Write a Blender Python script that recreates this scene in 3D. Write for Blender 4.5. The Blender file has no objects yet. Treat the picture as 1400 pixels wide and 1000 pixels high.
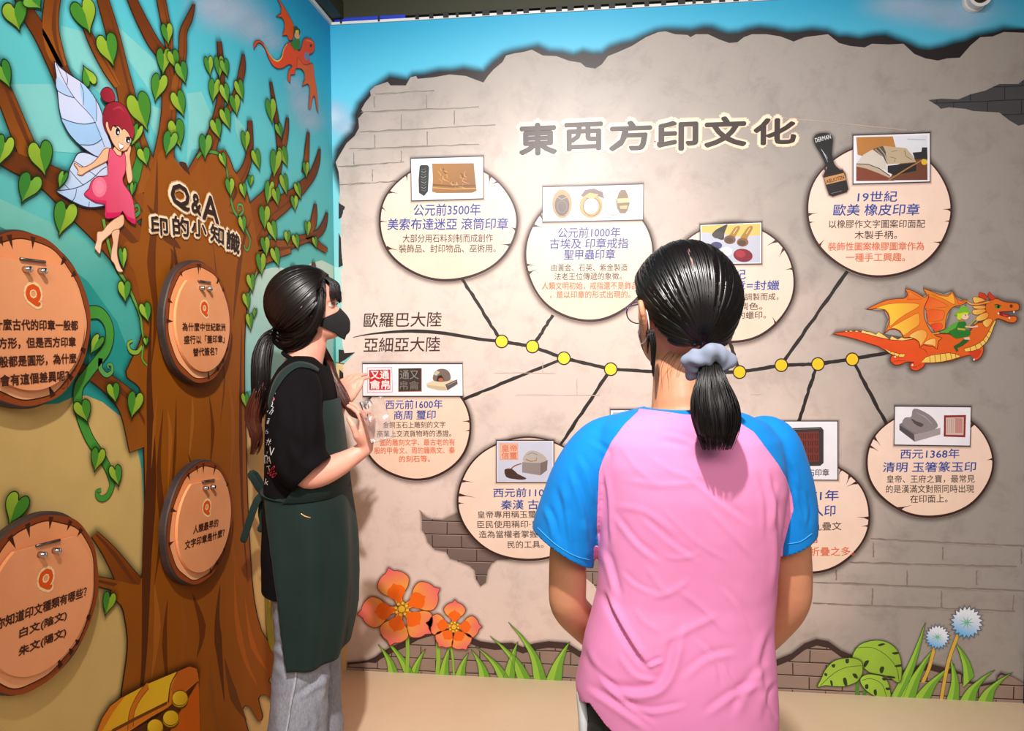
import bpy, bmesh, math, random
from math import sin, cos, pi, radians, sqrt, exp, atan2
from mathutils import Vector, Matrix, noise
from mathutils.geometry import tessellate_polygon

random.seed(7)
scene = bpy.context.scene
COL = scene.collection
V = Vector

# ------------------------------------------------------------------ camera
F_PX, YAW, PITCH, ROLL = 965.0, radians(6.4), radians(2.7), radians(-0.35)
CAM = V((1.0707, -2.8783, 1.45))
FWD = V((-sin(YAW) * cos(PITCH), cos(YAW) * cos(PITCH), -sin(PITCH)))
_r = FWD.cross(V((0, 0, 1))).normalized()
_u = _r.cross(FWD)
RIGHT = _r * cos(ROLL) + _u * sin(ROLL)
UP = RIGHT.cross(FWD)
cam_data = bpy.data.cameras.new('camera')
cam = bpy.data.objects.new('camera', cam_data)
COL.objects.link(cam)
M3 = Matrix((RIGHT, UP, -FWD)).transposed()
cam.matrix_world = Matrix.Translation(CAM) @ M3.to_4x4()
cam_data.sensor_width = 36.0
cam_data.lens = F_PX / 1400.0 * 36.0
cam_data.clip_start = 0.05
scene.camera = cam

# ------------------------------------------------------------------ world, lamps, exposure
world = bpy.data.worlds.new('world')
scene.world = world
world.use_nodes = True
bg = world.node_tree.nodes['Background']
bg.inputs[0].default_value = (1.0, 0.91, 0.86, 1)
bg.inputs[1].default_value = 0.20

def lamp(name, kind, loc, target, energy, color, **kw):
    d = bpy.data.lights.new(name, kind)
    d.energy = energy
    d.color = color
    for k, v in kw.items():
        setattr(d, k, v)
    o = bpy.data.objects.new(name, d)
    COL.objects.link(o)
    o.location = loc
    o.rotation_euler = (V(target) - V(loc)).to_track_quat('-Z', 'Y').to_euler()
    return o

# the track spotlight above the visitors (makes the hard shadows and the glare on the panel)
lamp('track_spotlight', 'SPOT', (0.93, -2.66, 2.82), (0.96, 0.0, 1.24), 385, (1.0, 0.945, 0.90),
     shadow_soft_size=0.035, spot_size=radians(94), spot_blend=1.0)
# soft fill lamps added behind the camera, standing in for hall lighting
lamp('fill_light', 'AREA', (2.2, -4.6, 2.85), (1.2, -0.4, 1.0), 40, (1.0, 0.92, 0.86), shape='RECTANGLE', size=1.6, size_y=1.0)
lamp('fill_light', 'AREA', (0.9, -4.4, 2.85), (0.1, -1.3, 1.2), 34, (1.0, 0.90, 0.82), shape='RECTANGLE', size=1.2, size_y=1.0)

scene.view_settings.view_transform = 'Standard'
scene.view_settings.look = 'None'
scene.view_settings.gamma = 1.0
scene.view_settings.use_curve_mapping = False
scene.view_settings.exposure = 0.0
scene.cycles.transparent_max_bounces = 24

# ------------------------------------------------------------------ helpers
def ray(px, py):
    return FWD + RIGHT * ((px - 700.0) / F_PX) - UP * ((py - 500.0) / F_PX)

def on_y(px, py, y):              # the point of the plane y = const seen at a photo pixel
    d = ray(px, py)
    return CAM + d * ((y - CAM.y) / d.y)

def on_x(px, py, x):
    d = ray(px, py)
    return CAM + d * ((x - CAM.x) / d.x)

def at_depth(px, py, dep):
    return CAM + ray(px, py) * dep

def lin(c):
    def f(v):
        v = v / 255.0
        return v / 12.92 if v <= 0.04045 else ((v + 0.055) / 1.055) ** 2.4
    return tuple(f(v) for v in c[:3])

def hx(s):
    return tuple(int(s[i:i + 2], 16) for i in (0, 2, 4))

def tag(o, label=None, cat=None, group=None, kind=None):
    if label: o['label'] = label
    if cat: o['category'] = cat
    if group: o['group'] = group
    if kind: o['kind'] = kind
    return o

def empty(name, loc=(0, 0, 0), parent=None):
    o = bpy.data.objects.new(name, None)
    COL.objects.link(o)
    o.location = loc
    o.empty_display_size = 0.05
    if parent:
        o.parent = parent
        o.matrix_parent_inverse = Matrix.Translation(-parent_loc(parent))
    return o

def parent_loc(p):
    v = V(p.location)
    q = p.parent
    return v

def set_parent(o, p):
    o.parent = p
    # every parent in this scene is an unrotated object; keep the child's coordinates in world space
    t = V((0, 0, 0))
    q = p
    while q is not None:
        t += V(q.location)
        if q.parent is not None:
            t += q.matrix_parent_inverse.to_translation()
        q = q.parent
    o.matrix_parent_inverse = Matrix.Translation(-t)

def link_mesh(name, verts, faces, mat=None, parent=None, smooth=True):
    me = bpy.data.meshes.new(name)
    me.from_pydata([tuple(v) for v in verts], [], faces)
    me.validate(clean_customdata=False)
    me.update()
    if smooth:
        me.polygons.foreach_set('use_smooth', [True] * len(me.polygons))
    if mat:
        me.materials.append(mat)
    o = bpy.data.objects.new(name, me)
    COL.objects.link(o)
    if parent:
        set_parent(o, parent)
    return o

def link_bm(name, bm, mat=None, parent=None, smooth=False):
    bmesh.ops.recalc_face_normals(bm, faces=bm.faces[:])
    me = bpy.data.meshes.new(name)
    bm.to_mesh(me)
    bm.free()
    if smooth:
        me.polygons.foreach_set('use_smooth', [True] * len(me.polygons))
    if mat:
        me.materials.append(mat)
    o = bpy.data.objects.new(name, me)
    COL.objects.link(o)
    if parent:
        set_parent(o, parent)
    return o

def bm_box(bm, c, s, bevel=0.0):
    r = bmesh.ops.create_cube(bm, size=1.0, matrix=Matrix.Translation(V(c)) @ Matrix.Diagonal((s[0], s[1], s[2], 1)))
    if bevel > 0:
        es = list({e for v in r['verts'] for e in v.link_edges})
        bmesh.ops.bevel(bm, geom=es, offset=bevel, segments=2, affect='EDGES', profile=0.5)

# ---- materials
MATS = {}
def mat(name, color=None, rough=0.6, metallic=0.0, spec=0.5, build=None, **kw):
    if name in MATS:
        return MATS[name]
    m = bpy.data.materials.new(name)
    m.use_nodes = True
    nt = m.node_tree
    b = nt.nodes['Principled BSDF']
    if color is not None:
        b.inputs['Base Color'].default_value = (*lin(color), 1)
    b.inputs['Roughness'].default_value = rough
    b.inputs['Metallic'].default_value = metallic
    b.inputs['Specular IOR Level'].default_value = spec
    for k, v in kw.items():
        b.inputs[k].default_value = v
    if build:
        build(nt, b)
    MATS[name] = m
    return m

def ramp(nt, stops, interp='LINEAR'):
    r = nt.nodes.new('ShaderNodeValToRGB')
    el = r.color_ramp.elements
    while len(el) < len(stops):
        el.new(0.5)
    for e, (p, c) in zip(el, stops):
        e.position = p
        e.color = (*lin(c), 1)
    r.color_ramp.interpolation = interp
    return r

def noise_tex(nt, scale, detail=4, rough=0.55, vec=None, distortion=0.0):
    n = nt.nodes.new('ShaderNodeTexNoise')
    n.inputs['Scale'].default_value = scale
    n.inputs['Detail'].default_value = detail
    n.inputs['Roughness'].default_value = rough
    n.inputs['Distortion'].default_value = distortion
    if vec is not None:
        nt.links.new(vec, n.inputs['Vector'])
    return n

def coords(nt, which='Object', scale=(1, 1, 1)):
    t = nt.nodes.new('ShaderNodeTexCoord')
    m = nt.nodes.new('ShaderNodeMapping')
    m.inputs['Scale'].default_value = scale
    nt.links.new(t.outputs[which], m.inputs['Vector'])
    return m.outputs['Vector']

def bump(nt, b, height, strength=0.3, dist=0.002):
    n = nt.nodes.new('ShaderNodeBump')
    n.inputs['Strength'].default_value = strength
    n.inputs['Distance'].default_value = dist
    nt.links.new(height, n.inputs['Height'])
    nt.links.new(n.outputs['Normal'], b.inputs['Normal'])

def noisy(c1, c2, scale=8, lo=0.3, hi=0.7, bstr=0.0, bscale=300, stretch=(1, 1, 1)):
    def f(nt, b):
        vec = coords(nt, 'Object', stretch)
        n = noise_tex(nt, scale, 5, 0.6, vec)
        r = ramp(nt, [(lo, c1), (hi, c2)])
        nt.links.new(n.outputs['Fac'], r.inputs['Fac'])
        nt.links.new(r.outputs['Color'], b.inputs['Base Color'])
        if bstr:
            bump(nt, b, noise_tex(nt, bscale, 3, 0.6, vec).outputs['Fac'], bstr, 0.001)
    return f

def print_build(soft):
    # ink of the printed mural: the artwork's own colours are stored per vertex ("ink")
    def f(nt, b):
        a = nt.nodes.new('ShaderNodeAttribute')
        a.attribute_name = 'ink'
        vec = coords(nt, 'Object')
        n = noise_tex(nt, 9.0, 5, 0.6, vec)
        hsv = nt.nodes.new('ShaderNodeMix')
        hsv.data_type = 'RGBA'
        hsv.blend_type = 'MULTIPLY'
        hsv.inputs['Factor'].default_value = 1.0
        rr = ramp(nt, [(0.3, (244, 244, 244)), (0.7, (255, 255, 255))])
        nt.links.new(n.outputs['Fac'], rr.inputs['Fac'])
        nt.links.new(a.outputs['Color'], hsv.inputs[6])
        nt.links.new(rr.outputs['Color'], hsv.inputs[7])
        nt.links.new(hsv.outputs[2], b.inputs['Base Color'])
        if soft:
            nt.links.new(a.outputs['Alpha'], b.inputs['Alpha'])
    return f
PRINT_ROUGH = 0.42
M_PRINT = mat('mural_print', rough=PRINT_ROUGH, spec=0.42, build=print_build(False))
M_SOFT = mat('mural_print_airbrush', rough=PRINT_ROUGH, spec=0.42, build=print_build(True))
# the tree panel is printed on a more matt film
M_PRINT_L = mat('matt_mural_print', rough=0.6, spec=0.16, build=print_build(False))
M_SOFT_L = mat('matt_mural_print_airbrush', rough=0.6, spec=0.16, build=print_build(True))

# ---- drawing the printed mural: every motif is real ink film on its wall
def cr(pts, n=5, closed=True):
    """Catmull-Rom curve through the points"""
    pts = [V((p[0], p[1])) for p in pts]
    out = []
    N = len(pts)
    rng = range(N) if closed else range(N - 1)
    for i in rng:
        if closed:
            p0, p1, p2, p3 = pts[i - 1], pts[i], pts[(i + 1) % N], pts[(i + 2) % N]
        else:
            p0, p1, p2, p3 = pts[max(i - 1, 0)], pts[i], pts[i + 1], pts[min(i + 2, N - 1)]
        for k in range(n):
            t = k / n
            out.append(0.5 * ((2 * p1) + (p2 - p0) * t + (2 * p0 - 5 * p1 + 4 * p2 - p3) * t * t + (3 * p1 - p0 - 3 * p2 + p3) * t ** 3))
    if not closed:
        out.append(pts[-1])
    return [(p.x, p.y) for p in out]

def oval(cx, cy, rx, ry, n=28, rot=0.0, a0=0.0, a1=2 * pi):
    o = []
    for i in range(n):
        a = a0 + (a1 - a0) * i / n
        x, y = rx * cos(a), ry * sin(a)
        o.append((cx + x * cos(rot) - y * sin(rot), cy + x * sin(rot) + y * cos(rot)))
    return o

_text_cache = {}
def text_geo(body, offset=0.0, shear=0.0, font_spacing=1.0):
    key = (body, offset, shear, font_spacing)
    if key in _text_cache:
        return _text_cache[key]
    c = bpy.data.curves.new('lettering', 'FONT')
    c.body = body
    c.resolution_u = 2
    c.offset = offset
    c.shear = shear
    c.space_character = font_spacing
    o = bpy.data.objects.new('lettering', c)
    COL.objects.link(o)
    bpy.context.view_layer.update()
    dg = bpy.context.evaluated_depsgraph_get()
    me = bpy.data.meshes.new_from_object(o.evaluated_get(dg))
    vs = [(v.co.x, v.co.y) for v in me.vertices]
    fs = [tuple(p.vertices) for p in me.polygons]
    bpy.data.objects.remove(o)
    bpy.data.curves.remove(c)
    bpy.data.meshes.remove(me)
    x0 = min(v[0] for v in vs); x1 = max(v[0] for v in vs)
    y0 = min(v[1] for v in vs); y1 = max(v[1] for v in vs)
    _text_cache[key] = (vs, fs, x0, x1, y0, y1)
    return _text_cache[key]

class Canvas:
    """collects flat shapes of one part of a print; plane 'B' = back wall, 'L' = left wall.
    Points are given as seen on the photograph and carried onto the wall's plane."""
    def __init__(self, plane, base, step=0.00004, off=0.0):
        self.plane, self.z, self.step, self.off = plane, base, step, off
        self.v, self.f, self.c, self.soft = [], [], [], []
    def P(self, p):
        if self.plane == 'B':
            q = on_y(p[0], p[1], -self.off); return (q.x, q.z)
        if self.plane == 'L':
            q = on_x(p[0], p[1], self.off); return (q.y, q.z)
        return (p[0], p[1])                      # already in plane metres
    def W(self, st):
        if self.plane in ('B', 'b'):
            return (st[0], -self.off - self.z, st[1])
        return (self.off + self.z, st[0], st[1])
    def _add(self, pts, faces, cols, soft=False, lift=None):
        b = len(self.v)
        if lift:                                 # tiny steps keep overlapping strips of ink apart
            z0 = self.z
            for p, l in zip(pts, lift):
                self.z = z0 + l
                self.v.append(self.W(p))
            self.z = z0
        else:
            self.v += [self.W(p) for p in pts]
        self.c += cols
        self.f += [tuple(b + i for i in fc) for fc in faces]
        self.soft += [soft] * len(faces)
    def fill(self, pts, color, grad=None, smooth=0, closed=True):
        if smooth:
            pts = cr(pts, smooth)
        q = [self.P(p) for p in pts]
        tris = tessellate_polygon([[V((a, b, 0)) for a, b in q]])
        if grad:
            # the artist's two-ink blend: (colour2, point where colour1 is pure, point where colour2 is pure)
            c2, pa, pb = grad
            a, b = V(self.P(pa)), V(self.P(pb))
            d = b - a
            L = d.length_squared
            k1, k2 = V(lin(color)), V(lin(c2))
            cols = []
            for p in q:
                t = min(1, max(0, (V(p) - a).dot(d) / L))
                k = k1.lerp(k2, t)
                cols.append((k.x, k.y, k.z, 1.0))
        else:
            k = lin(color)
            cols = [(*k, 1.0)] * len(q)
        self._add(q, tris, cols)
        self.z += self.step
        return self
    def stroke(self, pts, w, color, closed=False, smooth=0, taper=None, wob=0.0, px=False):
        """ribbon along pts; w = width in mm; taper = (start factor, end factor)"""
        if smooth:
            pts = cr(pts, smooth, closed)
        q = [V(self.P(p)) for p in pts]
        n = len(q)
        if n < 2: return self
        out, faces = [], []
        for i in range(n):
            if closed:
                d = q[(i + 1) % n] - q[i - 1]
            else:
                d = q[min(i + 1, n - 1)] - q[max(i - 1, 0)]
            if d.length < 1e-9: d = V((1, 0))
            d.normalize()
            nn = V((-d.y, d.x))
            t = i / (n - 1)
            k = 1.0
            if taper:
                if len(taper) == 2: k = taper[0] + (taper[1] - taper[0]) * t
                else: k = (taper[0] + (taper[1] - taper[0]) * t * 2) if t < .5 else (taper[1] + (taper[2] - taper[1]) * (t - .5) * 2)
            ww = w * 0.0005 * k
            j1 = 1 + random.uniform(-wob, wob); j2 = 1 + random.uniform(-wob, wob)
            out += [tuple(q[i] + nn * ww * j1), tuple(q[i] - nn * ww * j2)]
        for i in range(n if closed else n - 1):
            a, b = 2 * i, 2 * ((i + 1) % n)
            faces.append((a, a + 1, b + 1, b))
        self._add(out, faces, [(*lin(color), 1.0)] * len(out))
        self.z += self.step
        return self
    def outline(self, pts, w, color, smooth=0):
        return self.stroke(pts, w, color, closed=True, smooth=smooth)
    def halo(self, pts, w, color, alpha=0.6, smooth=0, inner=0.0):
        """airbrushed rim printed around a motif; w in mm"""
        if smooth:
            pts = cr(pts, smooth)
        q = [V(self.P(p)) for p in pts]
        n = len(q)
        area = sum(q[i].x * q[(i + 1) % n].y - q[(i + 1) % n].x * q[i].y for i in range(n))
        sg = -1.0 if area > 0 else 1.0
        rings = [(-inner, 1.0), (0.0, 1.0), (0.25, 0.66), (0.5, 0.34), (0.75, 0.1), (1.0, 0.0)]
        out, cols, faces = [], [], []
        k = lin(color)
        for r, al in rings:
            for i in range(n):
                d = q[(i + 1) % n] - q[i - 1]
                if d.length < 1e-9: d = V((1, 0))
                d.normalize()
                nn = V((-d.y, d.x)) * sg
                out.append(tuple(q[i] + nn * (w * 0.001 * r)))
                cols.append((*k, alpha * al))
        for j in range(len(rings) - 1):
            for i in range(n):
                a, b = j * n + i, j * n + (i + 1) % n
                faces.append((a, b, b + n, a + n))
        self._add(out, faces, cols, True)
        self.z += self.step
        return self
    def blob(self, cx, cy, rx, ry, color, alpha=0.8, n=24, rot=0.0, hard=0.2):
        """soft airbrushed cloud puff"""
        rings = 6
        k = lin(color)
        out, cols, faces = [self.P((cx, cy))], [(*k, alpha)], []
        for j in range(1, rings + 1):
            r = j / rings
            t = min(1, max(0, (r - hard) / (1 - hard)))
            al = alpha * (1 - t * t * (3 - 2 * t))
            for p in oval(cx, cy, rx * r, ry * r, n, rot):
                out.append(self.P(p))
                cols.append((*k, al))
        for i in range(n):
            faces.append((0, 1 + i, 1 + (i + 1) % n))
        for j in range(rings - 1):
            for i in range(n):
                a, b = 1 + j * n + i, 1 + j * n + (i + 1) % n
                faces.append((a, b, b + n, a + n))
        self._add(out, faces, cols, True)
        self.z += self.step
        return self
    def text(self, body, a, b, h, color, bold=0.0, flip=False, shear=0.0, gap=1.0):
        """lettering whose middle line runs from a to b on the photograph, letters h photo pixels high"""
        vs, fs, x0, x1, y0, y1 = text_geo(body, 0.0, shear, gap)
        qa, qb = V(self.P(a)), V(self.P(b))
        if self.plane in ('B', 'L'):
            m = ((a[0] + b[0]) / 2, (a[1] + b[1]) / 2)
            hh = (V(self.P((m[0], m[1] - h / 2))) - V(self.P((m[0], m[1] + h / 2)))).length
        else:
            hh = h
        d = qb - qa
        n = V((-d.y, d.x)).normalized()
        if n.y < 0: n = -n
        pts = []
        for x, y in vs:
            t = (x - x0) / (x1 - x0)
            s = (y - y0) / (y1 - y0) - 0.5
            pts.append(tuple(qa + d * t + n * (s * hh)))
        self._add(pts, fs, [(*lin(color), 1.0)] * len(pts))
        if bold > 0:                             # heavier weight: ink spread along the letters' edges
            seen = {}
            for f in fs:
                for i in range(len(f)):
                    e = (f[i - 1], f[i])
                    key = (min(e), max(e))
                    seen[key] = None if key in seen else e
            ov, of = [], []
            w = bold * hh
            for e in seen.values():
                if e is None: continue
                a, b = V(pts[e[0]]), V(pts[e[1]])
                dd = b - a
                if dd.length < 1e-7: continue
                dd.normalize()
                nn = V((-dd.y, dd.x)) * w
                k = len(ov)
                ex = dd * (w * 0.6)
                ov += [tuple(a - ex - nn * .6), tuple(b + ex - nn * .6), tuple(b + ex + nn * .6), tuple(a - ex + nn * .6), tuple(a - nn), tuple(b - nn), tuple(b + nn), tuple(a + nn)]
                of += [(k, k + 1, k + 2, k + 3), (k + 4, k + 5, k + 6, k + 7)]
            self._add(ov, of, [(*lin(color), 1.0)] * len(ov), False, [0.000004 + 0.0000025 * ((i // 4) % 24) for i in range(len(ov))])
            self.z += 0.00006
        self.z += self.step
        return self
    def build(self, name, parent=None, extra_mat=None):
        me = bpy.data.meshes.new(name)
        org = V((0, 0, 0))
        me.from_pydata(self.v, [], self.f)
        left = self.plane in ('L', 'l')
        me.materials.append(extra_mat or (M_PRINT_L if left else M_PRINT))
        me.materials.append(M_SOFT_L if left else M_SOFT)
        me.polygons.foreach_set('material_index', [1 if s else 0 for s in self.soft])
        at = me.color_attributes.new('ink', 'FLOAT_COLOR', 'POINT')
        at.data.foreach_set('color', [x for c in self.c for x in c])
        me.update()
        o = bpy.data.objects.new(name, me)
        COL.objects.link(o)
        if parent:
            set_parent(o, parent)
        return o
def motif(name, plane, px, py, label, cat, group=None):
    """empty at the middle of a printed motif"""
    q = on_y(px, py, 0) if plane == 'B' else on_x(px, py, 0)
    o = empty(name, q)
    return tag(o, label, cat, group)
# ------------------------------------------------------------------ the setting
WALL_H = 2.722
def wall_back_mat(nt, b):
    vec = coords(nt, 'Object')
    sep = nt.nodes.new('ShaderNodeSeparateXYZ')
    nt.links.new(vec, sep.inputs[0])
    r = ramp(nt, [(0.0, (214, 190, 140)), (0.50, (150, 205, 205)), (0.80, (118, 202, 218)), (0.90, (92, 196, 228)), (1.0, (45, 165, 208))])
    d = nt.nodes.new('ShaderNodeMath'); d.operation = 'DIVIDE'; d.inputs[1].default_value = WALL_H
    nt.links.new(sep.outputs['Z'], d.inputs[0])
    nt.links.new(d.outputs[0], r.inputs['Fac'])
    nt.links.new(r.outputs['Color'], b.inputs['Base Color'])
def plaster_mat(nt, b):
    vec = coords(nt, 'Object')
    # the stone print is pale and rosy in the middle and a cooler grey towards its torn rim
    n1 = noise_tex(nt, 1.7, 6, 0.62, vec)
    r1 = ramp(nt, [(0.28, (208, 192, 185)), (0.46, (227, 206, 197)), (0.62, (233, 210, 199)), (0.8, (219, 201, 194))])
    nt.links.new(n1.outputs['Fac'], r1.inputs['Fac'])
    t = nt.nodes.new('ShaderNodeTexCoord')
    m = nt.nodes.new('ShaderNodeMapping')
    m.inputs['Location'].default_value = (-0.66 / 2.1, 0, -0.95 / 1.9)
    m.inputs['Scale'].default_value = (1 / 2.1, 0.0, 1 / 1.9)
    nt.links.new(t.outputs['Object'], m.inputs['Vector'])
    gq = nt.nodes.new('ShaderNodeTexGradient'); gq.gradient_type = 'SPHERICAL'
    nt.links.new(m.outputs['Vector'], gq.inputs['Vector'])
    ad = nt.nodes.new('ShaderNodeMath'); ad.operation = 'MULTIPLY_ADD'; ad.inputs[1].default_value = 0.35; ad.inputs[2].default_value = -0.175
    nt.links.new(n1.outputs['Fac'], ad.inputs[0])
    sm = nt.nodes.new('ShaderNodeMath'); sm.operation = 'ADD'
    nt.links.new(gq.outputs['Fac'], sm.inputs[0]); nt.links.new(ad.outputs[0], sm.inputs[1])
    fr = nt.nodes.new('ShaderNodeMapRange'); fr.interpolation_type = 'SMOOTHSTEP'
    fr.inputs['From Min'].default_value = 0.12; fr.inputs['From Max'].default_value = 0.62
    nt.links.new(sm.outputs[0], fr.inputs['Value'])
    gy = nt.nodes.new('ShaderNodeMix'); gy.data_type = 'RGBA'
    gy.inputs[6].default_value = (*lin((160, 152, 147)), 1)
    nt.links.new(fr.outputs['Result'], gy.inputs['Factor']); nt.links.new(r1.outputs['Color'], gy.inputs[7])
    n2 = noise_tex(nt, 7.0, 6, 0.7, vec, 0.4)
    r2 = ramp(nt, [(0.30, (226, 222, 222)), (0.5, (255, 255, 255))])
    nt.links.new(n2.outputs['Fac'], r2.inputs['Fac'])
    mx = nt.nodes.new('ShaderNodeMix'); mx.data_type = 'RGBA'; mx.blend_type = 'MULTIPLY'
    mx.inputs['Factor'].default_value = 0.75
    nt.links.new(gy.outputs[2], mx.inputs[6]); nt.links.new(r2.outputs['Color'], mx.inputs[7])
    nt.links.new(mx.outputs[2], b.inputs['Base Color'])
M_SKY_B = mat('printed_sky_panel', rough=PRINT_ROUGH, spec=0.42, build=wall_back_mat)
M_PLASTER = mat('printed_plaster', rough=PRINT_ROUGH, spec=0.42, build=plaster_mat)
def wall_left_mat(nt, b):
    vec = coords(nt, 'Object')
    sep = nt.nodes.new('ShaderNodeSeparateXYZ')
    nt.links.new(vec, sep.inputs[0])
    r = ramp(nt, [(0.0, (206, 176, 112)), (0.47, (60, 168, 160)), (0.62, (92, 188, 184)), (0.78, (92, 196, 206)), (0.92, (48, 172, 206)), (1.0, (30, 140, 190))])
    d = nt.nodes.new('ShaderNodeMath'); d.operation = 'DIVIDE'; d.inputs[1].default_value = WALL_H
    nt.links.new(sep.outputs['Z'], d.inputs[0])
    nt.links.new(d.outputs[0], r.inputs['Fac'])
    nt.links.new(r.outputs['Color'], b.inputs['Base Color'])
M_SKY_L = mat('printed_sky_panel_tree_side', rough=0.6, spec=0.16, build=wall_left_mat)
M_FLOOR = mat('beige_vinyl_floor', rough=0.5, spec=0.3, build=noisy((240, 212, 180), (232, 202, 168), 2.2, 0.3, 0.75, 0.05, 60))
M_DARK = mat('dark_olive_steel', (46, 48, 30), 0.55, 0.2)
M_DARK2 = mat('dark_roof_sheet', rough=0.6, build=noisy((34, 36, 22), (56, 58, 38), 3.0))
M_WHITE_TRIM = mat('white_trim', (220, 220, 220), 0.4)
M_BLUE_TRIM = mat('blue_trim_tape', (30, 60, 190), 0.4)
M_BLACK = mat('black_plastic', (14, 14, 15), 0.5)

def structure_box(name, c, s, m, parent=None):
    bm = bmesh.new()
    bm_box(bm, c, s)
    o = link_bm(name, bm, m, parent)
    if parent is None:
        o['kind'] = 'structure'
    return o
WX = 2.735
wall_back = structure_box('wall_back', (WX / 2 - 0.03, 0.03, WALL_H / 2), (WX + 0.06, 0.06, WALL_H), M_SKY_B)
wall_left = structure_box('wall_left', (-0.03, -2.0, WALL_H / 2), (0.06, 4.0, WALL_H), M_SKY_L)
floor = structure_box('floor', (1.8, -2.4, -0.03), (6.0, 5.4, 0.06), M_FLOOR)
# dark end post closing the panel on the right
structure_box('trim_1', (WX + 0.03, 0.02, WALL_H / 2), (0.06, 0.08, WALL_H), mat('dark_blue_post', (28, 40, 74), 0.5))

# roof: dark sheet with ribs, and the steel channels along the wall tops
bm = bmesh.new()
bm_box(bm, (1.8, -2.3, 3.52), (6.0, 5.4, 0.04))
for i in range(26):
    bm_box(bm, (1.8, 0.30 - i * 0.21, 3.485), (6.0, 0.05, 0.05))
for i in range(4):
    bm_box(bm, (1.4, 0.10 + i * 0.12, 2.95 + i * 0.14), (5.0, 0.10, 0.10))
ceil = link_bm('ceiling', bm, M_DARK2); ceil['kind'] = 'structure'
t2 = structure_box('trim_2', (0.033, -2.0, WALL_H + 0.055), (0.055, 4.0, 0.07), M_DARK)
tr = structure_box('edge_strip', (0.004, -2.0, WALL_H + 0.008), (0.012, 4.0, 0.016), M_WHITE_TRIM, t2)
t3 = structure_box('trim_3', (WX / 2, 0.02, WALL_H + 0.09), (WX, 0.05, 0.14), M_DARK)
bm = bmesh.new()
bm_box(bm, (0.17, 0.0, WALL_H + 0.014), (0.30, 0.012, 0.02))
link_bm('blue_tape', bm, M_BLUE_TRIM, t3)
bm = bmesh.new()
bm_box(bm, (WX / 2, -0.001, WALL_H + 0.004), (WX, 0.012, 0.010))
link_bm('edge_strip', bm, M_WHITE_TRIM, t3)
random.seed(3)
bm = bmesh.new()
x = 0.05
while x < 1.75:
    bm_box(bm, (x, -0.004, WALL_H + 0.012), (random.uniform(0.01, 0.03) if x > .35 else 0.008, 0.012, 0.022))
    x += random.uniform(0.045, 0.07) if x > .35 else 0.16
link_bm('clip', bm, M_BLACK, t3)

# ------------------------------------------------------------------ printed background of the back wall (parts of the wall)
def shp(P, s=0): return cr(P, s) if s else P
PL_TOP = [(459,222),(464,213),(474,196),(485,186),(491,175),(490,162),(497,154),(494,150),(499,141),(507,131),(506,124),(513,118),(530,112),(534,117),(555,117),(561,106),(569,104),(571,108),(592,106),(615,102),(637,104),(650,109),(661,113),(667,104),(675,95),(687,85),(692,76),(704,73),(717,71),(727,68),(742,76),(761,77),(777,83),(794,86),(801,92),(814,94),(823,88),(831,77),(846,71),(864,63),(883,51),(900,44),(910,43),(923,47),(940,48),(944,51),(951,47),(968,47),(983,54),(997,59),(1008,58),(1017,51),(1028,47),(1048,47),(1067,50),(1085,57),(1100,51),(1132,47),(1147,59),(1162,63),(1182,65),(1192,60),(1215,61),(1235,60),(1250,74),(1265,80),(1282,83),(1295,80),(1312,79),(1327,62),(1340,51),(1357,50),(1372,44),(1402,45)]
PL_LEFT = [(476,915),(474,860),(474,800),(473,740),(474,700),(473,650),(471,600),(471,560),(470,525),(469,500),(486,482),(471,483),(468,470),(468,440),(467,410),(467,390),(466,372),(469,364),(467,345),(466,320),(466,300),(472,283),(464,278),(465,262),(464,245),(463,235)]
c = Canvas('B', 0.0004)
crack = [(457,226),(462,205),(472,191),(483,181),(487,168),(486,158),(492,143),(500,134),(508,124),(525,112),(533,106),(545,108),(557,110),(565,104),(580,103),(600,98),(618,98),(634,95),(650,98),(662,99),(675,86),(690,75),(700,72),(717,69),(735,65),(750,72),(768,73),(784,77),(797,72),(810,75),(824,74),(835,66),(850,61),(865,58),(880,51),(897,44),(910,42),(922,42),(945,43),(962,39),(972,39),(985,44),(995,47),(1010,46),(1022,42),(1038,39),(1058,41),(1075,45),(1090,45),(1110,42),(1130,44),(1145,51),(1158,51),(1175,54),(1195,50),(1210,49),(1225,55),(1240,60),(1255,67),(1270,69),(1290,65),(1305,60),(1320,57),(1335,50),(1345,48),(1360,45),(1372,41),(1403,40),(1403,200),(900,300),(480,300)]
c.halo(crack, 34, (10, 25, 40), 0.75)
c.fill(crack, (32, 25, 28))
# torn left edge, dark gaps between plaster and panel
for P in ([(463,348),(471,357),(471,362),(463,366)], [(463,276),(475,283),(469,288),(469,296),(463,300)], [(463,318),(468,330),(468,352),(463,360)], [(463,478),(487,481),(472,492),(463,497)], [(464,505),(471,512),(471,520),(464,524)], [(463,395),(469,402),(468,412),(463,415)]):
    c.fill(P, (44, 34, 34))
c.build('dark_crack', wall_back)
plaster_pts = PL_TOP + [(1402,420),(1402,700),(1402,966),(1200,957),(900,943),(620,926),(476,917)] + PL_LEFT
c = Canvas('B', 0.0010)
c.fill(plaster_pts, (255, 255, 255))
o = c.build('plaster_face', wall_back, M_PLASTER)

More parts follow.
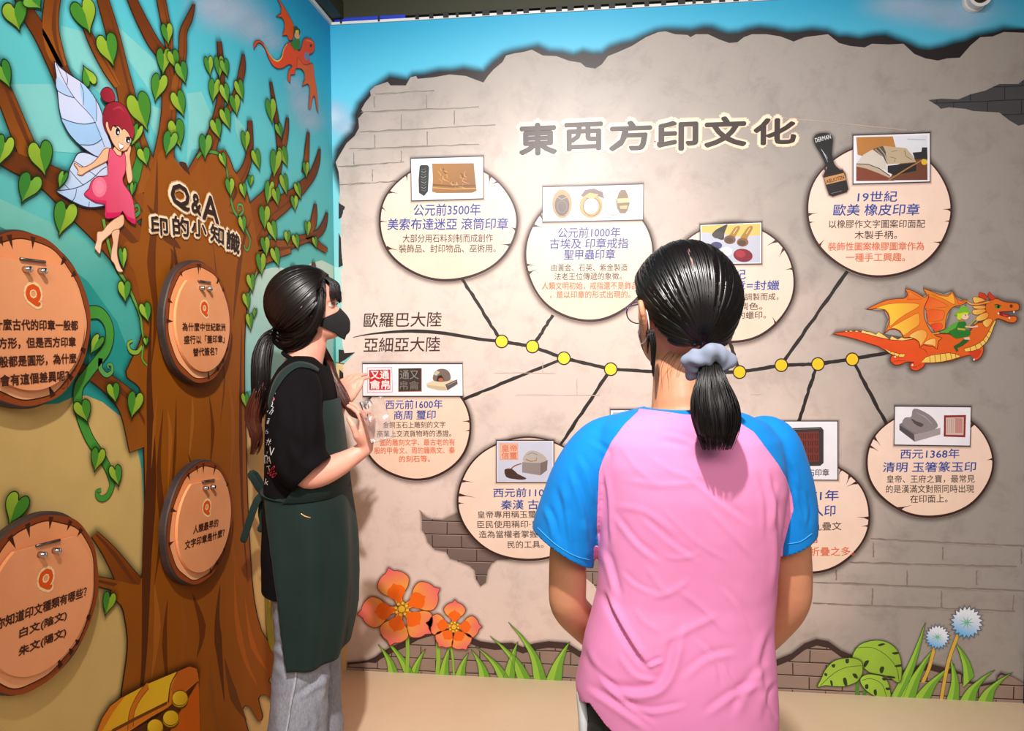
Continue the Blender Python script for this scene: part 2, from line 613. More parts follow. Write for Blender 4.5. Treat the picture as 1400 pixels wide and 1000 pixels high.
def brick_region(cv, poly, color, line, rows, pitch=0.056, blen=0.125, phase=0.0, lw=3.0, light=None, grad=None):
    """exposed painted bricks inside a hole in the plaster"""
    q = [cv.P(p) for p in poly]
    cv.fill(poly, color, grad)
    sub = Canvas(cv.plane.lower(), cv.z, cv.step, cv.off)
    def spans(fixed, axis):
        xs = []
        n = len(q)
        for i in range(n):
            a, b = q[i], q[(i + 1) % n]
            if (a[axis] - fixed) * (b[axis] - fixed) < 0:
                t = (fixed - a[axis]) / (b[axis] - a[axis])
                xs.append(a[1 - axis] + (b[1 - axis] - a[1 - axis]) * t)
        xs.sort()
        return [(xs[i], xs[i + 1]) for i in range(0, len(xs) - 1, 2)]
    zmin = min(p[1] for p in q); zmax = max(p[1] for p in q)
    xmin = min(p[0] for p in q); xmax = max(p[0] for p in q)
    z = rows
    while z > zmin: z -= pitch
    k = 0
    while z < zmax:
        for a, b in spans(z, 1):
            n = max(2, int((b - a) / 0.03))
            sub.stroke([(a + (b - a) * i / n, z + random.uniform(-.001, .001)) for i in range(n + 1)], lw, line, wob=0.25)
            if light:
                sub.stroke([(a, z - lw * .0009), (b, z - lw * .0009)], lw * 0.5, light)
        k = round((z - rows) / pitch)
        x = xmin - blen + phase + (blen / 2 if k % 2 else 0)
        while x < xmax:
            for a, b in spans(x, 0):
                lo, hi = max(a, z), min(b, z + pitch)
                if hi - lo > 0.006:
                    sub.stroke([(x, lo), (x + random.uniform(-.002, .002), hi)], lw * 0.9, line)
            x += blen
        z += pitch
    b0 = len(cv.v)
    cv.v += sub.v; cv.c += sub.c; cv.f += [tuple(b0 + i for i in f) for f in sub.f]; cv.soft += sub.soft
    cv.z = sub.z
random.seed(11)
c = Canvas('B', 0.0012, 0.00002)
hole_r = [(1269,137),(1287,135),(1310,136),(1327,129),(1347,124),(1366,115),(1392,115),(1402,107),(1402,170),(1392,172),(1380,165),(1366,154),(1330,152),(1320,149),(1297,147),(1286,149),(1282,145)]
brick_region(c, hole_r, (70, 70, 72), (38, 38, 42), on_y(1340,139,0).z, 0.052, 0.12, 0.03, 3.5)
c.build('exposed_bricks', wall_back)
c = Canvas('B', 0.0012, 0.00002)
hole_m = [(575,698),(579,704),(584,708),(590,710),(605,711),(620,704),(632,699),(660,700),(700,740),(700,764),(680,766),(672,771),(667,780),(664,797),(657,802),(651,792),(649,780),(642,774),(625,767),(615,764),(610,755),(595,752),(585,742),(582,732),(577,725),(577,710)]
c.halo(hole_m, 14, (70, 55, 50), 0.35)
brick_region(c, hole_m, (139, 119, 112), (58, 44, 42), on_y(620,713,0).z, 0.056, 0.125, 0.05, 4.2, (172, 152, 142), ((108, 90, 86), (640, 700), (650, 800)))
c.build('exposed_bricks', wall_back)
c = Canvas('B', 0.0012, 0.00002)
hole_g = [(783,770),(800,762),(850,765),(862,790),(850,812),(835,818),(822,816),(812,800),(800,790),(788,784)]
brick_region(c, hole_g, (150, 128, 118), (58, 44, 42), on_y(812,782,0).z, 0.056, 0.125, 0.02, 4.2, (180, 160, 150))
c.build('exposed_bricks', wall_back)
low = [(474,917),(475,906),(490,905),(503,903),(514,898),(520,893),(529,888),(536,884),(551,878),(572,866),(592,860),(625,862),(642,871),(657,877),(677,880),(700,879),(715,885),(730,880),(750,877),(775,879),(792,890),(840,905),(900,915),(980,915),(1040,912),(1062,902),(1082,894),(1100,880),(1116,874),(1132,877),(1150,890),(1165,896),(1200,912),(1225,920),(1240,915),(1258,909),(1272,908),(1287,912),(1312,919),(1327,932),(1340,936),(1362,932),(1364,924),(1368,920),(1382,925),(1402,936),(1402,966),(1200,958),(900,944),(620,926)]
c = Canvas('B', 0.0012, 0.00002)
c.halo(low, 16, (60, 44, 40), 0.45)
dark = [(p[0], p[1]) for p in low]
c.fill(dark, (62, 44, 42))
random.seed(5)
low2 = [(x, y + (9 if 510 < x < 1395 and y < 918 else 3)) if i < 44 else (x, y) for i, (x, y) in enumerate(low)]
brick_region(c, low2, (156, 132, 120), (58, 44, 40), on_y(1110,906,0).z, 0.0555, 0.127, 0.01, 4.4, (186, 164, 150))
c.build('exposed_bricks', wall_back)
# faint hatched bricks drawn into the plaster
c = Canvas('B', 0.0013, 0.00001)
def zz(x, y): return (440 + x / 4, 20 + y / 4)
random.seed(21)
def scratch(a, b, w, col, n=14):
    P = []
    for i in range(n + 1):
        t = i / n
        P.append((a[0] + (b[0] - a[0]) * t, a[1] + (b[1] - a[1]) * t + random.uniform(-.5, .5)))
    c.stroke(P, w, col, wob=0.6)
G1, G2 = (128, 122, 114), (150, 140, 132)
for a, b in [((290,435),(615,416)),((215,532),(860,507)),((210,642),(950,603)),((150,736),(860,710)),((85,832),(450,806)),((95,930),(440,910))]:
    scratch(zz(*a), zz(*b), 4.2, G1); scratch((zz(*a)[0]+12, zz(*a)[1]+1.2), (zz(*b)[0]-22, zz(*b)[1]+1.0), 2.2, G2)
for a, b in [((287,450),(287,512)),((572,440),(574,516)),((435,548),(435,630)),((725,525),(725,603)),((577,640),(577,718)),((175,757),(176,820)),((435,745),(435,808)),((277,848),(277,914)),((290,655),(290,730))]:
    scratch(zz(*a), zz(*b), 3.4, G1, 6)
for a, b in [((1190,737),(1400,747)),((1162,769),(1390,775)),((1111,796),(1400,808)),((1111,825),(1388,836))]:
    scratch(a, b, 5.6, (138, 124, 118), 30); scratch((a[0]+20, a[1]+1.6), (b[0]-30, b[1]+1.6), 3.4, (156, 142, 135), 30)
for a, b in [((1194,743),(1194,762)),((1289,748),(1289,766)),((1396,750),(1396,772)),((1143,780),(1143,793)),((1240,780),(1240,801)),((1335,780),(1335,800)),((1193,804),(1192,827)),((1287,808),(1287,832)),((1386,814),(1384,837))]:
    scratch(a, b, 5.2, (138, 124, 118), 7)
for a, b in [((676,510),(760,511)),((705,540),(820,541)),((742,495),(742,510)),((789,518),(789,540)),((1026,540),(1040,540)),((1060,160),(1240,178))]:
    scratch(a, b, 2.6, (196, 172, 160), 8)
c.build('hatched_bricks', wall_back)
# clouds and the strip of landscape that runs round the corner onto this wall
c = Canvas('B', 0.0002, 0.00002)
for x, y, rx, ry, al in [(452, 160, 40, 32, .8), (478, 176, 30, 22, .55), (1285, 14, 130, 34, .5), (1230, 6, 70, 24, .4), (1310, 30, 60, 22, .35)]: c.blob(x, y, rx, ry, (206, 226, 246), al, hard=0.0)
c.build('cloud', wall_back)
c = Canvas('B', 0.0003, 0.00002)
c.fill([(440,362),(452,364),(474,368),(480,500),(440,500)], (176, 218, 214), ((130, 200, 196), (460, 366), (460, 495)))
c.fill([(440,495),(460,496),(478,500),(480,918),(440,918)], (226, 196, 146), ((236, 196, 140), (460, 500), (460, 800)))
c.stroke([(440,494),(460,496),(476,499)], 5, (120, 90, 60))
c.fill([(452,700),(462,760),(463,850),(456,918),(440,918),(440,700)], (150, 96, 40))
c.build('landscape_strip', wall_back)
# ------------------------------------------------------------------ printed motifs on the back wall
INK_BLUE, INK_BLACK, INK_RED, INK_BROWN = (38, 74, 160), (58, 46, 44), (226, 112, 74), (50, 34, 32)
# main title, each character of the heading
tt = motif('mural_title', 'B', 900, 188, 'large dark brown six character heading with cream rims high on the stone mural', 'lettering')
ch = [('東', 711, 760, 170, 211), ('西', 773, 823, 169, 205), ('方', 834, 890, 167, 205), ('印', 899, 953, 167, 205), ('文', 964, 1019, 161, 200), ('化', 1031, 1087, 163, 197)]
g = Canvas('B', 0.0020, 0.00002)
for s, x0, x1, y0, y1 in ch:
    for bo, col in ((0.12, (240, 205, 180)), (0.085, (255, 226, 200))):
        g.text(s, (x0 - 2, (y0 + y1) / 2), (x1 + 2, (y0 + y1) / 2 - 1.5), y1 - y0 + 4, col, bo)
g.build('glow', tt)
for s, x0, x1, y0, y1 in ch:
    d = Canvas('B', 0.0042)
    d.text(s, (x0, (y0 + y1) / 2 + 1), (x1, (y0 + y1) / 2 - 1), y1 - y0, (52, 36, 34), 0.042)
    d.build('character', tt)

def ragged_ellipse(cx, cy, rx, ry, seed, n=90, notches=()):
    R_ = random.Random(seed)
    P = []
    for i in range(n):
        a = 2 * pi * i / n
        k = 1 + 0.006 * sin(3 * a + seed) + 0.004 * sin(7 * a + seed * 2)
        P.append((cx + rx * k * cos(a), cy + ry * k * sin(a)))
    return P
def notch(cv, cx, cy, rx, ry, deg, L, w, col, tilt=0):
    """crack drawn into the wooden rim"""
    a = radians(deg)
    ex, ey = cx + rx * cos(a) * 1.01, cy - ry * sin(a) * 1.01
    ix, iy = -cos(a), sin(a)
    ix, iy = ix * cos(tilt) - iy * sin(tilt), ix * sin(tilt) + iy * cos(tilt)
    nx, ny = -iy, ix
    cv.fill([(ex + nx * w, ey + ny * w), (ex + ix * L * .45 + nx * .6, ey + iy * L * .45 + ny * .6), (ex + ix * L, ey + iy * L + 1), (ex + ix * L * .4 - nx * .7, ey + iy * L * .4 - ny * .7), (ex - nx * w, ey - ny * w)], col)

PLAQUES = []
def plaque(cx, cy, rx, ry, card, label, heads, body, notes, notches, seed, face=((252, 222, 210), (250, 218, 196)), cat='plaque'):
    t = motif('info_plaque', 'B', cx, cy, label, cat, 'printed round plaques on the stone mural')
    P = ragged_ellipse(cx, cy, rx, ry, seed)
    k = Canvas('B', 0.0022, 0.00003)
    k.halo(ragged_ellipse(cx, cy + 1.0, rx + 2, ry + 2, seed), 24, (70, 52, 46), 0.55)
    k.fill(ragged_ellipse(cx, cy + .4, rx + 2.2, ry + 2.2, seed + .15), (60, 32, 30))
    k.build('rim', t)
    f = Canvas('B', 0.0026, 0.00003)
    f.fill(ragged_ellipse(cx, cy - .3, rx - .5, ry - .5, seed), face[0], (face[1], (cx, cy - ry), (cx, cy + ry)))
    for n in notches:
        notch(f, cx, cy, rx, ry, n[0], n[1], n[2], (72, 42, 38), radians(n[3]) if len(n) > 3 else 0)
    f.build('panel', t)
    if heads:
        h = Canvas('B', 0.0030, 0.00002)
        for s, xa, xb, y, hh in heads: h.text(s, (xa, y + .4), (xb, y - .4), hh, INK_BLUE, 0.012, shear=0.06)
        h.build('heading_lettering', t)
    if body:
        h = Canvas('B', 0.0030, 0.00002)
        for s, xa, xb, y, hh in body: h.text(s, (xa, y + .3), (xb, y - .3), hh, INK_BLACK, 0.004)
        h.build('body_lettering', t)
    if notes:
        h = Canvas('B', 0.0030, 0.00002)
        for s, xa, xb, y, hh in notes: h.text(s, (xa, y + .3), (xb, y - .3), hh, INK_RED, 0.010)
        h.build('note_lettering', t)
    pc = None
    if card:
        q = Canvas('B', 0.0034, 0.00003)
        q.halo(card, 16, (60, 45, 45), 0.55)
        q.fill(card, (245, 242, 252))
        q.outline(card, 4.4, (46, 38, 42))
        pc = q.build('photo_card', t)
    PLAQUES.append(t)
    return t, pc

# --- Mesopotamian cylinder seal
tA, pc = plaque(612.5, 303, 93, 79.5, [(562, 217), (661, 214), (661, 272), (563, 275)],
    'plaque topped by a photo of a black cylinder seal and brown carved slab', 
    [('公元前3500年', 566, 657, 287, 16), ('美索布達迷亞 滾筒印章', 530, 695, 306.5, 16)],
    [('大部分用石料刻制而成創作', 551, 674, 326, 11.5), ('裝飾品、封印物品、巫術用。', 546, 678, 340, 11.5)], [],
    [(127, 9, 2, 30), (150, 14, 2.4, -25), (166, 9, 2, 20), (180, 12, 1.6), (207, 17, 3.2, 35), (52, 14, 2.6, -30), (43, 10, 2.2, 20), (-8, 9, 2.4, 20), (-24, 14, 2.6, -15)], 1)
c = Canvas('B', 0.0040, 0.00002)
c.fill([(591,224),(648,223.5),(650,245),(652,261),(646,264),(598,264.5),(591,262.5),(592,245)], (176, 124, 66), ((140, 92, 46), (600, 224), (640, 264)))
random.seed(4)
for i in range(16):
    x, y = random.uniform(596, 640), random.uniform(228, 254)
    c.stroke([(x, y), (x + random.uniform(-2, 6), y + random.uniform(3, 7)), (x + random.uniform(2, 10), y + random.uniform(6, 10))], random.uniform(3, 7), random.choice([(112, 70, 34), (205, 156, 92), (196, 146, 80)]), smooth=3, taper=(.3, 1, .3))
c.stroke([(592, 253), (620, 255), (650, 254)], 6, (120, 76, 36)); c.stroke([(592, 257), (620, 259), (651, 258)], 4, (206, 158, 96))
c.build('carved_slab_picture', pc)
c = Canvas('B', 0.0040, 0.00002)
c.fill([(574,228),(576,226),(585,226),(587,229),(585.5,262),(580,268.5),(573,264),(572.5,246)], (44, 46, 46))
for i in range(9):
    y = 231 + i * 3.6
    c.stroke([(576, y), (579 + i % 3, y + 1.8), (583, y - .5)], 2.2, (150, 154, 150) if i % 2 else (104, 108, 106))
c.build('cylinder_seal_picture', pc)

# --- Egypt
tB, pc = plaque(805.5, 350, 86.5, 87.5, [(742, 256), (879.5, 252), (879, 301), (742, 304)],
    'plaque with a wide photo card of a scarab, a gold ring and a bead',
    [('公元前1000年', 763, 848, 318, 14), ('古埃及 印章戒指', 752, 859, 333, 14), ('聖甲蟲印章', 771, 841, 348, 14)],
    [('由黃金、石英、紫金製造', 754, 858, 366, 10), ('法老王位傳遞的象徵。', 758, 850, 378, 10)],
    [('人類文明初始，戒指還不是飾品', 741, 872, 391, 10.5), ('，是以印章的形式出現的。', 752, 862, 403, 10.5)],
    [(140, 13, 2, 25), (152, 16, 2.4, -20), (188, 14, 2.4, 10), (196, 16, 3, -12)], 2, ((253, 226, 214), (250, 224, 200)))
c = Canvas('B', 0.0040, 0.00002)
c.fill(oval(768.5, 279, 13.5, 19.5), (190, 150, 108)); c.fill(oval(768.5, 281, 10, 14.5), (104, 92, 92)); c.stroke(oval(768.5, 283, 6.5, 8), 2, (140, 126, 122), True)
c.stroke([(762, 270), (768, 273), (775, 270)], 2.4, (196, 160, 116)); c.stroke([(764, 296), (769, 293), (773, 296)], 2, (120, 96, 80))
c.build('scarab_picture', pc)
c = Canvas('B', 0.0040, 0.00002)
c.stroke(oval(808, 282, 13, 13.5, 26), 17, (206, 160, 106), True); c.stroke(oval(809, 283, 11.5, 12.5, 26), 3, (130, 96, 66), True)
c.fill([(794,268),(800,260),(812,258),(824,263),(826,272),(816,268),(803,272)], (120, 104, 98)); c.fill([(797,270),(806,264),(818,266),(812,272)], (224, 176, 118))
c.build('ring_picture', pc)
c = Canvas('B', 0.0040, 0.00002)
c.stroke(oval(838, 278, 13, 17, 20, 0, 0.5, 5.8), 2, (120, 110, 106))
c.fill([(846,264),(849,260),(855,260),(858,266),(861,278),(858,288),(855,292),(848,292),(844,286),(842,276)], (132, 112, 88)); c.fill([(844,272),(860,271),(861,277),(844,278)], (222, 196, 148)); c.fill([(847,282),(858,281),(857,286),(848,286)], (206, 176, 128))
c.build('bead_picture', pc)

# --- sealing wax
tC, pc = plaque(1000, 386, 85, 80.5, [(957, 307.5), (1041, 304), (1041, 361), (958, 362)],
    'plaque with a photo of wax stamps and red wax, half hidden behind a dark head',
    [('紀', 1003, 1019, 375.5, 13.5), ('印章=封蠟', 985, 1065, 390.5, 13.5)],
    [('調製而成，', 1018, 1064, 406, 10), ('調色。', 1010, 1042, 419, 10), ('的蠟印。', 1008, 1047, 431, 10)], [],
    [(44, 16, 2.4, 20), (34, 13, 2.2, -25), (13, 11, 2, 10), (-45, 13, 2.2, 20)], 3)
c = Canvas('B', 0.0040, 0.00002)
c.fill([(959,309),(1039,306),(1039,359),(960,360)], (196, 200, 218)); c.fill([(959,309),(1039,306),(1039,322),(1010,324),(985,320),(959,318)], (226, 196, 110))
c.fill([(973,322),(978,315),(985,311),(994,307),(993,312),(990,320),(989,328),(982,327)], (60, 58, 58), smooth=3); c.fill(oval(981.5, 321.5, 8, 5), (78, 72, 70))
c.build('dark_stamp_picture', pc)
for x, col in ((997.5, (120, 88, 66)), (1015, (138, 92, 56))):
    c = Canvas('B', 0.0042, 0.00002)
    c.fill([(x - 3, 326), (x + 2, 318), (x + 6, 312), (x + 12, 309), (x + 14, 312), (x + 11, 318), (x + 7, 325), (x + 4, 333)], (170, 128, 62), smooth=3)
    c.fill(oval(x, 328 + (x - 997) * .2, 8, 6), col); c.fill(oval(x - 1, 329 + (x - 997) * .2, 5.5, 4), (92, 66, 52)); c.stroke([(x + 5, 320), (x + 10, 312)], 3, (236, 206, 140))
    c.build('brass_stamp_picture', pc)
c = Canvas('B', 0.0044, 0.00002)
c.fill(oval(1015.5, 349.5, 13.2, 9, rot=.15), (128, 24, 42)); c.fill(oval(1012, 347.5, 7, 5, rot=.15), (172, 40, 60)); c.fill(oval(993, 344, 8, 6), (240, 236, 230)); c.fill(oval(979, 336, 8, 5), (70, 70, 120))
c.build('wax_picture', pc)

# --- rubber stamp, 19th century
tD, pc = plaque(1202, 287.5, 97.5, 89.5, [(1166, 185.5), (1271, 182), (1271, 249), (1166, 252)],
    'plaque at the upper right with a photo of an open book',
    [('19世紀', 1172, 1226, 269, 14.5), ('歐美 橡皮印章', 1139, 1257, 287, 16)],
    [('以橡膠作文字圖案印面配', 1133, 1264, 306.5, 11.5), ('木製手柄。', 1168, 1226, 321.5, 11.5)],
    [('裝飾性圖案橡膠圖章作為', 1132, 1263, 337, 11.5), ('一種手工興趣。', 1156, 1237, 352, 11.5)],
    [(140, 11, 2.2, 25), (184, 15, 2.8, -8), (191, 9, 1.6), (213, 13, 2.2, -20), (62, 15, 2.4, 20), (0, 13, 2.8, 10), (-10, 9, 1.8), (-30, 13, 2.6, -18)], 4)
c = Canvas('B', 0.0040, 0.00002)
c.fill([(1170,188),(1267.5,185.5),(1267.5,246.5),(1170,248)], (226, 228, 240))
c.fill([(1170,188),(1220,187),(1224,202),(1200,215),(1182,215),(1172,212)], (186, 126, 62)); c.fill([(1170,226),(1195,228),(1220,244),(1222,247.5),(1170,248)], (130, 66, 44)); c.fill([(1225,226),(1267,210),(1267.5,246.5),(1215,247)], (110, 64, 44))
c.fill([(1247,209),(1259,208),(1260,202),(1267,202),(1267.5,218),(1250,218)], (40, 40, 46)); c.fill([(1240, 190), (1265, 191), (1265, 192.5), (1240, 191.5)], (190, 194, 214))
c.fill([(1213,227),(1252,223),(1252,234),(1222,240),(1213,236)], (34, 32, 32))
c.build('desk_picture', pc)
c = Canvas('B', 0.0043, 0.00002)
c.fill([(1170,224),(1180,212),(1192,205),(1202,212),(1210,222),(1213,234),(1200,229),(1184,224)], (212, 204, 194)); c.fill([(1170,225),(1184,225),(1200,230),(1216,240),(1216,244),(1200,237),(1184,231),(1170,228)], (190, 170, 150)); c.stroke([(1170, 224.5), (1186, 225), (1202, 231), (1216, 241)], 3, (70, 52, 44))
c.fill([(1193,204),(1206,200),(1210,206),(1213,226),(1207,216)], (92, 80, 66)); c.stroke([(1196, 204), (1206, 214), (1211, 224)], 2, (200, 190, 170)); c.stroke([(1201, 202), (1209, 212), (1212, 222)], 2, (200, 190, 170))
c.fill([(1207,200),(1238,203),(1246,212),(1252,222),(1230,224),(1213,225),(1211,210)], (190, 172, 142)); c.stroke([(1216, 215), (1224, 217), (1222, 222)], 2, (110, 92, 70)); c.stroke([(1236, 206), (1238, 214), (1246, 219)], 2, (90, 76, 62)); c.stroke([(1218, 208), (1226, 206)], 1.6, (120, 100, 80))
c.stroke([(1214, 247), (1238, 232), (1262, 218)], 5, (170, 120, 66)); c.fill(oval(1263, 222, 4.2, 4), (226, 186, 50))
c.build('open_book_picture', pc)
st = motif('rubber_stamp_print', 'B', 1134, 226, 'black handled rubber stamp printed on the left rim of the upper right plaque', 'stamp')
c = Canvas('B', 0.0052, 0.00003)
hd = [(1112,192),(1114,186),(1120,183),(1130,182.5),(1136,186),(1138,192),(1137,203),(1137,214),(1141,226),(1148,233),(1152,240),(1128,242),(1127,236),(1130,230),(1127,222),(1121,210),(1115,200)]
c.halo(cr(hd, 3), 14, (60, 50, 50), 0.5); c.fill(hd, (26, 26, 30), smooth=4); c.stroke([(1122, 204), (1127, 212), (1131, 222)], 4, (190, 196, 206), taper=(.2, 1, .2)); c.stroke([(1129, 212), (1131, 218)], 2.5, (230, 232, 236), taper=(.2, 1, .2))
c.text('DERMAN', (1114, 192.5), (1135, 187), 6, (225, 225, 228), 0.01); 
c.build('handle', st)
c = Canvas('B', 0.0056, 0.00003)
hb = [(1125,241),(1151,232.5),(1155,239),(1159,259),(1157,263),(1138,269),(1133,267),(1129,256)]
c.halo(hb, 12, (60, 50, 50), 0.5); c.fill(hb, (34, 28, 28)); c.fill([(1126,243.5),(1153,237),(1156,246.5),(1129,253)], (206, 148, 92)); c.text('AIELIOTEN', (1129, 249), (1153, 242.5), 5, (52, 36, 28), 0.02); c.stroke([(1136, 265), (1150, 261.5)], 2, (130, 120, 118))
c.build('block', st)

# --- Shang / Zhou
tE, pc = plaque(568.5, 584, 74.5, 71, [(496, 497.5), (632.5, 497.5), (633, 542), (496.5, 542)],
    'plaque with a wide card of two square seals and a carved seal beside raised hands',
    [('西元前1600年', 528, 605, 553, 12.5), ('商周 璽印', 539, 596, 567.5, 12.5)],
    [('金銅玉石上雕刻的文字', 524, 609, 581, 9), ('商業上交流貨物時的憑證。', 516, 617, 593, 9)],
    [('國的雕刻文字、最古老的有', 520, 622, 605, 9), ('殷的甲骨文、周的鐘鼎文、秦', 512, 622, 616, 9), ('的刻石等。', 546, 588, 627.5, 9)],
    [(148, 11, 2, 20), (6, 12, 2.4, 10), (-4, 8, 1.8), (60, 10, 2, 30)], 5, ((250, 216, 196), (250, 214, 190)))
c = Canvas('B', 0.0040, 0.00002)
c.stroke([(502.5,503),(536,502.5),(537,536),(503,537)], 2.2, (196, 90, 100), True); c.fill([(505,506),(534,505.5),(534,533),(505.5,533.5)], (206, 40, 46))
c.text('又通', (507, 512.5), (532, 512.5), 11, (250, 232, 232), 0.03); c.text('龠帛', (506.5, 526), (533, 526), 12, (250, 232, 232), 0.03)
c.build('red_seal_picture', pc)
c = Canvas('B', 0.0040, 0.00002)
c.fill([(545,504),(576,503.5),(577,535.5),(545,536)], (58, 48, 46)); c.stroke([(546, 535.5), (576.5, 535), (576.5, 504)], 3, (176, 96, 50))
c.text('通又', (547, 512.5), (573, 512.5), 12, (150, 142, 136), 0.0); c.text('帛龠', (547, 527), (573, 527), 12, (134, 120, 112), 0.0)
c.build('dark_seal_picture', pc)
c = Canvas('B', 0.0040, 0.00002)
c.fill([(583,525),(597,518),(622,520),(625,527),(611,534),(600,534),(584,529)], (226, 206, 176)); c.fill([(609,526),(625,519),(626,525),(612,534)], (96, 86, 84)); c.fill([(584,526.5),(609,529),(611,534),(597,533),(585,530)], (206, 182, 150))
c.fill([(592,519),(594,510),(600,505),(609,505),(615,510),(616,519),(608,522),(598,522)], (122, 106, 96), smooth=3); c.fill([(597,521),(599,514),(604,513),(608,520)], (46, 36, 34)); c.fill(oval(603, 519, 3.5, 2), (196, 100, 60)); c.fill([(593,512),(597,507),(602,509),(597,514)], (206, 192, 168)); c.stroke([(612, 527), (624, 521.5)], 2, (190, 180, 170))
c.build('lion_seal_picture', pc)

# --- Qin / Han
tF, pc = plaque(721, 682.5, 94, 83, [(679, 602.5), (757, 602.5), (757, 659.5), (679, 659.5)],
    'plaque with a photo of a tasselled stone seal, partly behind a blue sleeve',
    [('西元前1100年', 675, 767, 673.5, 12.5), ('秦漢 古印', 685, 752, 690, 13)],
    [('皇帝專用稱玉璽‧以', 653, 748, 703.5, 10), ('臣民使用稱印‧以', 653, 738, 717, 10), ('造為當權者掌握‧', 655, 738, 730.5, 10), ('民的工具。', 694, 743, 744.5, 10)], [],
    [(163, 18, 2.6, -15), (176, 25, 2.6, 3), (184, 9, 1.8)], 6, ((250, 218, 200), (250, 220, 202)))
c = Canvas('B', 0.0040, 0.00002)
c.fill([(680.5,604),(755.5,604),(755.5,658),(680.5,658)], (206, 208, 228)); c.fill([(683,606),(708.5,606),(708.5,629),(683.5,629)], (236, 186, 160)); c.stroke([(684, 607), (708, 607), (708, 628.5), (684, 628.5)], 2, (214, 120, 90), True)
c.text('皇帝', (686, 613), (707, 613), 9, (216, 120, 92), 0.02); c.text('信璽', (686, 623), (707, 623), 9, (216, 120, 92), 0.02)
c.build('red_seal_picture', pc)
c = Canvas('B', 0.0042, 0.00002)
c.fill([(714,632),(739,633),(739,650),(714,646)], (150, 138, 136)); c.fill([(739,633),(749,629),(748,643),(739,650)], (122, 108, 106)); c.fill([(714,632),(726,627),(749,629),(739,633)], (196, 186, 182)); c.fill([(716,631),(718,621),(726,616),(736,618),(745,624),(747,630),(735,633)], (186, 178, 172), smooth=3); c.stroke([(719, 628), (726, 631), (733, 630), (734, 626)], 4, (170, 110, 66)); c.stroke([(721,622),(727,619),(735,622)], 2, (120, 112, 108))
c.build('jade_seal_picture', pc)
c = Canvas('B', 0.0042, 0.00002)
c.stroke([(713, 634), (704, 637), (697, 643)], 5, (150, 100, 66), smooth=3); c.fill([(690,642),(700,641),(708,648),(720,654),(714,656),(702,655),(692,652)], (72, 48, 40), smooth=2)
c.build('tassel_picture', pc)

# --- plaque hidden behind the ponytailed visitor
tG, pc = plaque(890, 640, 70, 66, [(834.5, 560.5), (940, 560), (940, 606), (834.5, 606)],
    'plaque nearly all hidden behind the pink shirt, only its card corner showing above the shoulder', [], [], [], [(170, 10, 2)], 8)
c = Canvas('B', 0.0040, 0.00002)
c.fill([(838,564),(870,564),(870,602),(838,602)], (190, 186, 190)); c.build('seal_picture', pc)

# --- Song: nine-fold script seal
tH, pc = plaque(1105, 706, 82.5, 76, [(1060, 576), (1145, 576), (1145, 656.5), (1060, 656)],
    'plaque with a photo of a dark red square seal face beside a blue sleeve',
    [('71年', 1108, 1146, 677.5, 14.5), ('私人印', 1092, 1142, 698.5, 15)],
    [('九疊文', 1110, 1150, 719.5, 11.5)], [('」', 1110, 1117, 738, 9), ('折疊之多。', 1107, 1168, 754, 12)],
    [(47, 14, 2.4, -20), (37, 16, 2.6, 18), (-2, 18, 2.8, 5), (-10, 10, 2, -8), (57, 9, 2)], 9)
c = Canvas('B', 0.0040, 0.00002)
c.fill([(1066,586),(1122,584),(1125.5,588),(1125.5,633),(1121,637),(1066,638)], (62, 56, 58)); c.fill([(1070,592),(1119,590),(1119.5,631),(1070,633)], (122, 52, 44))
for i in range(4):
    for j in range(5):
        x, y = 1072 + j * 9.6, 593 + i * 9.8
        c.stroke([(x, y + 7.5), (x, y + .5), (x + 4, y + .5), (x + 4, y + 6), (x + 7, y + 6), (x + 7, y)], 2.6, (52, 38, 36))
c.stroke([(1067, 588), (1121, 586)], 2, (130, 126, 128)); c.build('seal_face_picture', pc)
c = Canvas('B', 0.0040, 0.00002)
c.text('玉石印章', (1094, 646.5), (1133, 646), 9.5, (60, 50, 50), 0.01); c.build('caption_lettering', pc)

# --- Ming / Qing
tI, pc = plaque(1271, 633, 85.5, 72.5, [(1223, 555.5), (1327, 556.5), (1325.5, 610), (1222, 608.5)],
    'plaque at the lower right with a photo of a grey stone seal below the dragon',
    [('西元1368年', 1231, 1311, 620.5, 13), ('清明 玉箸篆玉印', 1207, 1334, 638.5, 14)],
    [('皇帝、王府之寶，最常見', 1212, 1332, 655, 11), ('的是漢滿文對照同時出現', 1211, 1331, 668.5, 11), ('在印面上。', 1244, 1295, 682, 11)], [],
    [(152, 14, 2.4, 20), (162, 14, 2, 8), (47, 14, 2.6, -12), (57, 8, 1.6), (4, 9, 2.4), (-120, 20, 3, 40)], 10)
c = Canvas('B', 0.0040, 0.00002)
c.fill([(1229,580),(1248,571),(1285,590),(1285,594),(1250,604),(1229,587)], (128, 118, 124)); c.fill([(1229,581),(1249,594),(1250,604),(1229,588)], (86, 78, 84)); c.fill([(1249,594),(1285,585),(1285,594),(1250,604)], (168, 156, 160))
c.fill([(1233,578),(1237,571),(1245,570),(1247,561),(1253,559),(1268,566),(1278,575),(1281,584),(1268,590),(1252,592),(1240,586)], (142, 132, 136), smooth=3); c.fill([(1245,572),(1252,576),(1262,580),(1258,584),(1249,579)], (84, 76, 80), smooth=2); c.stroke([(1252,564),(1264,570),(1274,580)], 4, (176, 166, 168), taper=(.3,1,.3))
c.build('stone_seal_picture', pc)
c = Canvas('B', 0.0040, 0.00002)
c.fill([(1290,568),(1320,567.5),(1319,598),(1289.5,597)], (146, 44, 50)); c.fill([(1292.5,571),(1317,570.5),(1316.5,595),(1292.5,594.5)], (214, 188, 180))
for i in range(4): c.stroke([(1294.5 + i * 2.6, 573), (1294.5 + i * 2.6, 592)], 1.6, (170, 120, 116))
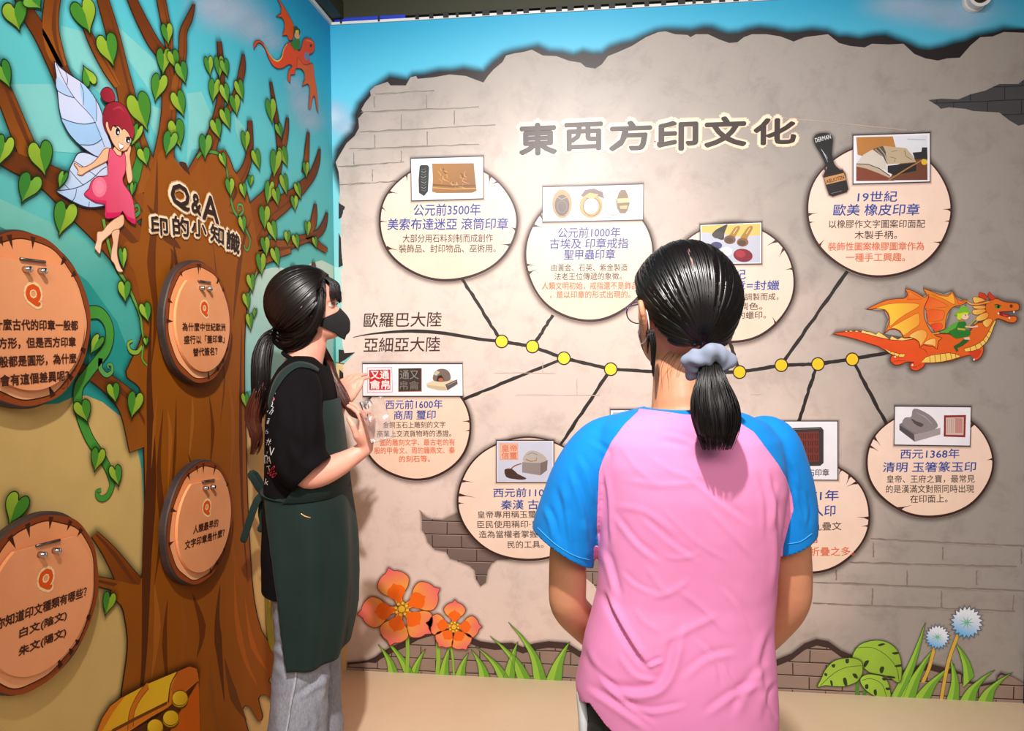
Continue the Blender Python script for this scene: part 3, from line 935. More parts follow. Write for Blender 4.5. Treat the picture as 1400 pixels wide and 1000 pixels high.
c.fill([(1305,572),(1315,572),(1315,592),(1305,592)], (196, 140, 134)); c.build('red_seal_picture', pc)

# ------------------------------------------------------------------ time line with its yellow dots
tl = motif('timeline', 'B', 835, 505, 'thick dark brush line with yellow dots running across the mural to the large dragon', 'timeline')
c = Canvas('B', 0.0016, 0.00003)
BR = (44, 38, 36)
random.seed(9)
c.stroke([(483,461.5),(500,458),(520,455.5),(545,453.5),(570,453),(600,455),(630,459.5),(660,464.5),(686,467)], 15, BR, smooth=4, taper=(.15, 1.0, .85), wob=.06)
for a, b in [((686,467),(728,474)),((728,474),(771,490)),((771,490),(835,505)),((835,505),(920,510)),((920,510),(1011,509)),((1011,509),(1068,499.5)),((1068,499.5),(1118,498)),((1118,498),(1165,491)),((1165,491),(1216,482))]:
    c.stroke([(a[0] + (b[0] - a[0]) * i / 12, a[1] + (b[1] - a[1]) * i / 12) for i in range(13)], 14, BR, wob=.16)
c.build('main_line', tl)
for a, b in [((686,467),(632,382)),((728,474),(756,431)),((771,490),(634,546)),((835,505),(764,612)),((1011,509),(997,466)),((1068,499),(1158,371)),((1117,498),(1092,577)),((1165,491),(1213,583)),((905,510),(900,560))]:
    c = Canvas('B', 0.0014, 0.00003)
    c.stroke([(a[0] + (b[0] - a[0]) * i / 16 + random.uniform(-.6, .6), a[1] + (b[1] - a[1]) * i / 16) for i in range(17)], 13.5, BR, wob=.22)
    c.build('connector', tl)
for i, (x, y) in enumerate([(686,467),(728,474),(771,490),(835,505),(1011,509),(1068,499.5),(1118,498),(1165,491.5)]):
    c = Canvas('B', 0.0020, 0.00003)
    c.fill(oval(x, y, 9.4, 9.4), (40, 36, 34)); c.fill(oval(x, y, 7.8, 7.8), (250, 226, 60) if x < 950 else (252, 202, 36))
    c.build('dot', tl)
for s, xa, xb, y, y2, h, lab in [('歐羅巴大陸', 497, 604, 438, 436.5, 20, 'brown hand-brushed caption just above the left end of the time line'), ('亞細亞大陸', 497, 602, 472, 470.5, 20, 'brown hand-brushed caption just below the left end of the time line')]:
    c = Canvas('B', 0.0022, 0.00003)
    c.text(s, (xa, y), (xb, y2), h, (66, 42, 38), 0.006, shear=0.1)
    tag(c.build('continent_caption'), lab, 'lettering')
# ------------------------------------------------------------------ orange dragon with its rider
def D(x, y): return (1180 + x * 220 / 1400, 385 + y * 220 / 1400)
def DL(P): return [D(*p) for p in P]
dr = motif('dragon_print', 'B', 1300, 450, 'large orange dragon with yellow wings and green clad rider right of the time line', 'dragon')
OL = (120, 42, 18)
body = [(-260,455),(-180,440),(-60,432),(20,452),(130,485),(250,505),(380,508),(470,495),(560,470),(650,458),(740,458),(800,470),(860,470),(920,440),(950,400),(985,365),(1040,350),(1070,300),(1060,240),(1070,190),(1110,160),(1160,150),(1220,175),(1300,185),(1345,195),(1355,225),(1345,250),(1290,258),(1230,262),(1180,268),(1200,290),(1270,300),(1325,305),(1335,330),(1315,355),(1270,358),(1210,335),(1160,325),(1130,370),(1105,440),(1080,500),(1040,545),(1045,600),(1025,650),(990,682),(955,685),(965,655),(930,640),(860,655),(780,685),(700,700),(600,708),(540,712),(520,745),(470,775),(425,770),(405,745),(410,715),(440,705),(380,700),(330,720),(280,728),(245,705),(235,675),(250,645),(300,635),(180,595),(130,565),(50,540),(-60,505),(-160,478)]
hal = Canvas('B', 0.0018, 0.00003)
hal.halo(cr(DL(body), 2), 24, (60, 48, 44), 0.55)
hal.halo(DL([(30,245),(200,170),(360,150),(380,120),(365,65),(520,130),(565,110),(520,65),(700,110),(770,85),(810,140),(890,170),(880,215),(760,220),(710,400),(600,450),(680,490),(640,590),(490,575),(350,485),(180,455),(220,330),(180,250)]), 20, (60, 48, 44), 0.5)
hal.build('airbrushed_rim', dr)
# far wing
c = Canvas('B', 0.0024, 0.00003)
fw = [(520,65),(560,75),(640,105),(710,120),(750,110),(772,85),(795,125),(810,150),(850,165),(900,160),(885,190),(850,205),(800,215),(755,245),(725,300),(715,360),(710,410),(690,420),(620,440),(600,400),(560,360),(545,250),(530,150),(560,130)]
c.fill(cr(DL(fw), 2), (232, 130, 30)); c.outline(cr(DL(fw), 2), 2.4, OL)
for P, col in [([(570,135),(640,160),(740,215),(640,230),(535,232),(540,180)], (226, 96, 28)), ([(590,112),(680,145),(745,180),(795,200),(790,140),(770,100),(740,130),(680,125)], (238, 156, 40)), ([(545,250),(660,248),(705,262),(692,330),(640,345),(560,350),(560,300)], (228, 90, 28)), ([(585,372),(660,362),(685,375),(680,410),(620,430)], (226, 66, 26)), ([(815,155),(850,170),(880,175),(830,198)], (226, 100, 30))]:
    c.fill(cr(DL(P), 2), col, (tuple(min(255, v + 22) for v in col), D(*P[0]), D(*P[3]))); c.outline(cr(DL(P), 2), 1.8, (190, 70, 20))
c.build('far_wing', dr)
c = Canvas('B', 0.0030, 0.00003)
c.fill(cr(DL(body), 3), (232, 78, 26), ((226, 112, 34), D(500, 700), D(1150, 200))); c.outline(cr(DL(body), 3), 3, OL)
for P in ([(250,705),(300,690),(370,690)], [(480,575),(540,600),(560,640)], [(410,740),(450,745),(500,720)], [(840,655),(930,640),(1000,600)], [(740,460),(800,480),(860,475)]):
    c.stroke(DL(P), 3, (170, 50, 22), smooth=3, taper=(.4, 1, .4))
c.fill(DL([(900,600),(990,590),(1030,600),(1000,660),(960,670),(930,640)]), (216, 62, 34)); c.fill(DL([(1175,265),(1270,290),(1300,305),(1240,312),(1185,295)]), (150, 26, 34)); c.fill(DL([(1205,285),(1265,298),(1225,306)]), (214, 70, 66))
for x, y in [(1173,278),(1307,266),(1268,318),(275,655),(425,728),(960,680)]: c.fill([D(x - 9, y), D(x, y - 12), D(x + 9, y), D(x + 2, y + 11)], (250, 240, 232))
c.fill(DL(oval(1168, 220, 28, 17, 12)), (104, 140, 40)); c.fill(DL(oval(1172, 220, 12, 14, 10)), (20, 20, 16)); c.stroke(DL([(1138,205),(1165,200),(1195,212)]), 3, (90, 30, 14)); c.fill(DL(oval(1284, 215, 14, 16, 10)), (120, 40, 16))
c.build('body', dr)
# belly plates, spines and frill
c = Canvas('B', 0.0034, 0.00003)
for P in ([(540,660),(590,642),(660,632),(740,622),(800,630),(840,648),(835,660),(760,682),(680,700),(590,708),(500,706)], [(875,585),(930,570),(990,545),(1040,510),(1080,450),(1110,390),(1140,338),(1152,345),(1130,400),(1105,470),(1070,530),(1010,585),(950,605),(885,612)], [(180,585),(240,610),(310,630),(362,632),(350,660),(300,655),(230,628)]):
    c.fill(DL(P), (246, 206, 96)); c.outline(DL(P), 2, OL)
for a, b in [((575,648),(580,708)),((620,637),(625,706)),((665,632),(672,700)),((712,626),(722,692)),((757,626),(768,680)),((800,632),(805,668)),((925,572),(930,608)),((970,553),(985,598)),((1010,530),(1035,565)),((1040,505),(1065,535)),((1062,470),(1090,495)),((1085,430),(1108,445)),((270,622),(272,650)),((312,632),(300,658)),((100+140,612),(228,628))]:
    c.stroke(DL([a, b]), 2, (150, 70, 24))
c.build('belly_plates', dr)
c = Canvas('B', 0.0036, 0.00003)
sp = [(-20,448),(-10,422),(30,438),(60,440),(55,438),(110,462),(130,438),(170,462),(230,505),(245,475),(300,505),(330,485),(360,495),(430,490),(430,500),(340,515),(240,508),(130,485),(30,458)]
c.fill(DL(sp), (248, 214, 120)); c.outline(DL(sp), 2, OL)
for i, (a, b, d) in enumerate([((-75,440),(-60,425),(-40,440)), ((-125,438),(-110,424),(-90,438)), ((-160,440),(-150,425),(-135,440))]): c.fill(DL([a, b, d]), (248, 214, 120)); c.outline(DL([a, b, d]), 1.6, OL)
c.build('spines', dr)
c = Canvas('B', 0.0037, 0.00003)
for P in ([(1090,150),(1080,110),(1095,90),(1120,120),(1150,145),(1120,165)], [(1000,130),(1005,95),(1050,105),(1080,130),(1060,160)]): c.fill(DL(P), (210, 58, 30)); c.outline(DL(P), 2, OL)
for P in ([(950,140),(1000,138),(1060,165),(1010,180),(965,190)], [(890,165),(940,190),(1010,190),(1080,170),(1110,180),(1060,195),(980,208),(920,200)], [(950,215),(1055,212),(1050,240),(975,238)], [(950,250),(1050,242),(1060,262),(1000,290),(955,285)], [(980,310),(1060,270),(1090,290),(1060,330),(990,345)], [(1035,350),(1100,320),(1120,345),(1085,395),(1055,395)]):
    c.fill(cr(DL(P), 2), (246, 208, 104), ((240, 150, 50), D(*P[0]), D(*P[2]))); c.outline(cr(DL(P), 2), 2, (170, 70, 24))
c.build('frill', dr)
# near wing
c = Canvas('B', 0.0042, 0.00003)
nw = [(30,245),(110,200),(200,165),(290,150),(350,148),(380,125),(378,95),(362,65),(420,80),(480,110),(530,140),(568,112),(560,150),(530,220),(525,290),(545,360),(590,440),(640,480),(685,490),(650,520),(640,590),(610,565),(560,560),(520,550),(492,572),(480,530),(440,500),(395,485),(350,488),(330,450),(280,415),(220,420),(180,455),(215,380),(222,320),(200,265),(150,235),(90,238)]
c.fill(cr(DL(nw), 2), (236, 122, 32)); c.outline(cr(DL(nw), 2), 2.6, OL)
for P, col, c2 in [([(110,235),(200,200),(320,188),(440,190),(490,205),(450,240),(360,290),(290,340),(230,390),(228,310),(190,245)], (250, 216, 60), (244, 170, 60)), ([(395,90),(440,110),(510,155),(440,155),(380,158),(390,130)], (240, 140, 50), (236, 100, 30)), ([(235,405),(300,365),(400,310),(475,275),(490,330),(480,380),(420,420),(350,470),(320,430),(270,408)], (250, 208, 70), (244, 160, 56)), ([(395,478),(440,440),(500,420),(545,435),(550,480),(520,530),(495,560),(480,520),(440,495)], (248, 206, 110), (240, 160, 60)), ([(525,540),(560,510),(610,495),(628,510),(625,570),(600,555),(560,550)], (250, 214, 130), (244, 176, 80))]:
    c.fill(cr(DL(P), 2), col, (c2, D(*P[0]), D(*P[4]))); c.outline(cr(DL(P), 2), 2, (200, 84, 24))
c.build('near_wing', dr)
# rider
c = Canvas('B', 0.0050, 0.00003)
c.fill(DL([(650,445),(720,415),(770,370),(825,345),(850,350),(845,400),(790,435),(720,450)]), (96, 168, 60)); c.fill(DL([(585,455),(650,440),(660,455),(600,462)]), (222, 150, 60))
c.fill(cr(DL([(825,350),(870,345),(895,370),(890,410),(930,440),(915,475),(850,490),(800,495),(760,465),(740,435),(800,405)]), 2), (40, 122, 44)); c.fill(DL([(815,405),(885,412),(882,428),(818,420)]), (206, 176, 60))
c.fill(DL([(780,565),(840,530),(870,500),(925,500),(905,525),(860,560),(815,580),(825,605),(805,610)]), (34, 96, 40)); c.fill(DL([(868,488),(918,484),(925,508),(875,505)]), (240, 190, 160)); c.fill(DL([(880,388),(940,392),(990,382),(995,396),(940,405),(885,402)]), (240, 196, 168))
c.build('rider_clothes', dr)
c = Canvas('B', 0.0054, 0.00003)
c.fill(DL(oval(880, 300, 34, 34, 16)), (246, 208, 180)); c.fill(cr(DL([(815,330),(812,290),(830,260),(880,262),(920,270),(895,285),(860,290),(850,320),(840,335)]), 2), (214, 220, 40))
c.fill(cr(DL([(820,275),(830,240),(850,215),(885,220),(920,255),(925,275),(880,268),(840,278)]), 2), (120, 190, 50)); c.fill(DL(oval(800, 285, 14, 14, 8)), (120, 190, 50)); c.fill(DL(oval(886, 295, 4, 8, 8)), (40, 30, 30)); c.fill(DL(oval(908, 292, 3, 7, 8)), (40, 30, 30)); c.stroke(DL([(832,345),(880,342)]), 4, (206, 130, 60))
c.stroke(DL([(905, 400), (950, 350), (975, 330), (985, 350), (960, 372)]), 3, (214, 190, 70), smooth=3)
c.build('rider_head', dr)

# ------------------------------------------------------------------ flowers and grass along the bottom
def Fz(x, y): return (470 + x / 4, 680 + y / 4)
def blade(cv, P, col=(158, 206, 70), dk=(116, 172, 52)):
    """P: base left, base right, tip, bend"""
    (ax, ay), (bx, by), (tx, ty), k = P
    mx, my = (ax + bx) / 2, (ay + by) / 2
    def side(x0, y0, s):
        return [(x0, y0), (x0 + (tx - x0) * .38 + k * .5, y0 + (ty - y0) * .42), (x0 + (tx - x0) * .75 + k * .35, y0 + (ty - y0) * .78)]
    L = side(ax, ay, 0); R_ = side(bx, by, 0)
    poly = cr(L, 4, False)[:-1] + cr([L[-1], (tx, ty)], 3, False) + list(reversed(cr(R_, 4, False)))
    cv.halo(poly, 8, (60, 60, 30), 0.4)
    cv.fill(poly, col)
    M_ = side(mx, my, 0)
    half = cr(M_, 4, False) + [(tx, ty)] + list(reversed(cr(R_, 4, False)))
    cv.fill(half, dk)
    cv.outline(poly, 1.6, (70, 110, 34))
def flower(name, cx, cy, scale, petals, label, stem, centre_r):
    t = motif(name, 'B', cx, cy, label, 'flower', 'orange flowers at the foot of the wall')
    s = Canvas('B', 0.0026, 0.00003)
    for a, b, w in stem: s.stroke([a, ((a[0] + b[0]) / 2 + 1, (a[1] + b[1]) / 2), b], w + 2, (80, 124, 36)); s.stroke([a, ((a[0] + b[0]) / 2 + 1, (a[1] + b[1]) / 2), b], w, (150, 196, 66))
    s.build('stem', t)
    k = Canvas('B', 0.0030, 0.00003)
    for P in petals: k.halo(cr(P, 4), 16, (70, 50, 46), 0.5)
    k.build('airbrushed_rim', t)
    for P in petals:
        k = Canvas('B', 0.0036, 0.00003)
        far = max(P, key=lambda p: (p[0] - cx) ** 2 + (p[1] - cy) ** 2)
        k.fill(cr(P, 4), (255, 172, 72), ((248, 104, 118), (cx + (far[0] - cx) * .45, cy + (far[1] - cy) * .45), far)); k.outline(cr(P, 4), 2.6, (150, 52, 30))
        gx, gy = sum(p[0] for p in P) / len(P), sum(p[1] for p in P) / len(P)
        inner = [(cx + (p[0] - cx) * .66 + (gx - cx) * .12, cy + (p[1] - cy) * .66 + (gy - cy) * .12) for p in P]
        inner = [(gx + (p[0] - gx) * .86 - (gx - cx) * .14, gy + (p[1] - gy) * .86 - (gy - cy) * .14) for p in inner]
        k.fill(cr(inner, 4), (255, 112, 20))
        k.build('petal', t)
    k = Canvas('B', 0.0044, 0.00003)
    for i in range(8):
        a = i * pi / 4 + .2
        k.fill(oval(cx + cos(a) * centre_r * 1.75, cy + sin(a) * centre_r * 1.75, centre_r * .58, centre_r * .58, 10), (150, 110, 20)); k.fill(oval(cx + cos(a) * centre_r * 1.75, cy + sin(a) * centre_r * 1.75, centre_r * .45, centre_r * .45, 10), (252, 214, 70))
    k.fill(oval(cx, cy, centre_r * 1.15, centre_r * 1.15, 16), (160, 110, 20)); k.fill(oval(cx, cy, centre_r, centre_r, 16), (253, 200, 56))
    k.build('centre', t)
    return t
def petal(cx, cy, deg, L, W):
    a = radians(deg); dx, dy = cos(a), -sin(a); nx, ny = -dy, dx
    pr = [(.10, .10), (.24, .13), (.36, .24), (.50, .44), (.68, .53), (.84, .40), (.92, .24), (.94, .15), (1.0, .07), (1.05, .0)]
    up = [(cx + dx * L * u + nx * W * w, cy + dy * L * u + ny * W * w) for u, w in pr]
    dn = [(cx + dx * L * u - nx * W * w, cy + dy * L * u - ny * W * w) for u, w in reversed(pr[:-1])]
    return up + dn
f1 = flower('flower_print', 549.5, 832.5, 1, [petal(549.5, 832.5, d, L, W) for d, L, W in ((108, 56, 42), (28, 56, 40), (-40, 50, 40), (-108, 50, 38), (-173, 58, 40))],
            'big orange-pink five petalled flower, the taller left one at the foot of the stone mural', [((557, 865), (556.5, 921), 15)], 4.6)
f2 = flower('flower_print', 621, 857, .62, [petal(621, 857, d, L, W) for d, L, W in ((88, 35, 28), (0, 36, 28), (-62, 34, 28), (-128, 33, 26), (172, 37, 27))],
            'smaller orange-pink flower growing right of the big flower at the foot of the mural', [((616, 880), (621, 925), 8), ((599, 880), (598, 924), 17)], 3.4)
gt = motif('grass_print', 'B', 560, 905, 'short grass blades around the stems of the two orange flowers', 'grass')
for P in [((531,921),(545,921),(517,881),6), ((553,921),(567,922),(520,868),6), ((560,921),(572,921),(582,887),-2), ((600,925),(614,925),(616,882),-3), ((622,925),(636,926),(641,892),-3)]:
    c = Canvas('B', 0.0023, 0.00003); blade(c, P); c.build('blade', gt)
gt = motif('grass_print', 'B', 720, 905, 'clump of tall curved grass blades between the orange flowers and the pink shirt', 'grass')
for P in [((655,928),(671,929),(644,888),6), ((682,929),(698,929),(650,884),8), ((688,928),(704,928),(708,877),-3), ((708,930),(727,930),(670,870),12), ((730,930),(748,931),(695,851),16), ((746,931),(768,931),(779,877),-5)]:
    c = Canvas('B', 0.0025 + P[0][0] * 1e-6, 0.00003); blade(c, P); c.build('blade', gt)
def Gz(x, y): return (1050 + x / 4, 780 + y / 4)
gt = motif('grass_print', 'B', 1290, 930, 'clump of broad curved grass blades at the lower right corner under the blue flowers', 'grass')
for a, b, t_, k in [((665,700),(735,700),(858,285),10), ((715,708),(800,712),(905,425),-4), ((785,712),(880,715),(1015,512),-8), ((970,718),(1040,720),(992,478),10), ((1065,640),(1125,580),(1022,395),8), ((1040,722),(1130,724),(1238,542),-12), ((1135,728),(1225,730),(1335,556),-14)]:
    c = Canvas('B', 0.0024 + a[0] * 8e-7, 0.00003); blade(c, (Gz(*a), Gz(*b), Gz(*t_), k)); c.build('blade', gt)
# blue pompon flowers
for cx, cy, r, stem, lab in [(1281, 871, 15.5, [(1277, 885), (1270, 912), (1261, 933)], 'small blue pompon flower leaning left, lower one of the blue pair at the right'), (1321, 851, 20.5, [(1309, 868), (1296, 905), (1286, 958)], 'large blue pompon flower on the taller yellow stem at the lower right')]:
    t = motif('pompon_flower_print', 'B', cx, cy, lab, 'flower', 'blue pompon flowers')
    s = Canvas('B', 0.0034, 0.00003); s.stroke(stem, 15, (110, 84, 30), smooth=4); s.stroke(stem, 12, (222, 182, 76), smooth=4); s.build('stem', t)
    P = []
    n = 20
    for i in range(n):
        a = 2 * pi * i / n
        P += [(cx + cos(a) * r * .84, cy + sin(a) * r * .84), (cx + cos(a + .19) * r * 1.08, cy + sin(a + .19) * r * 1.08)]
    k = Canvas('B', 0.0036, 0.00003)
    k.halo(P, 14, (60, 60, 70), .45); k.fill(P, (236, 242, 255), ((84, 180, 246), (cx + r * .2, cy - r * .3), (cx - r * .3, cy + r * .9))); k.outline(P, 1.8, (50, 96, 150))
    k.build('head', t)
    k = Canvas('B', 0.0042, 0.00003)
    for i in range(9):
        a = i * 2 * pi / 9
        k.stroke([(cx, cy), (cx + cos(a) * r * .5, cy + sin(a) * r * .45)], 5 * r / 20, (120, 196, 160), taper=(1, .15))
    k.build('heart', t)
# monstera leaves
mt = motif('monstera_print', 'B', 1180, 910, 'three light green notched monstera leaves low on the wall right of the pink shirt', 'plant')
s = Canvas('B', 0.0026, 0.00003)
for a, b in ((1171, 934), (1181, 944)): s.stroke([(a + 1, b), (a, 954)], 15, (84, 140, 50))
s.build('stem', mt)
def monstera(P, rib, holes, col, base):
    k = Canvas('B', base, 0.00003)
    q = cr([Gz(*p) for p in P], 4)
    k.halo(q, 12, (50, 60, 30), .5); k.fill(q, col, (tuple(int(v * .88) for v in col), Gz(*P[0]), Gz(*P[len(P) // 2]))); k.outline(q, 2.4, (56, 84, 30))
    k.stroke([Gz(*p) for p in rib], 2.4, (64, 104, 36), smooth=3)
    for h in holes: k.fill(cr([Gz(*p) for p in h], 3), (44, 56, 30))
    k.build('leaf', mt)
monstera([(460,470),(490,415),(540,390),(600,382),(655,395),(700,430),(722,480),(730,540),(725,600),(705,612),(670,590),(640,575),(560,560),(520,530),(480,500)], [(470,425),(560,420),(640,460),(700,530),(715,605)],
         [[(598,408),(620,398),(640,402),(612,414)], [(675,450),(705,445),(712,455),(690,460)], [(520,520),(530,495),(550,492),(545,510),(528,530)], [(608,540),(618,525),(634,530),(625,560),(612,558)], [(690,520),(728,512),(728,524),(700,528)], [(645,575),(690,580),(690,590),(660,588)]], (164, 206, 66), 0.0032)
monstera([(270,635),(290,590),(310,545),(350,500),(400,482),(460,478),(505,495),(516,530),(510,575),(480,610),(420,632),(360,632),(310,628)], [(285,628),(360,560),(430,528),(510,520)],
         [[(345,515),(365,512),(362,530),(350,528)], [(422,484),(440,484),(438,505),(424,505)], [(310,560),(322,565),(318,578),(305,570)], [(338,600),(350,605),(352,630),(342,626)], [(408,590),(425,588),(432,628),(415,625)], [(460,565),(480,565),(490,590),(470,585)]], (172, 212, 70), 0.0042)
monstera([(503,590),(540,567),(600,572),(640,590),(660,630),(668,690),(640,698),(590,690),(540,660),(510,625)], [(512,600),(560,590),(620,620),(645,690)],
         [[(528,625),(545,622),(545,645),(530,645)], [(575,655),(590,650),(592,680),(580,680)], [(622,585),(650,590),(640,600),(625,598)], [(640,640),(662,640),(662,652),(645,652)]], (172, 214, 72), 0.0048)
# ------------------------------------------------------------------ printed forest on the left wall
c = Canvas('L', 0.0002, 0.00002)
# hills, light bands and ground of the printed landscape
c.fill([(-260,170),(0,272),(60,300),(125,335),(170,372),(200,430),(205,640),(-260,640)], (70, 168, 158), ((120, 200, 186), (60, 420), (20, 290)))
c.fill([(-260,215),(0,310),(70,345),(120,385),(160,440),(190,520),(195,600),(-260,640)], (36, 148, 140))
c.fill([(320,400),(335,395),(350,372),(372,366),(385,366),(400,372),(412,372),(425,360),(440,356),(456,364),(456,505),(320,540)], (196, 226, 214), ((140, 206, 202), (390, 370), (390, 500)))
c.fill([(-260,560),(20,556),(80,552),(100,543),(118,541),(140,550),(165,570),(185,602),(193,640),(197,700),(200,800),(200,1180),(-260,1180)], (210, 178, 110))
c.fill([(310,640),(345,560),(370,520),(400,505),(430,497),(456,494),(470,1000),(310,1100)], (220, 180, 116))
c.stroke([(340,560),(368,521),(400,505),(430,497),(456,494)], 6, (120, 90, 56))
for P in ([(160,35),(215,85),(215,140),(160,60)], [(196,140),(222,150),(215,190),(196,150)], [(255,128),(275,125),(290,160),(290,200),(262,205),(255,230),(258,160)], [(83,35),(120,45),(165,130),(160,150),(83,80)], [(6,115),(70,115),(100,160),(110,210),(45,205)], [(320,155),(345,190),(332,205),(322,180)]):
    c.fill(P, (128, 208, 206))
for x, y, rx, ry, al in [(315,18,70,42,.6),(350,40,44,32,.5),(290,6,50,26,.5),(372,58,26,22,.4),(414,140,30,38,.5),(425,165,28,26,.45),(402,116,20,22,.35)]: c.blob(x, y, rx, ry, (206, 220, 242), al, hard=0.0)
c.build('printed_landscape', wall_left)

# ------------------------------------------------------------------ the tree
tree = motif('tree_print', 'L', 270, 600, 'huge brown tree with spreading bare branches and heart leaves printed on the left wall', 'tree')
def limb_poly(P, w):
    q = cr(P, 5, False)
    n = len(q)
    ws = cr([(i, a) for i, a in enumerate(w)], 5, False)
    L, R_ = [], []
    for i in range(n):
        d = V(q[min(i + 1, n - 1)]) - V(q[max(i - 1, 0)])
        d.normalize()
        nn = V((-d.y, d.x))
        k = ws[i][1] / 2
        L.append(tuple(V(q[i]) + nn * k)); R_.append(tuple(V(q[i]) - nn * k))
    return L + R_[::-1]
LIMBS = [
 ([(20,-30),(34,12),(56,48),(74,84),(96,128),(120,175),(150,235),(190,300)], [17,18,20,22,28,34,40,50]),
 ([(78,-40),(70,5),(68,40),(74,70),(84,92)], [24,21,22,22,14]),
 ([(-25,70),(2,122),(20,165),(34,200),(46,228)], [24,23,24,26,24]),
 ([(-60,190),(-10,205),(20,222),(60,240),(110,275),(160,320),(205,380),(225,450)], [30,26,26,32,52,60,60,60]),
 ([(130,-40),(140,0),(153,45),(164,95),(172,130),(184,190),(205,260)], [13,15,17,20,23,26,40]),
 ([(113,28),(122,50),(134,74),(148,98),(160,118)], [6,9,11,12,8]),
 ([(170,-25),(181,2),(195,32),(209,58),(224,80),(229,110),(230,150),(226,190),(220,240)], [9,12,14,15,15,17,19,22,34]),
 ([(215,-25),(220,2),(225,28),(229,50),(231,68)], [9,11,11,11,8]),
 ([(264.5,6),(258,25),(250,44),(249,70),(245,96),(240,118),(238,150)], [2,8,9,10,11,13,14]),
 ([(299,57),(300.5,75),(302,105),(301,135),(296,165),(290,188),(280,215),(265,262)], [5,6.5,8,9,13,17,24,44]),
 ([(332,74),(331,92),(327,112),(318,138),(304,162)], [2,7,7.5,8,9]),
 ([(341,165),(341.5,185),(341,205),(336,228),(325,248),(312,272),(300,310)], [5,6.5,7.5,10,16,24,40]),
 ([(369.5,112),(373,135),(377,160),(380,185),(382,208),(378,235),(368,262),(350,285),(320,330)], [2,4,5,6,7,10,14,22,44]),
 ([(392.5,161),(391,178),(388,196),(384,212)], [2,5,6,6]),
 ([(421,181),(419.5,200),(418,222),(416,236)], [2,4.5,6,7]),
 ([(436.5,204),(433,222),(426,240),(414,254),(402,266),(384,280),(360,300),(330,345)], [1.5,6,9,13,16,22,28,50]),
 ([(430.5,279),(429.5,294),(427,308),(421,318)], [2,6,8,9]),
 ([(446.5,291),(443,306),(436,318),(424,324),(405,330),(385,337),(362,342),(335,350)], [1.5,6,9,10,13,15,18,36]),
 ([(420,322),(430,331),(438,338),(446,343)], [10,8,7,6]),
 ([(345,343),(372,341),(396,338)], [30,26,16]),
 ([(330,372),(350,352),(372,345)], [40,30,22]),
 ([(399,364),(401,370),(400,380)], [4,7,8]), ([(428,359),(428.5,366),(427,378)], [2,4,4]),
 # lower left branch
 ([(108,504),(132,515),(158,534),(180,560),(200,610)], [12,20,26,34,50]),
 ([(206,850),(186,815),(168,785),(152,760),(138,742),(128,731)], [44,40,28,20,14,10]),
 ([(206,850),(180,815),(158,802),(140,797),(118,792)], [40,28,16,13,12]),
]
trunk = [(196,262),(205,238),(214,214),(222,205),(232,210),(245,226),(259,238),(270,222),(285,212),(306,205),(318,232),(336,262),(345,300),(352,338),(352,360),(343,378),(336,420),(333,470),(333,540),(335,600),(337,680),(341,760),(346,820),(356,862),(368,880),(384,906),(400,925),(396,938),(372,925),(366,932),(374,940),(392,958),(388,966),(362,950),(352,956),(358,980),(352,985),(340,966),(330,970),(338,1000),(345,1060),(330,1120),(140,1120),(160,1000),(166,945),(172,905),(174,875),(170,845),(165,828),(150,812),(165,795),(190,800),(196,760),(198,700),(197,640),(196,600),(197,560),(190,530),(178,520),(172,508),(190,470),(196,440),(190,405),(182,370),(165,345),(172,330),(190,330)]
inner_hole = None
polys = [limb_poly(p, w) for p, w in LIMBS]
c = Canvas('L', 0.0010, 0.00001)
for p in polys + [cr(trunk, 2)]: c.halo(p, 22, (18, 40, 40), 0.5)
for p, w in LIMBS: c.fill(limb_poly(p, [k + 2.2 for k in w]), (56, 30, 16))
c.fill([(x + (1.6 if x > 270 else -1.6), y) for x, y in trunk], (56, 30, 16), smooth=2)
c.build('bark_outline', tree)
BR1, BR2, BR3 = (140, 74, 12), (104, 50, 8), (92, 44, 10)
random.seed(2)
for i, (p, w) in enumerate(LIMBS):
    c = Canvas('L', 0.0016 + i * 0.00001, 0.00001)
    c.fill(limb_poly(p, w), (154, 86, 22) if i % 3 else (144, 74, 14), ((100, 46, 12), p[-1], p[0]))
    c.stroke([(a + k * .22, b) for (a, b), k in zip(p, w)], w[len(w) // 2] * .55, (104, 52, 20), smooth=3, taper=(.3, 1, .4))
    c.build('branch', tree)
c = Canvas('L', 0.0019, 0.00001)
c.fill(trunk, (146, 80, 12), ((152, 82, 14), (200, 500), (340, 500)), smooth=2)
def streak(P, w, col): c.stroke(P, w, col, smooth=4, taper=(.05, 1, .05))
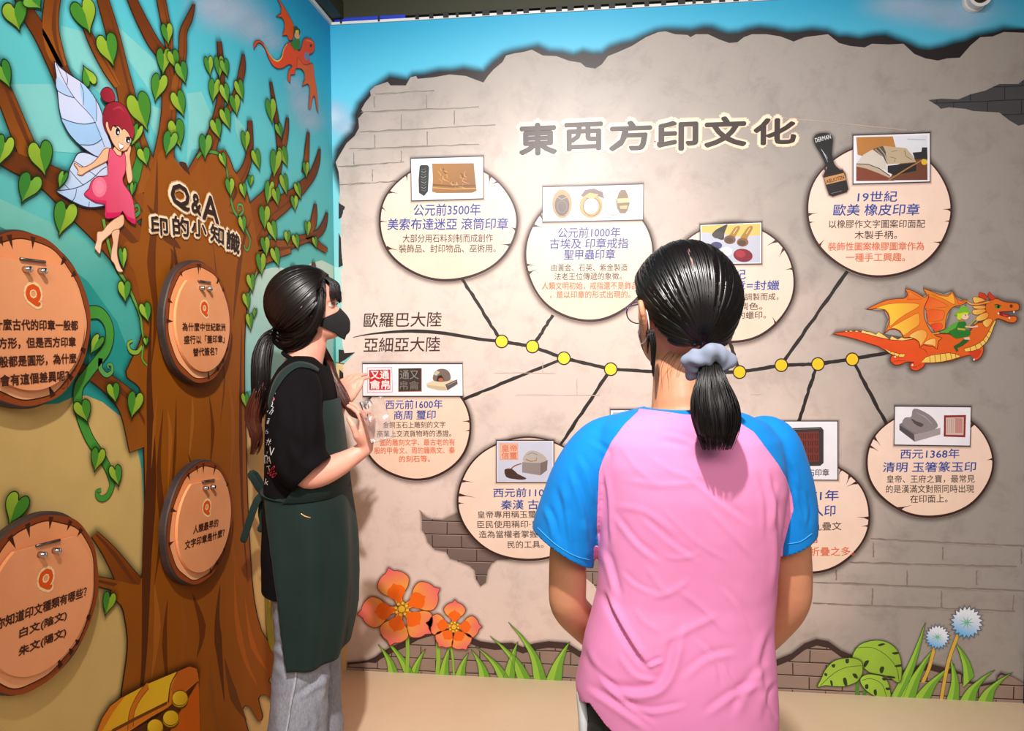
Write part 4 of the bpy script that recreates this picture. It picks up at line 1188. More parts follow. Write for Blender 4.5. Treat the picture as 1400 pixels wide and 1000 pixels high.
for P, w, col in [
 ([(214,216),(212,290),(206,360),(212,430),(206,500)], 34, BR2), ([(232,340),(236,352),(230,380)], 20, BR2), ([(259,240),(252,228),(244,222)], 24, (80, 38, 14)),
 ([(206,420),(203,520),(206,640),(200,760),(196,900),(186,1000)], 46, (86, 42, 12)), ([(222,560),(216,640),(220,720),(210,800)], 26, BR2), ([(240,545),(238,620),(232,700)], 14, BR2), ([(262,540),(262,580),(256,640)], 16, (168, 98, 34)),
 ([(228,560),(232,600),(228,680)], 18, (168, 96, 30)), ([(214,540),(210,580),(206,640)], 12, (160, 90, 30)), ([(285,540),(290,590),(286,640)], 20, BR2), ([(312,520),(318,580),(314,660)], 22, (160, 88, 36)), ([(330,440),(328,540),(330,680),(338,800)], 22, (96, 44, 26)),
 ([(210,800),(214,860),(206,930)], 30, (168, 96, 28)), ([(228,820),(224,880),(230,960)], 22, BR2), ([(246,815),(252,870),(240,930)], 30, (150, 84, 22)), ([(262,812),(276,860),(268,900)], 34, BR2), ([(300,800),(296,850),(300,900),(306,960)], 40, (92, 46, 12)),
 ([(320,780),(322,840),(334,900),(352,940)], 30, (176, 92, 24)), ([(334,820),(344,880),(366,920)], 26, (180, 92, 22)), ([(306,900),(318,950),(336,985)], 36, (110, 56, 16)), ([(286,900),(290,960),(300,1010)], 26, (140, 80, 24)), ([(342,300),(330,340),(322,400),(318,440)], 26, (110, 54, 22)), ([(312,290),(330,300),(345,330)], 14, (104, 52, 22)), ([(290,330),(300,420),(308,480)], 12, (112, 58, 18)), ([(235,330),(240,360),(236,400)], 14, (84, 42, 14)), ([(200,280),(226,320),(246,340)], 40, (100, 50, 16)), ([(300,470),(306,520),(300,580)], 10, (112, 58, 18)), ([(316,250),(322,262),(312,284)], 18, (96, 46, 18)),
 ([(305,660),(315,740),(330,820)], 26, (160, 84, 22)), ([(270,650),(262,640),(256,620)], 14, BR2)]:
    streak(P, w, col)
c.build('trunk', tree)

# ------------------------------------------------------------------ leaves and vines
HEART = [(0,-.42),(.16,-.70),(.45,-.82),(.74,-.62),(.80,-.25),(.66,.18),(.40,.56),(.16,.82),(.10,1.05),(-.06,.80),(-.34,.50),(-.66,.16),(-.82,-.25),(-.72,-.62),(-.44,-.80),(-.15,-.70)]
def leaf(cv, x, y, w, h, rot=0.0, flip=1, tone=0):
    """w, h photo pixel extents of a heart leaf; rot degrees clockwise"""
    cr_, sr = cos(radians(rot)), sin(radians(rot))
    def T(p):
        a, b = p[0] * w * .55 * flip, p[1] * h * .5
        return (x + a * cr_ - b * sr, y + a * sr + b * cr_)
    P = cr([T(p) for p in HEART], 3)
    half = cr([T(p) for p in HEART[:9]], 3, False) + [T((.02, .4)), T((-.04, 0))]
    base = [(150, 186, 52), (120, 176, 60), (160, 196, 60)][tone]
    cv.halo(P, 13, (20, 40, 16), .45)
    cv.fill(P, base, ((tuple(int(k * .86) for k in base)), T((0, -.8)), T((0, 1))))
    cv.fill(half, tuple(int(k * m) for k, m in zip(base, (.46, .74, .8))))
    cv.outline(P, 2.4, (22, 52, 22))
LEAVES = [(19,20,38,44,-10,1,0),(44,2,30,28,-40,1,1),(114,20,38,52,-20,-1,0),(146,66,32,50,-14,1,0),(119,105,22,32,160,1,2),(190,150,36,58,-16,1,0),(3,100,26,44,-20,1,1),(2,205,30,50,15,-1,2),(54,214,38,52,-8,1,0),(37,256,36,46,20,-1,1),(86,297,36,52,12,-1,0),(227,45,18,33,-8,-1,0),(222,82,22,40,0,-1,0),(236,81,18,32,-14,1,0),(247,98,19,34,-14,1,1),(215,118,25,42,10,-1,0),(243,140,22,40,-16,1,0),(240,181,25,44,-10,1,0),(230,195,22,38,12,-1,1),(195,213,20,28,-12,1,2),(184,184,16,36,20,-1,2),(284,89,14,30,-8,-1,0),(298,90,15,34,-5,-1,0),(306,92,14,28,-12,1,1),(291,122,18,36,4,-1,0),(306,127,15,32,-12,1,2),(320,142,16,32,-10,-1,0),(326,122,14,32,-14,1,0),(307,161,16,34,-16,1,0),(294,175,17,32,-14,1,0),(279,199,20,38,0,-1,1),(303,218,11,24,-16,1,2),(334,192,14,32,-4,-1,0),(369,150,16,38,-6,-1,0),(380,178,11,24,-14,1,1),(386,213,14,32,-16,1,0),(375,222,18,42,4,-1,0),(349,217,14,32,-12,1,0),(417,231,10,24,-4,-1,0),(341,247,9,18,0,-1,1),(366,262,14,36,6,-1,2),(376,268,13,28,-8,1,0),(387,251,13,32,-10,1,0),(406,260,10,26,-14,1,0),(401,277,11,24,-6,-1,2),(360,296,17,36,-2,-1,0),(371,315,15,32,-14,1,2),(391,324,10,20,0,1,2),(403,330,11,24,-12,1,2),(419,312,10,24,-2,-1,0),(429,331,8,18,-10,1,0),(361,336,14,30,-8,-1,0),(375,350,14,30,-14,1,2),(355,360,15,34,-4,-1,0),(341,386,13,28,-6,1,2),(335,411,12,26,-8,1,2),(339,439,11,26,-4,1,2),(346,428,6,16,10,1,1),(333,547,11,24,-6,1,2),
 (165,352,13,33,-4,-1,2),(167,397,20,32,-2,1,2),(196,426,18,30,-12,1,2),(128,470,18,32,30,1,2),(152,536,20,30,-8,1,0),(181,552,24,40,10,-1,0),(110,561,27,34,-16,1,0),(130,627,22,36,10,-1,0),(155,649,20,32,-10,1,2),(312,255,14,28,-6,-1,2),(330,260,11,24,-8,1,2),(329,306,12,26,-6,1,2),(17,694,36,50,24,1,0),(145,824,20,36,12,-1,0),(196,467,8,14,0,1,2),(81,245,14,28,20,1,1),(178,258,10,22,10,1,1)]
lv = Canvas('L', 0.0028, 0.000012)
for n, L in enumerate(LEAVES):
    leaf(lv, *L)
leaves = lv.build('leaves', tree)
def vine(label, curves, group='printed vines'):
    q = curves[0][0][len(curves[0][0]) // 2]
    t = motif('vine_print', 'L', q[0], q[1], label, 'vine', group)
    for i, (P, w, tp, col) in enumerate(curves):
        k = Canvas('L', 0.0024, 0.00001)
        k.stroke(P, w + 5, (26, 50, 26), smooth=6, taper=tp); k.stroke(P, w, col, smooth=6, taper=tp)
        k.build('stem' if i == 0 else 'tendril', t)
GV = (70, 150, 56)
vine('thick green vine hanging from the upper left round board down over the sandy ground', [([(118,428),(134,428),(145,440),(149,458),(144,478),(132,494),(118,512),(107,528),(105,548),(110,572),(121,600),(136,622),(146,640),(152,660),(148,675),(140,682),(133,680),(131,673),(137,670)], 26, (1.0, .9, .28), GV), ([(136,490),(136,504),(144,513),(152,508),(151,499),(146,499),(147,504)], 14, (1, .6, .3), (96, 160, 84))])
vine('thin green vine running down the trunk edge below the feet of the fairy', [([(140,300),(146,330),(156,362),(172,388),(182,410),(190,430),(193,450),(195,470),(193,490),(200,500)], 9, (1, .9, .5), (110, 160, 60)), ([(193,474),(186,482),(177,480),(174,470),(180,466)], 12, (.8, .8, .4), (140, 180, 60)), ([(186,196),(190,215),(184,240),(176,262),(168,280)], 30, (.6, 1, .6), (62, 136, 52)), ([(182,296),(189,290),(187,281),(181,284),(184,290)], 9, (1, .8, .4), (70, 140, 70))])
vine('thin green vine with curled tendrils on the right of the tree heading', [([(268,216),(276,208),(290,208),(301,213),(308,228),(311,246),(314,268),(318,286),(324,296),(330,306),(337,318),(341,330),(338,342),(334,340),(333,335)], 11, (.7, 1, .6), (86, 150, 70)), ([(324,297),(331,290),(330,281),(325,280),(324,287),(327,288)], 9, (1, .8, .4), (96, 160, 84)), ([(350,372),(344,392),(338,410),(338,424),(342,440)], 8, (1, .9, .5), (110, 160, 80))])

# ------------------------------------------------------------------ heading on the trunk
th = motif('tree_heading', 'L', 265, 300, 'dark heading with cream rims curving over the trunk above the round boards', 'lettering')
CH = [('Q', 231, 256, 253, 287, 4), ('&', 259, 272, 266, 292, 6), ('A', 274, 296, 269, 302, 8), ('印', 203, 226, 297, 321, 4), ('的', 233, 255, 297, 322, 3), ('小', 259, 279, 301, 323, 5), ('知', 285, 303, 309, 332, 7), ('識', 307, 325, 318, 344, 9)]
g = Canvas('L', 0.0040, 0.00001)
for s, x0, x1, y0, y1, sl in CH:
    for bo, col in ((.15, (206, 160, 104)), (.10, (252, 232, 206))):
        g.text(s, (x0 - 1, (y0 + y1) / 2 - sl / 2), (x1 + 1, (y0 + y1) / 2 + sl / 2), y1 - y0 + 2, col, bo)
g.build('glow', th)
for s, x0, x1, y0, y1, sl in CH:
    d = Canvas('L', 0.0064); d.text(s, (x0, (y0 + y1) / 2 - sl / 2), (x1, (y0 + y1) / 2 + sl / 2), y1 - y0, (48, 28, 20), .035); d.build('character', th)

# ------------------------------------------------------------------ fairy
def A(x, y): return (60 + x * .16, 70 + y * .16)
def B_(x, y): return (60 + x * .16, 220 + y * .16)
fa = motif('fairy_print', 'L', 150, 230, 'red haired fairy in a pink dress with pale blue wings on the left wall', 'fairy')
SK, SKO = (240, 190, 150), (150, 86, 60)
c = Canvas('L', 0.0050, 0.00001)
w1 = [A(*p) for p in [(70,92),(120,140),(200,200),(300,265),(380,350),(440,440),(480,540),(500,620),(525,720),(560,830),(500,900),(440,905),(360,860),(270,790),(190,700),(135,590),(108,480),(95,340),(85,210)]]
w2 = [B_(*p) for p in [(235,0),(270,-60),(330,-72),(420,-40),(500,-10),(530,60),(540,120),(480,140),(440,180),(380,260),(440,330),(490,360),(500,385),(400,400),(320,390),(230,350),(160,310),(90,260),(150,200),(185,130),(205,60)]]
c.halo(w1, 14, (20, 30, 40), .4); c.halo(w2, 14, (20, 30, 40), .4)
c.fill(w2, (206, 220, 246), ((176, 206, 242), B_(300, 0), B_(250, 350)), smooth=3); c.outline(cr(w2, 3), 2.6, (40, 44, 60))
for P in ([(235,0),(300,40),(400,110),(470,160)], [(205,85),(260,150),(320,210)], [(155,200),(200,245)], [(95,255),(200,245),(300,215),(400,150),(470,80),(520,50)], [(225,345),(250,300),(260,240)], [(365,395),(370,350)]): c.stroke([B_(*p) for p in P], 1.8, (60, 66, 90), smooth=3)
c.build('lower_wing', fa)
c = Canvas('L', 0.0054, 0.00001)
c.fill(w1, (214, 220, 248), ((190, 212, 246), A(100, 120), A(400, 850)), smooth=3); c.outline(cr(w1, 3), 2.6, (40, 44, 60))
for P in ([(90,110),(240,400)] + [], ): pass
for P, col in (([(100,345),(90,220),(160,290),(240,400)], (178, 208, 246)), ([(290,270),(400,380),(430,480),(425,590),(320,470)], (166, 204, 246)), ([(130,575),(220,610),(330,625),(420,612),(480,750),(400,805),(290,800),(200,700)], (160, 202, 244))): c.fill([A(*p) for p in P], col, smooth=3)
for P in ([(85,110),(150,250),(240,400),(380,550),(430,640),(500,820)], [(95,338),(160,375),(245,402)], [(165,180),(182,240),(175,290)], [(290,270),(318,360),(315,465)], [(420,400),(432,500),(428,600)], [(130,575),(230,610),(330,625),(425,608)], [(290,800),(400,800),(480,750)]): c.stroke([A(*p) for p in P], 1.8, (60, 66, 90), smooth=3)
c.build('upper_wing', fa)
c = Canvas('L', 0.0060, 0.00001)
for P in ([B_(*p) for p in [(650,460),(665,510),(650,560),(560,620),(500,670),(475,700),(465,760),(455,795),(425,765),(412,740),(430,680),(435,610),(480,600),(520,550),(580,500)]], [B_(*p) for p in [(560,610),(625,590),(612,700),(605,800),(630,900),(655,945),(620,950),(600,930),(580,880),(552,840),(558,760),(570,700)]]):
    c.fill(P, SK, ((246, 208, 176), P[0], P[len(P) // 2]), smooth=3); c.outline(cr(P, 3), 1.8, SKO)
c.build('legs', fa)
c = Canvas('L', 0.0064, 0.00001)
arm1 = [A(*p) for p in [(535,830),(535,880),(525,930),(480,960),(400,1000),(330,1040),(300,1060),(262,1050),(270,1020),(232,965),(245,960),(290,990),(340,985),(400,950),(450,895),(490,840)]]
arm2 = [A(*p) for p in [(665,870),(690,855),(700,815),(718,812),(722,840),(712,900),(722,980),(735,1080),(725,1120),(700,1125),(685,1060),(672,960)]]
for P in (arm1, arm2): c.fill(P, SK, smooth=3); c.outline(cr(P, 3), 1.8, SKO)
c.fill([A(*p) for p in [(580,820),(640,850),(640,900),(590,890),(565,850)]], SK)
c.build('arms', fa)
c = Canvas('L', 0.0068, 0.00001)
dress = [(B_(x, y)) for x, y in [(535,-100),(570,-90),(600,-50),(640,-40),(665,-75),(678,30),(668,110),(650,150),(660,200),(710,270),(740,340),(755,460),(760,545),(690,500),(650,430),(620,470),(560,490),(500,488),(498,420),(498,370),(420,355),(360,320),(318,285),(360,240),(380,180),(440,135),(520,128),(520,60)]]
c.fill(dress, (216, 60, 100), ((228, 90, 124), B_(420, 400), B_(620, 150)), smooth=2); c.outline(cr(dress, 2), 2.2, (130, 24, 50))
c.fill([B_(*p) for p in [(505,440),(560,445),(620,440),(645,432),(620,470),(560,488),(502,486)]], (214, 20, 90)); c.fill([B_(*p) for p in [(325,285),(390,330),(510,340),(512,440),(500,440),(498,368),(420,352),(355,320)]], (214, 36, 96)); c.fill([B_(*p) for p in [(652,432),(700,480),(755,500),(760,545),(690,500)]], (214, 20, 90))
c.fill(oval(*B_(450, 225), 10, 14, 16), (238, 122, 150)); c.fill(oval(*B_(450, 225), 6, 9, 16), (240, 136, 160))
c.build('dress', fa)
c = Canvas('L', 0.0074, 0.00001)
face = [A(*p) for p in [(500,590),(520,600),(545,650),(600,620),(680,650),(715,740),(710,800),(680,845),(640,855),(600,835),(560,780),(530,710),(505,660)]]
c.fill(face, SK, smooth=3); c.outline(cr(face, 3), 1.8, SKO)
c.build('face', fa)
c = Canvas('L', 0.0078, 0.00001)
hair = [A(*p) for p in [(480,520),(500,470),(540,440),(600,432),(660,470),(700,530),(730,610),(748,680),(740,740),(720,745),(690,690),(655,660),(640,672),(610,640),(560,640),(545,680),(528,650),(522,610),(505,600),(500,640),(525,720),(490,660),(474,590)]]
bun = [A(*p) for p in [(455,370),(475,325),(515,308),(555,330),(580,385),(575,425),(520,440),(480,420)]]
for P in (bun, hair): c.fill(P, (142, 26, 46), ((164, 40, 56), P[0], P[len(P) // 2]), smooth=3); c.outline(cr(P, 3), 1.8, (70, 12, 26))
c.stroke([A(560, 500), A(620, 480), A(660, 520)], 5, (180, 60, 76), smooth=3, taper=(.2, 1, .2))
c.build('hair', fa)
c = Canvas('L', 0.0084, 0.00001)
for ex, ey, rx, ry in ((600, 690, 3.1, 5.6), (690, 762, 3.4, 4.2)):
    x, y = A(ex, ey)
    c.fill(oval(x, y, rx * 1.25, ry * 1.15, 14), (250, 246, 240)); c.fill(oval(x + .2, y, rx, ry, 14), (34, 22, 18)); c.fill(oval(x + .9, y + 1.2, rx * .4, ry * .35, 8), (240, 240, 240))
c.stroke([A(570, 640), A(595, 652), A(620, 680)], 2.6, (60, 20, 20)); c.stroke([A(672, 740), A(695, 735), A(715, 745)], 2.4, (60, 20, 20))
c.fill([A(*p) for p in [(608,780),(630,795),(658,805),(645,830),(622,840),(612,820)]], (250, 248, 246)); c.outline([A(*p) for p in [(608,780),(630,795),(658,805),(645,830),(622,840),(612,820)]], 1.4, (150, 60, 60))
c.build('eyes_and_mouth', fa)

# ------------------------------------------------------------------ small dragon in the sky
def S(x, y): return (330 + x * .16, y * .16)
sd = motif('dragon_print', 'L', 400, 75, 'small orange flying dragon with rider high in the sky corner above the branches', 'dragon')
OR = (214, 84, 34)
w = [S(*p) for p in [(295,-20),(335,25),(370,80),(410,150),(440,210),(450,260),(430,340),(400,340),(385,300),(345,305),(360,260),(365,200),(340,150),(290,140),(330,120),(335,60)]]
w2 = [S(*p) for p in [(475,490),(520,550),(560,555),(605,545),(615,640),(635,760),(645,860),(650,965),(640,940),(630,870),(618,820),(600,840),(585,920),(570,935),(575,840),(580,760),(560,715),(512,735),(535,680),(530,620),(500,585),(470,580)]]
bd = [S(*p) for p in [(98,420),(100,380),(120,350),(150,347),(185,375),(215,430),(250,490),(290,525),(325,510),(350,440),(370,390),(410,360),(450,400),(490,440),(510,400),(520,350),(545,325),(590,335),(618,370),(620,420),(600,455),(570,470),(580,540),(540,560),(500,550),(480,580),(455,590),(450,635),(415,640),(410,705),(390,680),(400,600),(430,570),(400,550),(350,580),(300,585),(255,550),(220,480),(195,410),(160,370),(130,370)]]
c = Canvas('L', 0.0020, 0.00001)
for P in (w, w2, bd): c.halo(P, 12, (20, 40, 60), .4)
c.build('airbrushed_rim', sd)
for nm, P, col, z in (('wing', w, (214, 82, 16), .0024), ('body', bd, (222, 74, 20), .0028), ('wing', w2, (214, 96, 30), .0034)):
    c = Canvas('L', z, 0.00001); c.fill(P, col, smooth=2); c.outline(cr(P, 2), 2.2, (110, 40, 24))
    if nm == 'body':
        c.stroke([S(185, 380), S(225, 450), S(265, 505), S(305, 522), S(340, 490), S(355, 425), S(385, 375)], 5, (232, 196, 96), smooth=3, taper=(.3, 1, .4)); c.fill(oval(*S(588, 390), 1.6, 2.2, 8), (90, 40, 20)); c.fill([S(*p) for p in [(535,450),(570,450),(580,500),(550,520),(530,490)]], (120, 130, 170)); c.stroke([S(545, 345), S(580, 350), S(610, 370)], 4, (216, 140, 50))
    c.build(nm, sd)
c = Canvas('L', 0.0040, 0.00001)
c.fill([S(*p) for p in [(430,350),(470,320),(495,350),(490,420),(450,430),(410,380)]], (62, 120, 46)); c.fill(oval(*S(470, 300), 4.2, 5.5, 12), (206, 170, 120)); c.fill([S(*p) for p in [(435,300),(440,230),(460,220),(495,260),(490,320),(480,270),(455,265)]], (50, 84, 44)); c.fill(oval(*S(468, 268), 2.5, 1.8, 8), (214, 200, 60))
c.build('rider', sd)

# ------------------------------------------------------------------ treasure chest
def T(x, y): return (120 + x * 260 / 1400, 900 + y * 100 / 538)
cs = motif('treasure_chest_print', 'L', 215, 975, 'open yellow treasure chest with gold coins printed at the foot of the tree', 'chest')
lid = [T(*p) for p in [(60,700),(50,540),(90,440),(150,350),(230,290),(430,190),(650,95),(730,60),(780,70),(800,110),(805,175),(620,345),(450,440),(290,545),(200,640)]]
c = Canvas('L', 0.0050, 0.00001); c.halo(lid, 24, (30, 20, 6), .6)
c.fill(lid, (212, 120, 24), smooth=0); c.outline(lid, 3, (70, 34, 10))
c.fill([T(*p) for p in [(90,540),(170,400),(260,280),(440,185),(650,98),(600,200),(570,325),(340,440),(170,530)]], (236, 190, 40), ((224, 168, 30), T(600, 150), T(150, 480)))
for P in ([(430,200),(360,290),(310,400),(300,520)],): c.stroke([T(*p) for p in P], 22, (70, 34, 10), smooth=4); c.stroke([T(*p) for p in P], 18, (206, 112, 24), smooth=4)
c.stroke([T(*p) for p in [(160,540),(340,445),(570,330)]], 8, (110, 60, 14)); c.stroke([T(*p) for p in [(650,98),(595,200),(580,330)]], 5, (90, 46, 12), smooth=4)
c.fill([T(*p) for p in [(650,100),(740,62),(790,80),(800,160),(620,310),(600,230)]], (196, 98, 26), smooth=0)
c.build('lid', cs)
c = Canvas('L', 0.0056, 0.00001)
c.fill([T(*p) for p in [(290,545),(500,430),(800,165),(700,300),(620,420),(560,540),(500,700),(250,700)]], (84, 42, 14)); c.fill([T(*p) for p in [(800,170),(805,300),(812,540),(815,800),(500,800),(560,600),(640,430)]], (198, 92, 14)); c.stroke([T(*p) for p in [(800,170),(640,430),(560,600),(500,800)]], 5, (120, 56, 10))
c.build('box', cs)
for x, y in ((662, 295), (594, 440), (478, 505)):
    c = Canvas('L', 0.0062 + (700 - x) * 1e-6, 0.00001)
    px, py = T(x, y + 22); c.fill(oval(px, py, 11.5, 11, 22, -.5), (90, 56, 10)); px, py = T(x, y + 10); c.fill(oval(px, py, 11.3, 10.5, 22, -.5), (196, 156, 24)); px, py = T(x, y); c.fill(oval(px, py, 11, 10.4, 22, -.5), (236, 196, 40), ((214, 160, 24), (px - 8, py - 6), (px + 8, py + 8))); c.outline(oval(px, py, 11, 10.4, 22, -.5), 2, (100, 66, 12))
    c.build('coin', cs)
gp = motif('reed_print', 'L', 368, 830, 'yellow green reeds printed behind the jeans, right of the trunk', 'grass')
for i, (a, b, t_) in enumerate([((366,880),(374,890),(362,790)), ((372,890),(380,900),(372,795)), ((378,895),(388,905),(384,800)), ((384,905),(394,915),(396,806))]):
    c = Canvas('L', 0.0030 + i * 1e-5, 0.00001); c.fill([a, ((a[0]+t_[0])/2-2, (a[1]+t_[1])/2), t_, ((b[0]+t_[0])/2+1, (b[1]+t_[1])/2), b], (160, 150, 50), smooth=3); c.build('blade', gp)

# ------------------------------------------------------------------ round wooden question boards on the left wall
M_BOARD_SIDE = mat('board_edge', rough=0.6, build=noisy((70, 50, 44), (40, 32, 32), 14))
M_CHROME = mat('chrome', (200, 200, 204), 0.18, 1.0)
def board(y, z, label, lines, q_dz, rot, seed, R0=0.165):
    t = empty('question_board', (0.0, y, z))
    tag(t, label, 'board', 'round question boards on the tree wall')
    th_ = 0.029
    bm = bmesh.new()
    R_ = random.Random(seed)
    n = 96
    ring = [[], [], [], []]
    for i in range(n):
        a = 2 * pi * i / n
        k = R0 * (1 + .010 * sin(3 * a + seed) + .006 * sin(8 * a + seed))
        for j, (x, s) in enumerate(((0.0095, 1.0), (th_ - .004, 1.0), (th_ - .001, .99), (th_, .98))):
            ring[j].append(bm.verts.new((x, y + k * s * cos(a), z + k * s * sin(a))))
    for j in range(3):
        for i in range(n): bm.faces.new((ring[j][i], ring[j][(i + 1) % n], ring[j + 1][(i + 1) % n], ring[j + 1][i]))
    bm.faces.new(ring[3]); bm.faces.new(ring[0][::-1])
    link_bm('board', bm, M_BOARD_SIDE, t)
    # printed face: bark rim and the lighter cut wood
    k = Canvas('l', 0.0005, 0.00004, th_)
    k.plane = 'l'
    def cir(r, amp=.0, sd=0, n=80): return [(y + r * R0 * (1 + amp * sin(5 * a + sd) + amp * .7 * sin(11 * a + sd)) * cos(a), z + r * R0 * (1 + amp * sin(5 * a + sd) + amp * .7 * sin(11 * a + sd)) * sin(a)) for a in [2 * pi * i / n for i in range(n)]]
    k.fill(cir(.98, .008, seed), (132, 62, 26), ((150, 72, 30), (y, z + R0), (y, z - R0)))
    k.build('bark_rim', t)
    k = Canvas('l', 0.0008, 0.00004, th_)
    wood = cir(.905, .012, seed + 1)
    k.fill(wood, (238, 154, 100), ((246, 180, 130), (y, z + R0), (y, z - R0))); k.outline(wood, 2.2, (60, 26, 14))
    for d in (118, 100, 84, 36, 158, 178, -28, -48, -66, -78, 60):
        a = radians(d + R_.uniform(-8, 8)); r1, r2, w = .95 * R0, R0 * R_.uniform(.76, .86), .006
        ca, sa = cos(a), sin(a)
        k.fill([(y + r1 * ca - w * sa, z + r1 * sa + w * ca), (y + r2 * ca, z + r2 * sa), (y + r1 * ca + w * sa, z + r1 * sa - w * ca)], (70, 32, 16))
    k.build('cut_wood', t)
    # hinged round flap with the question
    cr_, sr = cos(rot), sin(rot)
    def Rt(a, b): return (y + a * cr_ - b * sr, z + a * sr + b * cr_)
    bm = bmesh.new()
    r = .80 * R0
    fl = []
    for i in range(72):
        a = 2 * pi * i / 72
        b_ = min(r * sin(a), r * .82)
        hw = sqrt(max(r * r - b_ * b_, 0))
        fl.append((r * cos(a) if r * sin(a) <= r * .82 else (r * cos(a)), b_))
    v0 = [bm.verts.new((th_ + .0035, *Rt(*p))) for p in fl]; v1 = [bm.verts.new((th_ + .0105, *Rt(*p))) for p in fl]
    for i in range(72): bm.faces.new((v0[i], v0[(i + 1) % 72], v1[(i + 1) % 72], v1[i]))
    bm.faces.new(v1)
    bm.faces.new(v0[::-1])
    flap = link_bm('flap', bm, mat('flap_wood', rough=.45, build=noisy((240, 162, 110), (232, 150, 98), 6)), t)
    k = Canvas('l', 0.0006, 0.00004, th_ + .0105)
    k.text('Q', Rt(-.017, q_dz), Rt(.017, q_dz), .040, (250, 216, 160), .16)
    k.text('Q', Rt(-.016, q_dz), Rt(.016, q_dz), .037, (226, 84, 20), .075)
    k.build('letter', flap)
    k = Canvas('l', 0.0006, 0.00004, th_ + .0105)
    for s, hw, dz, h in lines: k.text(s, Rt(-hw, dz), Rt(hw, dz), h, (74, 38, 26), .03)
    k.build('question_lettering', flap)
    # hinge with its two screws
    bm = bmesh.new()
    for sx in (-.012, .012, 0):
        pass
    m4 = Matrix.Translation((th_ + .013, *Rt(0, .83 * r))) @ Matrix.Rotation(-rot, 4, 'X')
    m4 = Matrix.Translation((th_ + .013, *Rt(0, .83 * r))) @ Matrix.Rotation(rot, 4, 'X')
    bmesh.ops.create_cone(bm, cap_ends=True, segments=12, radius1=.0028, radius2=.0028, depth=.058, matrix=m4 @ Matrix.Rotation(pi / 2, 4, 'X'))
    hg = link_bm('hinge', bm, mat('hinge_steel', (120, 112, 108), .35, .9), t, True)
    for sx in (-.018, .018):
        bm = bmesh.new()
        bmesh.ops.create_cone(bm, cap_ends=True, segments=14, radius1=.0062, radius2=.0050, depth=.012, matrix=Matrix.Translation((th_ + .0165, *Rt(sx, .83 * r - .018))) @ Matrix.Rotation(pi / 2, 4, 'Y'))
        bmesh.ops.create_uvsphere(bm, u_segments=12, v_segments=8, radius=.0058, matrix=Matrix.Translation((th_ + .0225, *Rt(sx, .83 * r - .018))) @ Matrix.Scale(.5, 4, (1, 0, 0)))
        link_bm('knob', bm, M_CHROME, t, True)
    return t
board(-1.668, 1.479, 'upper round wooden question board at the left edge with four lines of text', [('為什麼古代的印章一般都', .112, -.010, .0200), ('是方形，但是西方印章', .104, -.043, .0200), ('一般都是圓形，為什麼', .104, -.076, .0200), ('會有這個差異呢？', .082, -.109, .0200)], .045, 0.0, 1)
board(-1.083, 1.481, 'round wooden question board on the trunk just below the heading', [('為什麼中世紀歐洲', .106, -.012, .0215), ('盛行以「蓋印章」', .100, -.045, .0215), ('替代簽名？', .060, -.078, .0215)], .036, 0.0, 2)
board(-1.102, 0.945, 'tilted round wooden question board low on the trunk beside the apron wearer', [('人類最早的', .062, -.012, .0215), ('文字印章是什麼？', .098, -.045, .0215)], .036, -.11, 3)
board(-1.668, 0.945, 'tilted round wooden question board at the left edge, lower and near the chest', [('你知道印文種類有哪些？', .112, -.010, .0195), ('白文(陰文)', .058, -.043, .0195), ('朱文(陽文)', .058, -.076, .0195)], .040, -.10, 4)

# ------------------------------------------------------------------ small white wall camera at the top right
q = on_y(1331, 2, 0)
wc = empty('security_camera', (q.x, -0.0, q.z))
tag(wc, 'small white round surveillance camera fixed near the top right of the sky band', 'camera')
def disc(bm, y0, y1, r0, r1, seg=32):
    bmesh.ops.create_cone(bm, cap_ends=True, segments=seg, radius1=r0, radius2=r1, depth=abs(y1 - y0), matrix=Matrix.Translation((q.x, (y0 + y1) / 2, q.z)) @ Matrix.Rotation(pi / 2, 4, 'X'))
M_WP = mat('white_plastic', (236, 234, 236), .35)
bm = bmesh.new(); disc(bm, -.001, -.014, .042, .040); link_bm('base', bm, M_WP, wc, False)
bm = bmesh.new(); disc(bm, -.012, -.050, .033, .040)
link_bm('housing', bm, M_WP, wc, False)
bm = bmesh.new(); bmesh.ops.create_uvsphere(bm, u_segments=24, v_segments=12, radius=.029, matrix=Matrix.Translation((q.x, -.046, q.z)))
link_bm('lens_dome', bm, mat('dark_dome', (40, 34, 24), .15), wc, True)
# ------------------------------------------------------------------ tools for people and cloth
import numpy as np
_AX = np.array([list(RIGHT), list(UP), list(FWD)])
def to_px(P):
    q = (np.asarray(P) - np.array(CAM)) @ _AX.T
    return np.stack([700 + F_PX * q[:, 0] / q[:, 2], 500 - F_PX * q[:, 1] / q[:, 2]], 1)

def loft(rings, cap=True):
    n = len(rings[0])
    v = [p for r in rings for p in r]
    f = []
    for j in range(len(rings) - 1):
        for i in range(n):
            a, b = j * n + i, j * n + (i + 1) % n
            f.append((a, b, b + n, a + n))
    if cap:
        for base, rev in ((0, True), ((len(rings) - 1) * n, False)):
            c = sum((V(v[base + i]) for i in range(n)), V((0, 0, 0))) / n
            k = len(v); v.append(c)
            for i in range(n):
                a, b = base + i, base + (i + 1) % n
                f.append((b, a, k) if rev else (a, b, k))
    return v, f

def sring(c, a, b, ef, eb, el, er=None, n=36, p=2.3):
    """super-ellipse ring: a = front direction, b = side direction"""
    er = el if er is None else er
    out = []
    for i in range(n):
        t = 2 * pi * i / n
        x, y = cos(t), sin(t)
        x = math.copysign(abs(x) ** (2 / p), x); y = math.copysign(abs(y) ** (2 / p), y)
        out.append(V(c) + V(a) * (x * (ef if x > 0 else eb)) + V(b) * (y * (el if y > 0 else er)))
    return out

